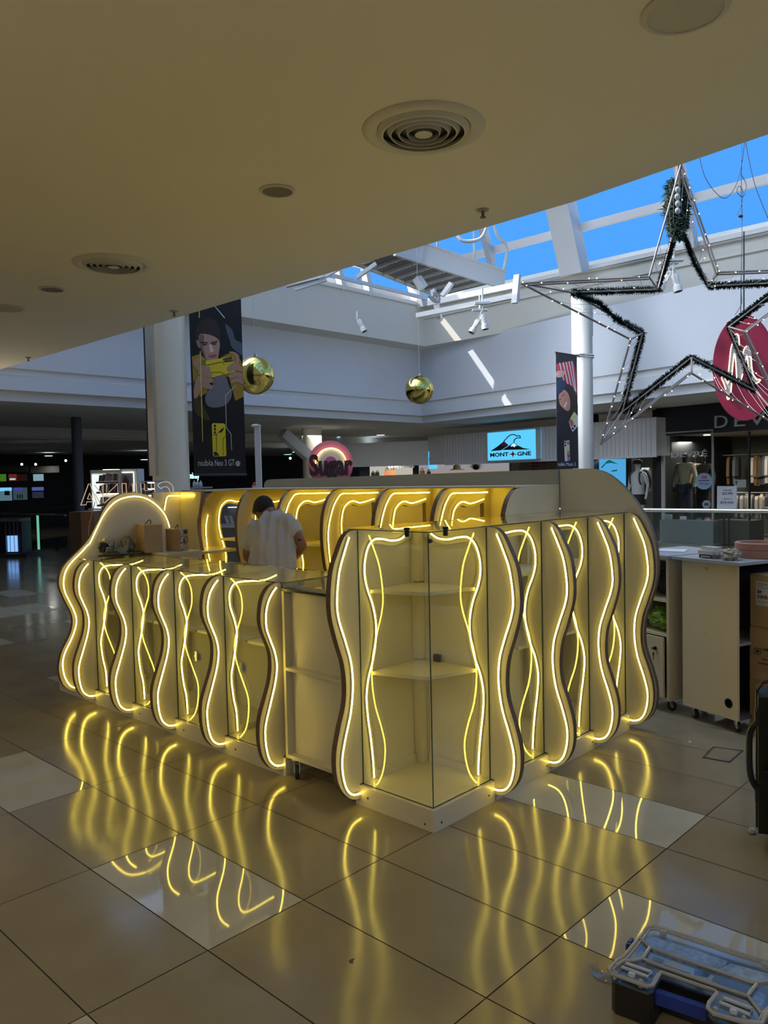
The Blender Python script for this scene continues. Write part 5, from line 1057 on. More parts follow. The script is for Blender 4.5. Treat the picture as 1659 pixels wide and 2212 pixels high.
for l in ([(570, 1550), (590, 1350), (605, 1200), (625, 1125)], [(648, 1020), (680, 990), (712, 1030), (722, 1190)], [(620, 1550), (640, 1350), (655, 1250), (670, 1350), (685, 1590)], [(765, 1520), (745, 1590), (720, 1620)], [(758, 1290), (785, 1190), (820, 1150)], [(845, 1145), (862, 1175)], [(795, 1370), (820, 1285), (835, 1400), (850, 1520)], [(875, 1295), (885, 1440), (905, 1530), (950, 1590), (1000, 1600), (960, 1640), (910, 1640), (880, 1595)],
          [(540, 1730), (510, 1640), (485, 1580), (500, 1562), (540, 1600), (565, 1650), (580, 1610)], [(618, 1640), (608, 1770)], [(555, 1800), (560, 1850), (575, 1860), (595, 1830)]):
    b = MB(); b.tube(smoothp([OP(u, v, -.085) for u, v in C3(l)], 4), .008, 6); b.build('neon_tube', WN, ov, smooth=True)
b = MB(); b.cyl(at(1600, 690, DO), at(1601, 600, DO), .006, 5); b.cyl(OP(1607, 700, 0), OP(1607, 500, 0), .01, 5); b.build('hanger', BLACK, ov)
# round pink sweet shop sign
DG = 8.6; GP = VP(at(660, 1000, DG), at(770, 1000, DG)); su = thing('round_pink_sign', 'round pink and white sign with dark letters Sugar and a glowing yellow arch', 'sign', at(715, 1000, DG))
CY = 1010
def disc(r, m, off, rx=None): return flat('disc', [(714.5+(rx or r)*math.cos(k*math.pi/20), 1001+r*math.sin(k*math.pi/20)) for k in range(40)], GP, off, m, su, th=.02)
flat('disc', [(714.5+48*math.cos(k*math.pi/20), 1003+51*math.sin(k*math.pi/20)) for k in range(40)], GP, 0, mat('sugar_pink', (.80, .22, .36), .5), su, th=.06)
disc(34, mat('sugar_white', (.75, .74, .75), .5), -.063, 30); disc(15, mat('sugar_pink', (.80, .22, .36), .5), -.085, 14)
b = MB(); b.tube([GP(714.5+33*math.cos(a), 1002+34*math.sin(a), -.10) for a in [math.pi+k*math.pi/24 for k in range(25)]], .006, 6); b.build('neon_arch', emis('sugar_neon', (1, .75, .2), 5), su, smooth=True)
text('lettering', 'Sugar', .30, GP(669, 1026, -.14), H1, EZ, mat('sugar_letter', (.06, .02, .025), .6), su, ext=.03, width=(GP(761, 1020)-GP(669, 1020)).length, bold=.012)
b = MB(); a = at(690, 1100, DG+.02); b.frame(Vector((a.x, a.y, 0)), H1, Vector((CF.x, CF.y, 0)).normalized(), EZ, (0, .2), (0, .05), (0, at(700, 1045, DG).z)); b.build('stand', DARK, su)
# phone case tower and mirrored sign
DT_ = 7.4; Hf = Vector((CF.x, CF.y, 0)).normalized()
pt = thing('phone_case_tower', 'tall white lit shelf tower filled with phone cases, left of the arched board', 'display tower', at(245, 1100, DT_))
a = at(194, 1000, DT_); a.z = 0; wl = (at(257, 1000, DT_)-at(194, 1000, DT_)).length; zt_ = at(225, 1015, DT_).z
b = MB(); TW = mat('tower_white', (.55, .56, .57), .5)
b.frame(a, H1, Hf, EZ, (0, .012), (0, .22), (0, zt_)); b.frame(a, H1, Hf, EZ, (wl-.012, wl), (0, .22), (0, zt_)); b.frame(a, H1, Hf, EZ, (0, wl), (0, .22), (zt_-.03, zt_)); b.frame(a, H1, Hf, EZ, (0, wl), (.21, .22), (0, zt_)); b.build('carcass', TW, pt)
b = MB(); b.frame(a, H1, Hf, EZ, (.012, .05), (.0, .21), (0, zt_-.04)); b.build('lit_side', emis('tower_light', (.75, .85, .82), 1.2), pt)
shv = [1040, 1062, 1090, 1111, 1150]
for i, v in enumerate(shv):
    z_ = at(225, v, DT_).z; b = MB(); b.frame(a, H1, Hf, EZ, (.05, wl-.012), (-.0, .205), (z_-.018, z_)); b.build('shelf', mat('tower_shelf', (.10, .095, .10), .5), pt)
    b = MB(); b.frame(a, H1, Hf, EZ, (.05, wl-.012), (.195, .205), (z_+.10, z_+.115)); b.build('shelf_light', emis('tower_strip', (1, .82, .6), 9), pt)
    for k in range(13 if i < 4 else 9):
        o = a+H1*(.06+k*(wl-.09)/13)+Hf*.04+EZ*(z_+.001); hgt = rnd.uniform(.055, .075); tl = rnd.uniform(.008, .022)
        b = MB(); q = [o, o+H1*.010, o+H1*.010+Hf*.12, o+Hf*.12]; q2 = [x+EZ*hgt+H1*tl for x in q]; b.add(q+q2, [(0, 3, 2, 1), (4, 5, 6, 7), (0, 1, 5, 4), (1, 2, 6, 5), (2, 3, 7, 6), (3, 0, 4, 7)])
        cc_ = rnd.choice([(.05, .12, .09), (.25, .06, .08), (.02, .02, .025), (.4, .38, .42), (.45, .28, .32), (.35, .35, .4), (.08, .08, .09), (.5, .5, .52)])
        tag(b.build('phone_case', mat('case_%d' % int(cc_[0]*100+cc_[2]*1000), cc_, .4), org=o), 'phone case leaning in a row on a shelf of the lit tower', 'phone case', 'phone cases on the lit shelf tower')
a2 = at(257.5, 1000, DT_+.02); a2.z = 0; w2 = (at(297, 1000, DT_)-at(258, 1000, DT_)).length
b = MB(); b.frame(a2, H1, Hf, EZ, (0, w2), (0, .2), (0, zt_+.005)); b.build('side_cabinet', TW, pt)
z0_, z1_ = at(275, 1062, DT_).z, at(275, 1018.5, DT_).z
b = MB(); b.frame(a2-Hf*.003, H1, Hf, EZ, (.02, w2-.03), (-.003, 0), (z0_, z1_-.01)); b.build('poster', mat('poster_blue', (.22, .23, .30), .5), pt)
b = MB(); b.prism([(.02, .04), (.05, z1_-z0_-.03), (.09, .10), (.07, .0), (.02, 0)], lambda p_, q_, t_: a2-Hf*(.008+t_)+H1*p_+EZ*(z0_+q_), 0, .002); b.prism([(.07, 0), (.10, .05), (.14, .04), (w2-.03, .08), (w2-.03, 0)], lambda p_, q_, t_: a2-Hf*(.008+t_)+H1*p_+EZ*(z0_+q_), 0, .002); b.build('poster_picture', mat('poster_brown', (.10, .03, .025), .5), pt)
b = MB(); b.frame(a2-Hf*.012, H1, Hf, EZ, (.025, w2-.03), (0, .004), (z1_-.012, z1_-.004)); b.frame(a2-Hf*.012, H1, Hf, EZ, (w2-.038, w2-.03), (0, .004), (z0_, z1_-.012)); b.build('poster_light', emis('poster_strip', (.9, .95, .8), 3), pt)
a3 = at(299, 1000, DT_+.1); a3.z = 0; w3 = (at(335, 1000, DT_)-at(299, 1000, DT_)).length; zt3 = at(315, 1039, DT_).z
cs = thing('phone_case_rack', 'lower lit rack of phone cases behind the mirrored letters', 'display rack', a3)
b = MB(); b.frame(a3, H1, Hf, EZ, (0, w3), (.28, .3), (0, zt3)); b.frame(a3, H1, Hf, EZ, (0, w3), (0, .3), (zt3-.012, zt3)); b.frame(a3, H1, Hf, EZ, (w3-.01, w3), (0, .3), (0, zt3)); b.build('carcass', TW, cs)
for v in (1054, 1068, 1084):
    z_ = at(315, v, DT_).z; b = MB(); b.frame(a3, H1, Hf, EZ, (0, w3-.01), (0, .28), (z_-.008, z_)); b.build('shelf', TW, cs)
    b = MB(); b.frame(a3, H1, Hf, EZ, (0.0, w3-.01), (.27, .28), (z_+.045, z_+.052)); b.build('shelf_light', MATS['tower_strip'], cs)
    for k in range(7):
        o = a3+H1*(.005+k*(w3-.03)/7)+Hf*.03+EZ*(z_+.001); b = MB(); b.frame(o, H1, Hf, EZ, (0, .012), (0, .15), (0, .04)); tag(b.build('phone_case', MATS[rnd.choice([k_ for k_ in MATS if k_.startswith('case_')])], org=o), 'phone case standing on the lower lit rack behind the mirrored letters', 'phone case', 'phone cases on the lower lit rack')
# outlined letters of the neighbouring stand, seen from behind
ms = thing('outline_letter_sign', 'row of clear outlined letters seen mirrored, above the arched end board', 'sign', onp(275, 1065, 'y', 3.62))
TM_ = emis('unlit_neon_glow', (.62, .46, .30), .9)  # tubes are unlit; the warm light on them is put in as emission
def C4(l): return cq(l, .14467, 160, 1000)
LT = [[(100, 630), (215, 315), (240, 310), (345, 615)], [(100, 630), (180, 625), (190, 580), (300, 580)], [(200, 540), (230, 450), (270, 540), (200, 540)], [(430, 315), (435, 600)], [(310, 460), (395, 610)], [(305, 330), (420, 470)], [(490, 320), (485, 470), (650, 315), (655, 465)], [(450, 600), (600, 470)], [(715, 310), (722, 470)], [(775, 310), (785, 465)], [(870, 310), (880, 460)], [(925, 310), (938, 460)], [(715, 308), (780, 308)], [(870, 308), (930, 308)],
      [(995, 310), (1005, 460)], [(1050, 310), (1055, 410), (1160, 410), (1150, 310)], [(1200, 300), (1212, 530)], [(1155, 465), (1165, 510)], [(1300, 385), (1250, 335), (1310, 290), (1400, 285), (1470, 340), (1480, 430), (1450, 530), (1380, 575), (1300, 550), (1262, 525), (1300, 480)], [(1300, 385), (1350, 355), (1400, 370), (1430, 430), (1400, 500), (1350, 520), (1300, 480)]]
for l in LT:
    b = MB(); P = [onp(u, v, 'y', 3.62) for u, v in C4(l)]; b.tube(P if len(P) < 5 else smoothp(P, 4), .0032, 6); b.build('letter_tube', TM_, ms, smooth=True)
b = MB(); p, q = onp(190, 1100, 'y', 3.63), onp(372, 1100, 'y', 3.63); b.beam(p, q, .012, .012); b.build('letter_rail', METAL, ms)
b = MB(); b.tube(smoothp([onp(205, 1085, 'y', 3.6), onp(192, 1140, 'y', 3.6), onp(194, 1175, 'y', 3.6), onp(206, 1235, 'y', 3.6)], 5), .003, 5); b.build('cable', mat('pale_cable', (.5, .45, .35), .5), ms)
# wooden block, railing with green lit post, fast food bar in the dark
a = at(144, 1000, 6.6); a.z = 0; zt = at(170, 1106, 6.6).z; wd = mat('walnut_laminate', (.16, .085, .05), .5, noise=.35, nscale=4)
b = MB(); b.frame(a, H1, Hf, EZ, (.10, .21), (0, .3), (0, zt)); b.frame(a, H1, Hf, EZ, (0, .10), (.002, .3), (0, zt), 1); tag(b.build('wooden_cabinet', [wd, mat('walnut_shade', (.035, .02, .012), .6)], org=a), 'brown wood-grain cabinet end behind the left edge of the kiosk', 'cabinet')  # left part is the same walnut, darkened in colour for its shaded side
rl = thing('glass_railing', 'dark glass railing with a green glowing post, in the unlit left gallery', 'railing', at(80, 1150, 8)); 
b = MB(); b.beam(at(4, 1110, 17.6), at(142, 1113, 16.8), .06, .03); b.beam(at(4, 1105, 21), at(180, 1092, 20), .06, .03); b.build('handrail', METAL, rl)
b = MB(); b.beam(at(81, 1113, 17.2), at(84, 1187, 17.2), .05, .05); b.build('lit_post', emis('green_post', (.20, .62, .42), .8), rl)
b = MB(); b.add([at(-20, 1112, 17.7), at(143, 1114, 16.8), at(143, 1200, 16.8), at(-20, 1196, 17.7)], [(0, 1, 2, 3)]); b.build('glass_panel', GLASS, rl, fix=False)
b = MB(); b.add([at(40, 1173, 19), at(145, 1157, 19), at(145, 1190, 19), at(40, 1186, 19)], [(0, 1, 2, 3)]); b.beam(at(120, 1192, 18), at(140, 1160, 18), .06, .06, m=1); struct('trim_5', b, [mat('slate_panel', (.022, .03, .03), .6), DARK])
ks = thing('drinks_stand', 'dark stand with a glowing blue panel at the left edge', 'stand', at(18, 1180, 16.5))
a = at(-28, 1000, 16.5); a.z = 0; z = lambda v: at(18, v, 16.5).z; kx = 16.5/FPX
b = MB(); b.frame(a, H1, Hf, EZ, (0, 66*kx), (-.05, .5), (z(1127), z(1121))); b.build('counter_top', mat('pale_top', (.16, .15, .15), .5), ks)
b = MB(); b.frame(a, H1, Hf, EZ, (0, 66*kx), (.05, .5), (0, z(1127))); b.build('body', mat('navy_body', (.004, .006, .03), .5), ks)
b = MB(); b.frame(a, H1, Hf, EZ, (35*kx, 58*kx), (.03, .05), (z(1193), z(1158))); b.build('lit_panel', emis('panel_blue', (.22, .45, .95), 1.2), ks)
b = MB()
for x in (33, 42, 51, 59): b.frame(a, H1, Hf, EZ, (x*kx, (x+1)*kx), (.0, .01), (0, z(1128)))
b.build('bars', METAL, ks)
b = MB(); b.frame(a, H1, Hf, EZ, (0, 82*kx), (-.1, .5), (0, .08)); b.build('base', DARK, ks)
fd = thing('food_bar', 'dim food counter with menu screens and bluish fridges, far left', 'food counter', at(50, 1060, 24)); DD = 24
def fbx(nm, u0, u1, v0, v1, m, D=DD, th=.05): b = MB(); fb(b, u0, u1, v0, v1, D, th); return b.build(nm, m, fd)
fbx('menu_screen', -8, 12, 1024, 1040, emis('menu_green', (.06, .22, .02), .7)); fbx('menu_screen', 19, 35, 1024, 1039, emis('menu_red', (.20, .03, .02), .6)); fbx('menu_print', 21, 32, 1033, 1037, emis('menu_white', (.5, .55, .6), 1.0), DD-.05); fbx('menu_screen', 37, 57, 1025, 1039, emis('menu_dark', (.03, .008, .01), .6))
fbx('menu_screen', 72, 93, 1024, 1039, emis('menu_pale', (.25, .42, .48), .8)); fbx('fridge', -5, 25, 1053, 1082, emis('fridge_blue', (.10, .20, .24), .8)); fbx('fridge_light', -5, 24, 1053, 1061, emis('fridge_cyan', (.2, .6, .9), 1.0), DD-.05)
fbx('fridge', 29, 58, 1053, 1080, emis('fridge_teal', (.05, .09, .11), .7)); fbx('fridge_light', 30, 46, 1053, 1059, emis('fridge_violet', (.06, .05, .45), .9), DD-.05); fbx('fridge', 69, 93, 1052, 1060, emis('fridge_blue2', (.10, .12, .4), .8)); fbx('fridge', 70, 93, 1062, 1076, emis('fridge_dim', (.03, .035, .06), .7))
for k in range(9): 
    c = at(11+k*1.7 if k < 6 else 38+(k-6)*5, 1064 if k < 6 else 1071, DD-.12); b = MB(); b.cyl(c-EZ*.08, c+EZ*.03, .018, 8); b.cyl(c+EZ*.03, c+EZ*.06, .009, 8); tag(b.build('bottle', mat('bottle_dark', (.02, .02, .04), .3), org=c), 'tiny dark bottle in a fridge of the far left food counter', 'bottle', 'bottles in the far food counter fridges')
fbx('wall_panel', 66, 128, 1006, 1022, mat('bar_wall', (.09, .09, .085), .8)); fbx('wall_panel', -10, 60, 1006, 1020, mat('bar_wall', (.09, .09, .085), .8)); 
area('bar_lamp', at(103, 1003, DD-.3), .2, 3, (1, .97, .9))
# things seen between the banner and the post
mn = thing('neon_word_sign', 'small bright cyan script sign hanging in the dark behind the column', 'lit sign', at(419, 1030, 12)); NP = VP(at(400, 1000, 12), at(440, 1000, 12))
text('lettering', 'minuy', .14, NP(408, 1034, 0), H1, EZ, emis('cyan_sign', (.35, .9, .9), 3), mn, ext=.01, width=(NP(430, 1030)-NP(408, 1030)).length)
b = MB(); fb(b, 409, 444, 1052, 1056, 11.85, .5); fb(b, 410, 437, 1056, 1249, 12.3, .2); b2_ = tag(b.build('stall_shelf', mat('shelf_grey', (.18, .19, .2), .6)), 'grey stall shelf behind the kiosk below the cyan sign', 'shelf')
for k in range(3):
    c = at(420+k*7, 1052.0, 12); b = MB(); b.lathe(c, [(.022, 0), (.028, .03), (.02, .07), (.010, .08), (.010, .10)], 12); tag(b.build('white_bottle', mat('pale_bottle', (.3, .31, .32), .4), smooth=True, org=c), 'white bottle on the stall shelf below the cyan sign', 'bottle', 'white bottles on the stall shelf')
b = MB(); c = at(551, 1058, 8.3); b.lathe(c, [(.03, -.1), (.03, .05), (.02, .075), (.012, .08)], 16); b.lathe(c, [(.0305, .02), (.0305, .05)], 16, m=1, cap=False); tag(b.build('fire_extinguisher', [mat('ext_red', (.30, .02, .02), .35), mat('ext_white', (.6, .6, .6), .5)], smooth=True, org=c), 'red fire extinguisher hanging beside the white square post', 'fire extinguisher')
# stand seen through the far shelving unit: glass counter with phones and red box
vs_ = thing('neighbour_stand', 'grey glass-fronted stand with phones on show, seen through the far shelving unit', 'stand', at(485, 1150, 7.6)); D7 = 7.5
def f7(nm, u0, u1, v0, v1, m, D=D7, th=.05): b = MB(); fb(b, u0, u1, v0, v1, D, th); return b.build(nm, m, vs_)
f7('back_wall', 434, 560, 1062, 1175, mat('stand_grey', (.10, .105, .10), .6), D7+.5); f7('front', 434, 560, 1138, 1240, mat('stand_front', (.13, .14, .15), .5), D7, .3); f7('ledge', 434, 560, 1131, 1137, mat('stand_ledge', (.4, .4, .4), .4), D7-.05)
f7('red_box', 438, 451, 1130, 1146, mat('stand_red', (.16, .04, .03), .6), D7-.1); f7('paper_stack', 437, 454, 1111, 1129, mat('stand_paper', (.38, .38, .36), .6), D7); f7('lamp_strip', 492, 515, 1095, 1097, emis('stand_strip', (.8, .9, 1), 2), D7+.4); f7('lamp_strip', 446, 458, 1078, 1080, MATS['stand_strip'], D7+.4)
for u in (489, 499): b = MB(); p = at(u, 1131, D7-.02); b.add([p, p+H1*.03, p+H1*.01+EZ*.075, p-H1*.02+EZ*.075], [(0, 1, 2, 3)]); b.add([p+Hf*.01, p+H1*.03+Hf*.01, p+H1*.01+EZ*.075+Hf*.01, p-H1*.02+EZ*.075+Hf*.01], [(3, 2, 1, 0)]); b.build('phone_card', mat('phone_card', (.42, .44, .46), .5), vs_, fix=False)
# glass railing at the right, round the void
P0 = onp(1385, 1098, 'z', 1.1); P1 = onp(1659, 1100, 'z', 1.1); dv = (P1-P0).normalized()
rr = thing('glass_railing', 'glass railing with a bright steel handrail, beyond the carts on the right', 'railing', P0); s0, s1 = P0-dv*1.5, P0+dv*7
b = MB(); b.tube([s0-EZ*.02, s1-EZ*.02], .022, 12); b.build('handrail', mat('handrail_steel', (.8, .8, .8), .18, 1.0), rr, smooth=True)
for k in range(6):
    a = s0+dv*(k*1.42); c_ = a+dv*1.40; b = MB(); b.frame(Vector((a.x, a.y, 0)), dv, dv.cross(EZ), EZ, (0, 1.40), (0, .012), (.0, 1.06)); b.build('glass_panel', glassm('rail_glass', (.86, .92, .92)), rr)
# lights in the shops (their own lamps), with added fill outside them
area('shop_lamp', SP(1480, 945, 1.4)-EZ*.1, .5, 45, (1, .93, .8)); area('shop_lamp', SP(1640, 945, 1.4)-EZ*.1, .6, 32, (1, .93, .8)); area('shop_lamp', SP(1378, 960, 1.0), .5, 30, (.95, .97, 1)); area('shop_lamp', SP(1050, 985, 1.8), .8, 8, (1, .9, .8))
gl_ = area('gallery_fill', at(1130, 880, 12.6), .8, 60, (.85, .92, 1)); gl_.location.z = HC+.3; gl_.rotation_euler = (FP(1180, 950)-gl_.location).to_track_quat('-Z', 'Y').to_euler(); area('gallery_fill', at(700, 925, 21)-EZ*.2, 1.0, 30, (.9, .95, 1)); area('bag_shop_lamp', at(850, 1000, DB_-1.2), .6, 12, (1, .95, .9))  # gallery areas are unseen fill, added to brighten the ribbed fascia and gallery
# ================================================================ MAN AND LOOSE THINGS
from mathutils import noise as _n2
def crumple(name, c, rx, ry, rz, m, amp, seed, n=36, k=24, parent=None, flat_=True, sharp=9):
    from mathutils import noise
    b = MB(); b.ell(Vector((0, 0, 0)), 1, 1, 1, n, k)
    for i, v in enumerate(b.v):
        d = v.normalized(); f = 1+amp*(noise.noise(d*2.2+Vector((seed, 0, 0)))+.6*abs(noise.noise(d*sharp*.5+Vector((0, seed, 0))))*1.5-.3+.25*noise.noise(d*sharp+Vector((seed, seed, 0))))
        b.v[i] = Vector(c)+Vector((d.x*rx*f, d.y*ry*f, max(d.z*rz*f, -rz*.92)))
    return b.build(name, m, parent, smooth=True, org=None if parent else c)
# ---- man in white T-shirt, seen from behind, bending over the far counter
SKIN = mat('skin', (.27, .13, .075), .55, noise=.06, nscale=20); HAIR = mat('dark_hair', (.022, .016, .013), .8, bump=.8, bscale=220)
TEE = mat('white_tshirt', (.50, .48, .45), .85, bump=.25, bscale=14); JEAN = mat('dark_trousers', (.03, .035, .05), .8)
Dm = 5.15; J = lambda u, v, d=0.0: at(u, v, Dm+d)
pel = J(590, 1262, 0.0); man = thing('person', 'man in a white T-shirt seen from behind, bending over inside the kiosk', 'person', (pel.x, pel.y, 0))
pts = {'pel': pel, 'wst': J(589, 1225, .03), 'chs': J(586, 1172, .10), 'nck': J(586, 1128, .17), 'nk2': J(580, 1112, .23), 'hd': J(573, 1100, .28), 'tp': J(570, 1094, .29),
       'cr': J(613, 1140, .12), 'sr': J(634, 1143, .10), 'er': J(655, 1181, .04), 'wr': J(632, 1209, .20), 'hr': J(618, 1214, .34),
       'cl': J(556, 1150, .14), 'sl': J(538, 1160, .14), 'el': J(534, 1205, .14), 'wl': J(556, 1222, .34), 'hl': J(566, 1224, .41),
       'hpr': J(606, 1275, .0), 'hpl': J(572, 1275, .02)}
def low(p, z, dx=0.0, dy=0.0): return Vector((p.x+dx, p.y+dy, z))
pts['kr'] = low(pts['hpr'], .42, .01, .01)+H1*.01; pts['ar'] = low(pts['hpr'], .075)+H1*.02; pts['tr'] = low(pts['hpr'], .035)+H1*.03+Vector((CF.x, CF.y, 0))*.13
pts['kl'] = low(pts['hpl'], .42, .01, .01)-H1*.01; pts['al'] = low(pts['hpl'], .075)-H1*.02; pts['tl'] = low(pts['hpl'], .035)-H1*.03+Vector((CF.x, CF.y, 0))*.13
rad = {'pel': .085, 'wst': .085, 'chs': .095, 'nck': .055, 'nk2': .046, 'hd': .068, 'tp': .05, 'cr': .055, 'sr': .046, 'er': .037, 'wr': .024, 'hr': .026, 'cl': .055, 'sl': .046, 'el': .034, 'wl': .024, 'hl': .026,
       'hpr': .07, 'hpl': .07, 'kr': .052, 'kl': .052, 'ar': .036, 'al': .036, 'tr': .032, 'tl': .032}
ed = [('pel', 'wst'), ('wst', 'chs'), ('chs', 'nck'), ('nck', 'nk2'), ('nk2', 'hd'), ('hd', 'tp'), ('chs', 'cr'), ('cr', 'sr'), ('sr', 'er'), ('er', 'wr'), ('wr', 'hr'), ('chs', 'cl'), ('cl', 'sl'), ('sl', 'el'), ('el', 'wl'), ('wl', 'hl'), ('pel', 'hpr'), ('hpr', 'kr'), ('kr', 'ar'), ('ar', 'tr'), ('pel', 'hpl'), ('hpl', 'kl'), ('kl', 'al'), ('al', 'tl')]
# fingers and thumbs
fwd = Vector((CF.x, CF.y, 0)).normalized()
for sd_, hn, wn in ((1, 'hr', 'wr'), (-1, 'hl', 'wl')):
    d = (pts[hn]-pts[wn]).normalized(); s_ = d.cross(EZ).normalized()
    for k in range(4):
        a, b_, c_ = '%sf%d' % (hn, k), '%sg%d' % (hn, k), '%sh%d' % (hn, k); off = s_*(.020*(k-1.5)); L_ = (.030, .036, .034, .026)[k]
        pts[a] = pts[hn]+off+d*.028; pts[b_] = pts[a]+d*L_-EZ*.008; pts[c_] = pts[b_]+d*L_*.6-EZ*.02; rad[a] = .0095; rad[b_] = .0088; rad[c_] = .0075; ed += [(hn, a), (a, b_), (b_, c_)]
    a, b_ = hn+'t0', hn+'t1'; pts[a] = pts[hn]-d*.01+s_*.034*(-sd_)-EZ*.005; pts[b_] = pts[a]+d*.03-EZ*.015; rad[a] = .0105; rad[b_] = .0085; ed += [(hn, a), (a, b_)]
ks_ = list(pts)
def mskin(name, keys, edges, m, rr, sub=2, pp=None):
    pp = pp or pts; me = skinned([pp[q] for q in keys], [(keys.index(a), keys.index(c)) for a, c in edges], [rr[q] for q in keys], 0, sub)
    me.materials.append(m); me.transform(Matrix.Translation(-Vector(man['_w']))); ob = bpy.data.objects.new(name, me); col.objects.link(ob); ob.parent = man; ob['_w'] = list(man['_w'])
    for p_ in me.polygons: p_.use_smooth = True
    return ob
rad['pel'] = (.10, .075); rad['wst'] = (.105, .075); rad['chs'] = (.125, .085)
body = mskin('body', ks_, ed, SKIN, rad)
# face, ears
hc = at(570, 1099, Dm+.29); hx = H1; hz = (EZ*.8+fwd*-.25).normalized(); hy = hz.cross(hx).normalized() * 1.0; hy = hy if hy.dot(fwd) > 0 else -hy
b = MB()
for s_ in (-1, 1): b.ell(hc+hx*.072*s_+hy*(-.005)-hz*.012, .010, .018, .024, 12, 8, axes=(hx, hy, hz))
b.ell(hc, .069, .082, .086, 24, 16, axes=(hx, hy, hz)); b.ell(hc+hy*.084-hz*.018, .011, .018, .018, 10, 8, axes=(hx, hy, hz)); b.ell(hc+hy*.055-hz*.065, .035, .03, .025, 12, 8, axes=(hx, hy, hz)); b.build('head', SKIN, man, smooth=True)
b = MB(); b.ell(hc+hy*.081-hz*.045, .020, .006, .004, 12, 6, axes=(hx, hy, hz)); b.build('mouth', mat('lips', (.2, .07, .06), .5), man)
for s_ in (-1, 1): b = MB(); b.ell(hc+hy*.077+hx*.026*s_+hz*.008, .011, .006, .007, 10, 6, axes=(hx, hy, hz)); b.build('eye', mat('eye_dark', (.03, .025, .02), .2), man)
b = MB(); b.ell(hc+hz*.006-hy*.003, .0735, .087, .088, 28, 20, axes=(hx, hy, hz)); b.v = b.v; keep = []
for f in b.f:
    c_ = sum((b.v[i] for i in f), Vector())/4-hc; 
    if c_.dot(hz) > -.045+.9*max(0, c_.dot(hy)-.02) and c_.z > -.020+.2*abs(c_.dot(hx))*0: keep.append(f)
b.f = keep; b.m = [0]*len(keep); b.build('hair', HAIR, man, smooth=True, fix=False)
# T-shirt: torso loft and sleeves merged into one cloth
tb = MB(); NR = 28
rings = [(590, 1275, -.01, .150, .100), (590, 1245, .0, .150, .100), (589, 1210, .03, .148, .100), (588, 1175, .07, .152, .102), (588, 1150, .10, .150, .100), (589, 1133, .13, .135, .092), (591, 1119, .155, .100, .075), (592, 1108, .18, .062, .055), (590, 1102, .20, .045, .045)]
vs = []; fs = []
for (u, v, d, rx, ry) in rings:
    c = J(u, v, d)
    for k in range(NR): a = 2*math.pi*k/NR; vs.append(c+H1*rx*math.cos(a)+fwd*ry*math.sin(a))
for i in range(len(rings)-1):
    for k in range(NR): fs.append((i*NR+k, i*NR+(k+1) % NR, (i+1)*NR+(k+1) % NR, (i+1)*NR+k))
fs.append(tuple(range(NR))[::-1]); fs.append(tuple((len(rings)-1)*NR+k for k in range(NR))); tb.add(vs, fs)
tb.tube([J(600, 1130, .13), J(618, 1134, .12), J(632, 1143, .11), J(641, 1157, .09)], .06, 20, rs=[.07, .074, .068, .056])
tb.tube([J(575, 1140, .13), J(556, 1144, .14), J(543, 1158, .14), J(536, 1185, .15)], .06, 20, rs=[.07, .074, .066, .052])
tmp = tb.build('tmp', TEE); md = tmp.modifiers.new('r', 'REMESH'); md.mode = 'VOXEL'; md.voxel_size = .007; md2 = tmp.modifiers.new('s', 'SMOOTH'); md2.iterations = 12; md2.factor = .6
dg = bpy.context.evaluated_depsgraph_get(); me = bpy.data.meshes.new_from_object(tmp.evaluated_get(dg)); bpy.data.objects.remove(tmp)
me.update()
nrm = [v.normal.copy() for v in me.vertices]
for v, n_ in zip(me.vertices, nrm):
    q = Vector((v.co.dot(H1)*16, v.co.dot(fwd)*8, v.co.z*3.2)); w_ = _n2.noise(q+Vector((0, 0, v.co.dot(H1)*2))); v.co += n_*(.022*(1-abs(w_)*2.2)-.010+.006*_n2.noise(q*2.3))
for p_ in me.polygons: p_.use_smooth = True
me.transform(Matrix.Translation(-Vector(man['_w']))); me.materials.clear(); me.materials.append(TEE); tee = bpy.data.objects.new('tshirt', me); col.objects.link(tee); tee.parent = man; tee['_w'] = list(man['_w'])
lg = {k: pts[k] for k in ('pel', 'hpr', 'kr', 'ar', 'hpl', 'kl', 'al')}
mskin('trousers', list(lg), [('pel', 'hpr'), ('hpr', 'kr'), ('kr', 'ar'), ('pel', 'hpl'), ('hpl', 'kl'), ('kl', 'al')], JEAN, {'pel': (.115, .09), 'hpr': .085, 'hpl': .085, 'kr': .066, 'kl': .066, 'ar': .05, 'al': .05}, 1)
for a, t_ in (('ar', 'tr'), ('al', 'tl')):
    q = (pts[a]+pts[t_])/2; d = (pts[t_]-pts[a]); d.z = 0; d.normalize(); s_ = d.cross(EZ); b = MB(); b.ell(Vector((q.x, q.y, .035)), .115, .045, .04, 18, 10, axes=(d, s_, EZ)); 
    for i, v in enumerate(b.v): b.v[i].z = max(v.z, .004)
    b.build('shoe', mat('shoe_dark', (.03, .03, .03), .6), man, smooth=True)
b = MB(); e0, e1 = pts['sr'], pts['er']; c_ = e0+(e1-e0)*.62; b.ell(c_-CF*.036+H1*.004, .014, .004, .012, 12, 6, axes=(H1, CF, EZ)); b.build('tattoo', mat('tattoo_ink', (.06, .04, .035), .6), man, smooth=True)
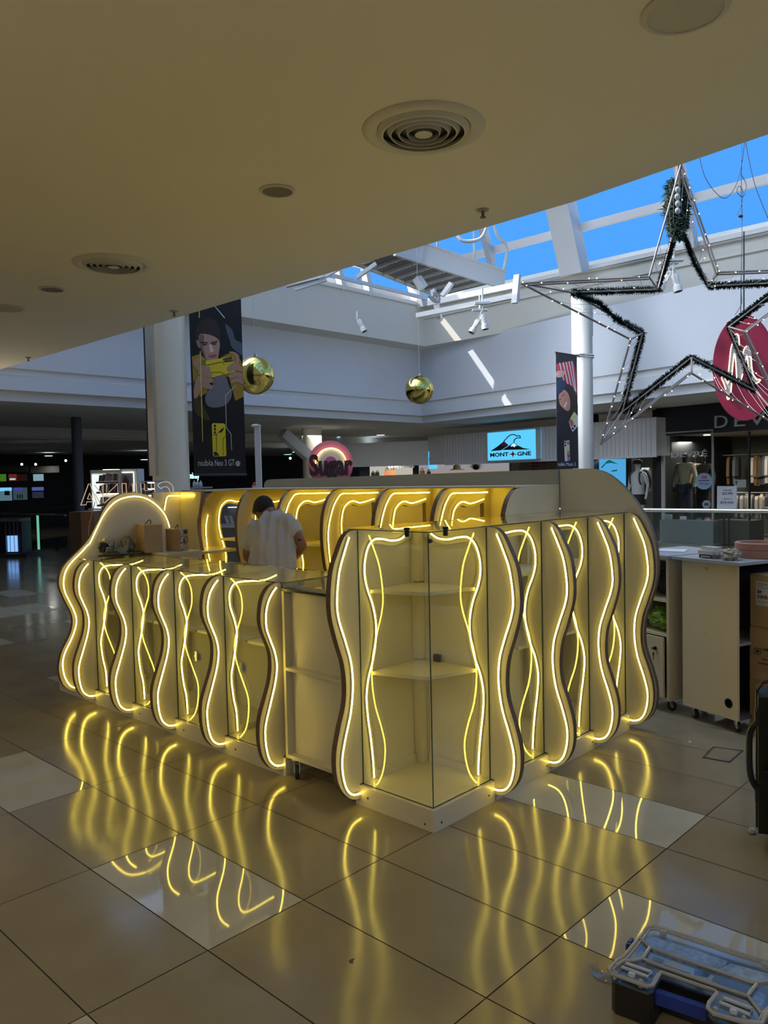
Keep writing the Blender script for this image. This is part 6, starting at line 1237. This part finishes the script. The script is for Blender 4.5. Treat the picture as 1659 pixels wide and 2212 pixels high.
# ---- things on the return counter
ZC = 1.0
def op(u, v, z=ZC): return onp(u, v, 'z', z)
def kbox(name, pl, pm, pr, v_top, label, m, extra=None):
    """carton standing on the counter: left, middle and right foot pixels of its two visible sides"""
    A, B, Cc = op(*pl), op(*pm), op(*pr); h = at(pm[0], v_top, (B-CAM).dot(CF)).z-ZC; A.z = B.z = Cc.z = ZC+.001
    e2 = (Cc-B); e1 = (A-B); D4 = [B, B+e2, B+e2+e1, B+e1]
    t = thing(name, label, 'box', B); b = MB(); b.add(D4+[p+EZ*h for p in D4], [(0, 3, 2, 1), (4, 5, 6, 7), (0, 1, 5, 4), (1, 2, 6, 5), (2, 3, 7, 6), (3, 0, 4, 7)]); b.build('carton', m, t)
    b = MB(); c = (B+B+e2+e1)/2+EZ*h; b.beam(D4[0]+EZ*(h+.001), D4[2]+EZ*(h+.001), .001, .002); b.tube(smoothp([c-e2*.15, c-e2*.06+EZ*.012, c+e2*.1+EZ*.030, c+e2*.18+EZ*.02, c+e2*.16], 5), .003, 6); b.build('cord_handle', mat('dark_cord', (.06, .02, .02), .6), t)
    return t, B, e1, e2, h
KB = mat('kraft_box', (.42, .29, .16), .75, noise=.06, nscale=15)
t, B, e1, e2, h = kbox('cardboard_box', (291, 1189), (313, 1195), (352, 1192), 1135, 'large plain cardboard box on the return counter beneath the arched board', KB)
t, B, e1, e2, h = kbox('cardboard_box', (359, 1189), (388.5, 1191), (407, 1188), 1144, 'smaller cardboard box with black and white print, right of the large one', KB)
n_ = e2.cross(EZ).normalized(); n_ = n_ if n_.dot(CAM-B) > 0 else -n_
b = MB(); b.frame(B+n_*.001, e2.normalized(), EZ, n_, (0.003, e2.length*.30), (.01, h-.005), (0, .001)); b.build('white_print', mat('white_print', (.5, .5, .48), .6), t)
b = MB()
for k in range(9): b.frame(B+n_*.0025, e2.normalized(), EZ, n_, (e2.length*(.0 if k % 2 else .08), e2.length*(.14 if k % 3 else .28)), (h*(.05+k*.10), h*(.10+k*.10)), (0, .0008))
b.tube(smoothp([B+n_*.003+e2*f+EZ*h*g for f, g in ((.45, .35), (.6, .6), (.85, .62), (.9, .45), (.6, .3), (.5, .5), (.8, .35))], 4), .0018, 5); b.frame(B+n_*.0025, e2.normalized(), EZ, n_, (e2.length*.5, e2.length*.9), (h*.78, h*.95), (0, .0006)); b.build('black_print', mat('black_print', (.02, .02, .02), .6), t)
c = op(229, 1196)+EZ*.045; crumple('plastic_bag', c+EZ*.012, .062, .055, .075, mat('white_plastic', (.42, .40, .32), .3, spec=.8), .35, 3.1); pb_ = bpy.context.scene.objects['plastic_bag']; tag(pb_, 'crumpled white and black plastic bag on the return counter, nearest the arch edge', 'plastic bag')
crumple('dark_contents', c+EZ*.005-CF*.03, .040, .035, .045, mat('black_plastic_film', (.015, .016, .02), .25), .3, 8.4, parent=pb_)
c = op(276, 1194)+EZ*.05; tag(crumple('plastic_bag', c, .045, .045, .07, mat('grey_plastic', (.20, .19, .15), .35), .35, 6.6), 'crumpled grey plastic bag leaning against the large cardboard box', 'plastic bag')
def obox(name, c, ex, ey, ez, sx, sy, sz, m, label, cat, bev=.003):
    b = MB(); b.bbox(-sx/2, sx/2, -sy/2, sy/2, -sz/2, sz/2, bev); b.v = [Vector(c)+ex*v.x+ey*v.y+ez*v.z for v in b.v]; return tag(b.build(name, m, org=c), label, cat)
dx = (H1*.75-EZ*.66).normalized(); dy = fwd; dz = dx.cross(dy)
obox('red_box', op(273, 1192)+EZ*.045-CF*.02, dx, dy, dz, .095, .04, .030, mat('red_card', (.22, .012, .015), .5), 'narrow red box leaning in front of the grey plastic bag', 'box')
obox('green_box', op(269, 1198)+EZ*.018-CF*.03, dx, dy, dz, .085, .035, .028, mat('mint_card', (.16, .30, .22), .5), 'pale green box lying in front of the red box', 'box')
b = MB(); q = [op(212, 1204), op(300, 1199), op(318, 1193), op(240, 1193)]; b.add([p+EZ*.002 for p in q]+[p+EZ*.012 for p in q], [(0, 3, 2, 1), (4, 5, 6, 7), (0, 1, 5, 4), (1, 2, 6, 5), (2, 3, 7, 6), (3, 0, 4, 7)]); tag(b.build('dark_cloth', mat('dark_felt', (.015, .015, .018), .8)), 'flat black cloth under the bags on the return counter', 'cloth')
# ---- carts at the right
O1 = Vector((2.205, -.135, 0)); c1 = (Vector((2.075, -.505, 0))-O1).normalized(); c2 = Vector((-c1.y, c1.x, 0)); c2 = c2 if c2.x > 0 else -c2
CWD = mat('cart_melamine', (.68, .57, .36), .4, noise=.03, nscale=3); CTP = mat('cart_top_grey', (.34, .35, .36), .4); DIN = mat('cart_inside', (.10, .105, .11), .6)
Wc = (Vector((2.075, -.505, 0))-O1).length
ct = thing('rolling_cabinet', 'tall cream cabinet on castors with a round hole low down, under the bag and ring', 'cabinet', O1)
b = MB(); N = 20; hr = .024; hx_, hz_ = Wc*.845, .165
b.prism([(0, .075), (Wc, .075), (Wc, .965), (0, .965)], lambda a, z, t: O1+c1*a+EZ*z+c2*t, 0, .016, holes=[[(hx_+hr*math.cos(2*math.pi*k/N), hz_+hr*math.sin(2*math.pi*k/N)) for k in range(N)]]); b.build('front_panel', CWD, ct)
b = MB(); b.lathe(O1+c1*hx_+c2*.017+EZ*hz_, [(hr+.004, -.018), (hr-.003, -.019), (hr-.003, 0)], 24, ax=c2, cap=False); b.lathe(O1+c1*hx_+c2*.05+EZ*hz_, [(.03, 0), (.0, .001)], 12, ax=c2); b.build('cable_hole', BLACK, ct)
b = MB(); b.frame(O1, c1, c2, EZ, (0, .016), (.016, .40), (.075, .965)); b.frame(O1, c1, c2, EZ, (0, Wc), (.016, .40), (.075, .093)); b.frame(O1, c1, c2, EZ, (0, Wc), (.384, .40), (.093, .965)); b.build('carcass', DIN, ct)
b = MB(); b.frame(O1, c1, c2, EZ, (.016, Wc-.004), (.016, .384), (.50, .515)); b.build('shelf', CTP, ct)
b = MB(); b.frame(O1, c1, c2, EZ, (-.045, Wc+.045), (-.035, .62), (.965, .982)); b.build('cabinet_top', CTP, ct)
for p in (O1+c1*.04+c2*.05, O1+c1*(Wc-.045)+c2*.05, O1+c1*.04+c2*.35, O1+c1*(Wc-.04)+c2*.35): castor(ct, p.x, p.y, .075, r=.028, yaw=.9)
b = MB(); p = O1+c1*Wc*.46+EZ*.925; b.cyl(p, p-c2*.006, .009, 10); b.cyl(p-c2*.006, p-c2*.009, .004, 8); p = O1+c1*Wc*.44+EZ*.545; b.cyl(p, p-c2*.003, .004, 8); b.build('lock', mat('brass', (.6, .48, .2), .3, 1), ct)
W3 = .36; d1_ = c1.copy(); d2_ = c2.copy(); O3 = onp(1446, 1516, 'z', .075)-d1_*W3; O3.z = 0
c3 = thing('rolling_cabinet', 'cabinet on castors with open cubbies over a locked door, partly behind the kiosk end', 'cabinet', O3)
b = MB()
for a in (0, W3-.055): b.frame(O3, d1_, d2_, EZ, (a, a+(.016 if a == 0 else .055)), (0, .40), (.075, .965)) if a == 0 else b.frame(O3, d1_, d2_, EZ, (W3-.02, W3), (0, .40), (.075, .965))
for z_ in (.075, .475, .69, .95): b.frame(O3, d1_, d2_, EZ, (.016, W3-.02), (0.0, .39), (z_, z_+.016))
b.frame(O3, d1_, d2_, EZ, (.016, W3-.02), (.38, .395), (.09, .95)); b.build('carcass', CWD, c3)
b = MB(); b.frame(O3, d1_, d2_, EZ, (.018, W3-.036), (-.016, 0), (.095, .468)); dr = b.build('door', CWD, c3)
b = MB(); p = O3+d1_*(W3-.095)+EZ*.395-d2_*.016; b.cyl(p, p-d2_*.008, .012, 14); b.cyl(p-d2_*.008, p-d2_*.02, .006, 10); b.frame(p-d2_*.02, d1_, EZ, d2_, (-.013, .013), (-.004, .004), (0, .004)); b.ell(p-EZ*.035-d2_*.018, .009, .004, .014, 12, 8); b.frame(p-EZ*.06-d2_*.018, d1_, EZ, d2_, (-.002, .002), (-.012, .012), (0, .003)); b.build('key_lock', BLACK, dr)
b = MB(); b.frame(O3, d1_, d2_, EZ, (-.03, W3+.02), (-.03, .55), (.967, .983)); b.build('cabinet_top', CTP, c3)
for p in (O3+d1_*.05+d2_*.05, O3+d1_*(W3-.05)+d2_*.05, O3+d1_*(W3-.05)+d2_*.35): castor(c3, p.x, p.y, .075, r=.028, yaw=2.4)
tag(crumple('green_bag', O3+d1_*.22+d2_*.15+EZ*(.495+.065), .14, .12, .075, mat('lime_plastic', (.22, .36, .03), .3, bump=.6, bscale=22), .35, 5.2), 'crumpled lime green plastic bag in the middle cubby of the locked cabinet', 'plastic bag')
bb_ = obox('black_backpack', O3+d1_*.23+d2_*.2+EZ*(.71+.10), d1_, d2_, EZ, .24, .2, .195, mat('backpack_black', (.008, .008, .01), .6), 'black bag filling the top cubby of the locked cabinet', 'bag', .04)
b = MB(); b.tube(smoothp([O3+d1_*.20+d2_*.09+EZ*.82, O3+d1_*.22+d2_*.085+EZ*.88, O3+d1_*.27+d2_*.085+EZ*.885, O3+d1_*.29+d2_*.09+EZ*.83], 5), .006, 6); b.build('bag_handle', mat('strap_dark', (.03, .035, .035), .7), bb_)
b = MB(); q = [onp(u, v, 'z', .984) for u, v in ((1420, 1191), (1478, 1193), (1486, 1188), (1430, 1186))]; b.add(q+[p+EZ*.004 for p in q], [(0, 3, 2, 1), (4, 5, 6, 7), (0, 1, 5, 4), (1, 2, 6, 5), (2, 3, 7, 6), (3, 0, 4, 7)]); tag(b.build('white_sheet', mat('white_sheet', (.85, .88, .88), .3)), 'bright white sheet lying on top of the locked cabinet', 'sheet')
# pouch, cloth and ring on the cabinet top
pz = .982
def onc(u, v): return onp(u, v, 'z', pz)
c = onp(1517, 1199, 'z', pz+.02); pd = 4.5/FPX
pc_ = O1+c1*.155+c2*.07+EZ*(pz+.034)
b = MB(); b.bbox(-.072, .072, -.05, .05, -.033, .033, .022); from mathutils import noise as _nz
b.v = [pc_+c1*v.x+c2*v.y+EZ*(v.z+(.006*_nz.noise(v*30) if v.z > 0 else 0)) for v in b.v]; po_ = b.build('pouch', mat('cream_pouch', (.52, .50, .47), .6, bump=.3, bscale=30), smooth=True, org=pc_); tag(po_, 'puffy white pouch with a black label on the tall cream cabinet', 'pouch')
b = MB(); b.frame(pc_-c2*.0505, c1, EZ, c2, (-.045, .045), (-.031, -.012), (0, .001)); b.build('label', mat('black_label', (.02, .02, .02), .5), po_)
b = MB(); b.frame(pc_-c2*.0515, c1, EZ, c2, (-.030, .035), (-.026, -.019), (0, .0008)); b.build('label_print', mat('label_print', (.5, .5, .48), .5), po_)
tag(crumple('crumpled_cloth', O1+c1*.300+c2*.06+EZ*(pz+.030), .062, .048, .033, mat('lint_cloth', (.42, .38, .29), .9, bump=.9, bscale=70), .45, 9.3, sharp=14), 'crumpled cream lint cloth beside the white pouch', 'cloth')
rcn = O1+c1*.295+c2*.31+EZ*pz; b = MB(); b.lathe(rcn, [(.130, .001), (.134, .006), (.134, .044), (.130, .047), (.130, .049), (.134, .052), (.134, .086), (.129, .09), (.112, .09), (.110, .085), (.110, .002)], 56, cap=False)
tag(b.build('wooden_ring', mat('terracotta_wood', (.38, .19, .13), .5, noise=.06, nscale=30), smooth=True, org=rcn), 'round hollow terracotta-coloured ring on the cabinet behind the pouch', 'ring')
# ---- stacked cartons and suitcase at the right edge
Q = onp(1619, 1577, 'z', 0); zs_ = [0, .305, .605, .905]
TPM = mat('carton', (.36, .24, .12), .75, noise=.08, nscale=8); PR_ = mat('carton_print', (.05, .03, .02), .7)
for k, lab in enumerate(('bottom brown carton of the stack at the right edge', 'middle brown carton of the stack, with black shipping print', 'top brown carton of the stack, with a white shipping label')):
    Qk = Q+c1*(.0 if k < 2 else -.004)-c2*(.0 if k != 2 else -.01); t = thing('shipping_carton', lab, 'box', Qk+EZ*zs_[k])
    b = MB(); b.bbox(0, .42, 0, .36, zs_[k]+.001, zs_[k+1], .004); b.v = [Qk+c1*v.x+c2*v.y+EZ*v.z for v in b.v]; b.build('carton', TPM, t)
    b = MB(); b.frame(Qk, c1, c2, EZ, (.0, .42), (.178, .182), (zs_[k+1], zs_[k+1]+.0006)); b.build('flap_seam', PR_, t)
    if k == 1:
        fo_ = Qk-c2*.002
        text('print', 'LABORATORIO', .022, fo_+c1*.085+EZ*(zs_[1]+.175), c1, EZ, PR_, t, ext=.0006); text('print', 'C', .034, fo_+c1*.13+EZ*(zs_[1]+.135), c1, EZ, PR_, t, ext=.0006); text('print', 'MADE IN', .012, fo_+c1*.085+EZ*(zs_[1]+.12), c1, EZ, PR_, t, ext=.0006); text('print', 'NO REUSAR', .014, fo_+c1*.06+EZ*(zs_[1]+.095), c1, EZ, PR_, t, ext=.0006)
        b = MB(); 
        for x0, x1, y0, y1 in ((.035, .075, .148, .151), (.035, .075, .178, .181), (.035, .038, .148, .181), (.072, .075, .148, .181), (.045, .065, .158, .172)): b.frame(fo_, c1, EZ, -c2, (x0, x1), (zs_[1]+y0, zs_[1]+y1), (0, .0006))
        b.build('print_mark', PR_, t)
    if k == 0: b = MB(); b.frame(Qk-c2*.001, c1, EZ, -c2, (.05, .056), (.14, .17), (0, .0006)); b.build('print_mark', PR_, t)
    if k == 2:
        b = MB(); b.frame(Qk, c1, EZ, -c2, (.04, .26), (zs_[2]+.125, zs_[2]+.262), (.0005, .0015)); b.build('shipping_label', mat('label_white', (.50, .50, .50), .6), t)
        text('print', '24', .026, Qk-c2*.002+c1*.05+EZ*(zs_[2]+.195), c1, EZ, PR_, t, ext=.0006, bold=.001)
        b = MB(); rb_ = random.Random(5); x = .05
        while x < .2: wq = rb_.uniform(.001, .004); b.frame(Qk, c1, EZ, -c2, (x, x+wq), (zs_[2]+.165, zs_[2]+.185), (.0016, .002)); x += wq+rb_.uniform(.001, .003)
        for y_ in (.205, .225, .235, .243, .250, .148, .138): b.frame(Qk, c1, EZ, -c2, (.05, .05+rb_.uniform(.03, .09)), (zs_[2]+y_, zs_[2]+y_+.002), (.0016, .002))
        b.build('label_print', PR_, t)
sp_ = onp(1640, 1852, 'z', 0); u1_ = (H1*.92-fwd*.38).normalized(); u2_ = EZ.cross(u1_); su_ = thing('suitcase', 'dark green hard suitcase with a black side handle, cut off by the right edge', 'suitcase', sp_)
b = MB(); b.bbox(0, .42, 0, .26, .03, .66, .045); b.v = [sp_+u1_*v.x+u2_*v.y+EZ*v.z for v in b.v]; b.build('shell', mat('dark_green_shell', (.014, .016, .009), .5, spec=.25), su_, smooth=True)
b = MB()
for x in (.115, .135): 
    pth = []
    for a_, z_ in ((-.002, .07), (-.002, .62), (.02, .655), (.06, .664), (.36, .664)): pth.append(sp_+u1_*a_+u2_*x+EZ*z_)
    b.tube(pth, .005, 6)
b.build('zip_rim', mat('zip_black', (.01, .01, .012), .4), su_, smooth=True)
b = MB(); b.tube(smoothp([sp_+u1_*.0+u2_*.06+EZ*.52, sp_-u1_*.028+u2_*.06+EZ*.47, sp_-u1_*.032+u2_*.06+EZ*.38, sp_-u1_*.026+u2_*.06+EZ*.29, sp_+u2_*.06+EZ*.24], 6), .012, 8); b.frame(sp_, u1_, u2_, EZ, (-.012, .003), (.035, .085), (.50, .56)); b.frame(sp_, u1_, u2_, EZ, (-.012, .003), (.035, .085), (.20, .26)); b.build('side_handle', BLACK, su_, smooth=True)
for a_ in (.06, .36):
    for y_ in (.05, .21): b = MB(); c = sp_+u1_*a_+u2_*y_+EZ*.024; b.cyl(c-u2_*.008, c+u2_*.008, .024, 16); b.build('wheel', RUBBER, su_)
b = MB(); b.frame(sp_, u1_, u2_, EZ, (.02, .40), (-.001, .261), (.335, .34)); b.build('shell_groove', mat('zip_black', (.01, .01, .012), .4), su_)
# ---- floor hatch, scraps
hq = [onp(u, v, 'z', 0) for u, v in ((1517, 1637), (1541, 1613), (1606, 1622), (1577, 1648))]; b = MB(); cxy = sum(hq, Vector())/4
inn_ = [cxy+(p-cxy)*.90 for p in hq]; in2 = [cxy+(p-cxy)*.86 for p in hq]
for i in range(4):
    j = (i+1) % 4; b.add([hq[i]+EZ*.003, hq[j]+EZ*.003, inn_[j]+EZ*.003, inn_[i]+EZ*.003], [(0, 1, 2, 3)], 0); b.add([inn_[i]+EZ*.0035, inn_[j]+EZ*.0035, in2[j]+EZ*.0035, in2[i]+EZ*.0035], [(0, 1, 2, 3)], 1); b.add([hq[i], hq[j], hq[j]+EZ*.003, hq[i]+EZ*.003], [(0, 1, 2, 3)], 0)
b.add([p+EZ*.002 for p in in2], [(0, 1, 2, 3)], 2)
tag(b.build('floor_hatch', [mat('hatch_dark', (.05, .04, .03), .6), mat('hatch_metal', (.35, .33, .28), .35, .6), TM[1]], org=cxy, fix=False), 'square metal-framed access hatch set into the floor right of the kiosk', 'floor hatch')
tag(crumple('paper_scrap', onp(1625, 1800, 'z', 0)+EZ*.010, .017, .013, .011, mat('scrap_white', (.52, .50, .47), .8, bump=.6, bscale=90), .4, 2.2), 'small crumpled white scrap on the floor by the suitcase', 'scrap')
b = MB(); p = onp(1490, 1603, 'z', 0); b.ell(p+EZ*.002, .012, .008, .002, 10, 4); tag(b.build('paper_flake', mat('flake_white', (.7, .7, .7), .6), org=p), 'tiny white flake on the floor near the floor hatch', 'scrap')
b = MB(); p = onp(1362, 1660, 'z', 0); b.ell(p+EZ*.001, .006, .006, .001, 10, 4); tag(b.build('dark_speck', BLACK, org=p), 'tiny dark speck on the floor right of the kiosk', 'speck')
b = MB(); p = onp(755, 2080, 'z', 0)
b.prism([(.0, .0), (.012, -.004), (.010, .010), (.016, .022), (.004, .020), (-.003, .010)], lambda a, c_, t_: p+H1*a+fwd*c_+EZ*t_, 0, .0006); b.prism([(-.02, -.012), (-.014, -.012), (-.014, -.008), (-.02, -.008)], lambda a, c_, t_: p+H1*a+fwd*c_+EZ*t_, 0, .0006)
tag(b.build('floor_chip', mat('chip_mark', (.10, .075, .05), .8), org=p), 'small dark chipped mark on a tile at the bottom centre', 'mark')
# ---- toolbox organiser in the foreground
ZT_ = .115
def C5(l, z=ZT_): return [onp(1250+.24654*a, 1980+.24654*c, 'z', z) for a, c in l]
tb_ = thing('tool_organiser', 'black and blue parts organiser with a clear ribbed lid, at the bottom right corner', 'tool box', C5([(900, 500)])[0])
LIDP = glassm('lid_plastic', (.80, .84, .88), rough=.06, op=.07, opc=(.5, .55, .62)); RIM = mat('lid_rim', (.36, .36, .35), .18, spec=.8); BLU = mat('deep_blue', (.012, .04, .30), .35); 
OUT = [(262, 462), (345, 380), (395, 355), (560, 150), (600, 92), (660, 84), (760, 112), (1300, 290), (1900, 480), (1960, 520), (1950, 570), (1700, 800), (1640, 860), (1600, 935), (1440, 925), (1180, 850), (1130, 800), (1140, 760), (1215, 670), (1190, 648), (960, 570), (720, 485), (690, 520), (640, 605), (600, 612), (290, 500)]
def shp(l, z0, z1, m, name, holes=(), inset=None, me=None):
    q = C5(l); b = MB(); hs = [[(p.x, p.y) for p in C5(h)] for h in holes]
    b.prism([(p.x, p.y) for p in q], lambda a, c_, t_: Vector((a, c_, t_)), z0, z1, holes=hs); return b.build(name, m, tb_)
cen = C5([(1000, 560)])[0]
def shrink(l, k): 
    c0 = (sum(p[0] for p in l)/len(l), sum(p[1] for p in l)/len(l)); return [(c0[0]+(p[0]-c0[0])*k, c0[1]+(p[1]-c0[1])*k) for p in l]
shp(shrink(OUT, .965), .002, ZT_-.022, mat('organiser_black', (.008, .008, .010), .35), 'base_tray')
def ribp(l, r, z, name='lid_rib', closed=False, m=None, th=.004):
    P = C5(l, z); b = MB(); b.tube(P, r, 8, closed=closed); return b.build(name, m or RIM, tb_, smooth=True)
shp(shrink(OUT, .985), ZT_-.006, ZT_-.004, LIDP, 'lid')
ribp(OUT, .0055, ZT_-.004, 'lid_rim', True); ribp(shrink(OUT, .955), .003, ZT_-.002, 'lid_rim', True); ribp(OUT, .004, ZT_-.018, 'lid_skirt', True)
shp(shrink(OUT, .99), ZT_-.024, ZT_-.019, LIDP, 'lid_skirt')
ribp([(545, 190), (625, 270), (650, 278), (1000, 400), (1530, 580), (1600, 575), (1700, 550)], .0045, ZT_); ribp([(625, 270), (560, 365), (460, 385), (395, 385), (330, 430)], .0045, ZT_); ribp([(560, 365), (740, 440), (1110, 570), (1480, 695), (1560, 790), (1600, 850)], .0045, ZT_); ribp([(1480, 695), (1560, 590)], .0045, ZT_)
for l in ([(380, 440), (415, 408), (640, 485), (605, 525)], [(1240, 750), (1270, 712), (1525, 805), (1500, 858)]):
    ribp(l, .0045, ZT_+.002, 'lid_recess', True, mat('lid_bright', (.55, .58, .62), .12, spec=.9))
shp([(640, 295), (1500, 600), (1462, 675), (585, 368)], ZT_-.012, ZT_-.010, mat('paper_label', (.70, .70, .67), .6), 'product_label')
for l, c_ in (([(1190, 490), (1495, 598), (1470, 650), (1160, 535)], (.05, .06, .09)), ([(650, 345), (740, 375), (720, 400), (620, 368)], (.18, .22, .28)), ([(1015, 435), (1160, 470), (1130, 505), (1010, 480)], (.02, .05, .20)), ([(745, 390), (980, 465), (975, 474), (738, 398)], (.03, .05, .12)), ([(1185, 552), (1375, 618), (1365, 645), (1175, 575)], (.02, .02, .03))):
    shp(l, ZT_-.0098, ZT_-.0092, mat('label_ink_%d' % int(c_[0]*1000), c_, .6), 'label_print')
q = C5([(1350, 636), (1192, 578)], ZT_-.008); ex_ = (q[1]-q[0]).normalized(); text('label_print', 'ORGANIZER', .016, q[0], ex_, EZ.cross(ex_)*-1 if False else ex_.cross(EZ)*-1, mat('label_white', (.5, .5, .5), .6), tb_, ext=.0004, width=(q[1]-q[0]).length) if False else None
for k in range(9): shp([(655+k*11, 318+k*4), (660+k*11, 320+k*4), (655+k*11, 340+k*4), (650+k*11, 338+k*4)], ZT_-.0098, ZT_-.0090, PR_, 'barcode_bar')
PB1 = mat('contents_blue', (.35, .50, .74), .4, noise=.5, nscale=60); PB2 = mat('contents_white', (.65, .72, .82), .4, noise=.4, nscale=50)
shp([(580, 180), (620, 130), (1000, 240), (1300, 350), (1250, 450), (1000, 380), (650, 262)], ZT_-.03, ZT_-.014, PB1, 'screw_bags'); shp([(1200, 440), (1330, 370), (1700, 470), (1680, 545), (1550, 560)], ZT_-.03, ZT_-.013, PB2, 'screw_bags')
shp([(440, 350), (540, 250), (600, 290), (545, 355)], ZT_-.03, ZT_-.013, PB1, 'screw_bags'); shp([(1510, 690), (1580, 610), (1640, 650), (1590, 770)], ZT_-.03, ZT_-.013, PB1, 'screw_bags'); shp([(400, 430), (640, 500), (600, 560), (330, 470)], ZT_-.03, ZT_-.016, mat('contents_grey', (.20, .26, .33), .4, noise=.5, nscale=70), 'screw_bags'); shp([(1250, 690), (1520, 800), (1540, 880), (1200, 800)], ZT_-.03, ZT_-.016, MATS['contents_grey'], 'screw_bags')
def blk(cx_, cy_, sx, sy, z0, z1, m, name, ex_=None):
    c = C5([(cx_, cy_)], (z0+z1)/2)[0]; e1_ = (C5([(1200, 650)])[0]-C5([(720, 485)])[0]).normalized(); e2_ = EZ.cross(e1_)
    b = MB(); b.bbox(-sx/2, sx/2, -sy/2, sy/2, z0, z1, min(sx, sy, z1-z0)*.2); b.v = [Vector((c.x, c.y, 0))+e1_*v.x+e2_*v.y+EZ*v.z for v in b.v]; return b.build(name, m, tb_, smooth=True)
for x_, y_ in ((740, 140), (1640, 425)): blk(x_, y_, .022, .012, ZT_-.004, ZT_+.008, RIM, 'hinge_lug')
for x_, y_ in ((320, 530), (545, 605), (1200, 850), (1450, 930)): blk(x_, y_, .012, .012, ZT_-.035, ZT_, RIM, 'latch_clip')
for x_, y_ in ((465, 510), (1360, 830)): blk(x_, y_, .018, .014, ZT_-.006, ZT_+.006, mat('lid_bright', (.55, .58, .62), .12, spec=.9), 'latch_tab')
blk(455, 235, .012, .03, ZT_-.03, ZT_-.006, BLU, 'side_latch'); blk(440, 270, .016, .016, ZT_-.03, ZT_-.006, BLU, 'side_latch')
q = [C5([(660, 690)], .07)[0], C5([(1130, 850)], .07)[0]]; b = MB(); b.beam(q[0], q[1], .02, .035); b.build('carry_handle', BLU, tb_)
b = MB(); arc_ = C5([(80, 405), (100, 400), (150, 440), (220, 490), (300, 520), (290, 585), (200, 560), (130, 520), (90, 460)], .004); b.prism([(p.x, p.y) for p in arc_], lambda a, c_, t_: Vector((a, c_, .001+t_)), 0, .004); tag(b.build('clear_offcut', glassm('offcut', (.85, .88, .9), op=.25, opc=(.5, .52, .52)), org=arc_[0]), 'curved clear plastic offcut sticking out left of the parts organiser', 'plastic offcut')
# ================================================================ to metres
for me in {o.data for o in bpy.data.objects if o.type == 'MESH'}: me.transform(Matrix.Scale(SC, 4))
for o in bpy.data.objects:
    if o.type != 'CAMERA': o.location = o.location*SC
    if '_w' in o: del o['_w']
for l in bpy.data.lights:
    if l.type == 'AREA': l.size *= SC; l.size_y *= SC
    elif l.type in ('POINT', 'SPOT'): l.shadow_soft_size *= SC
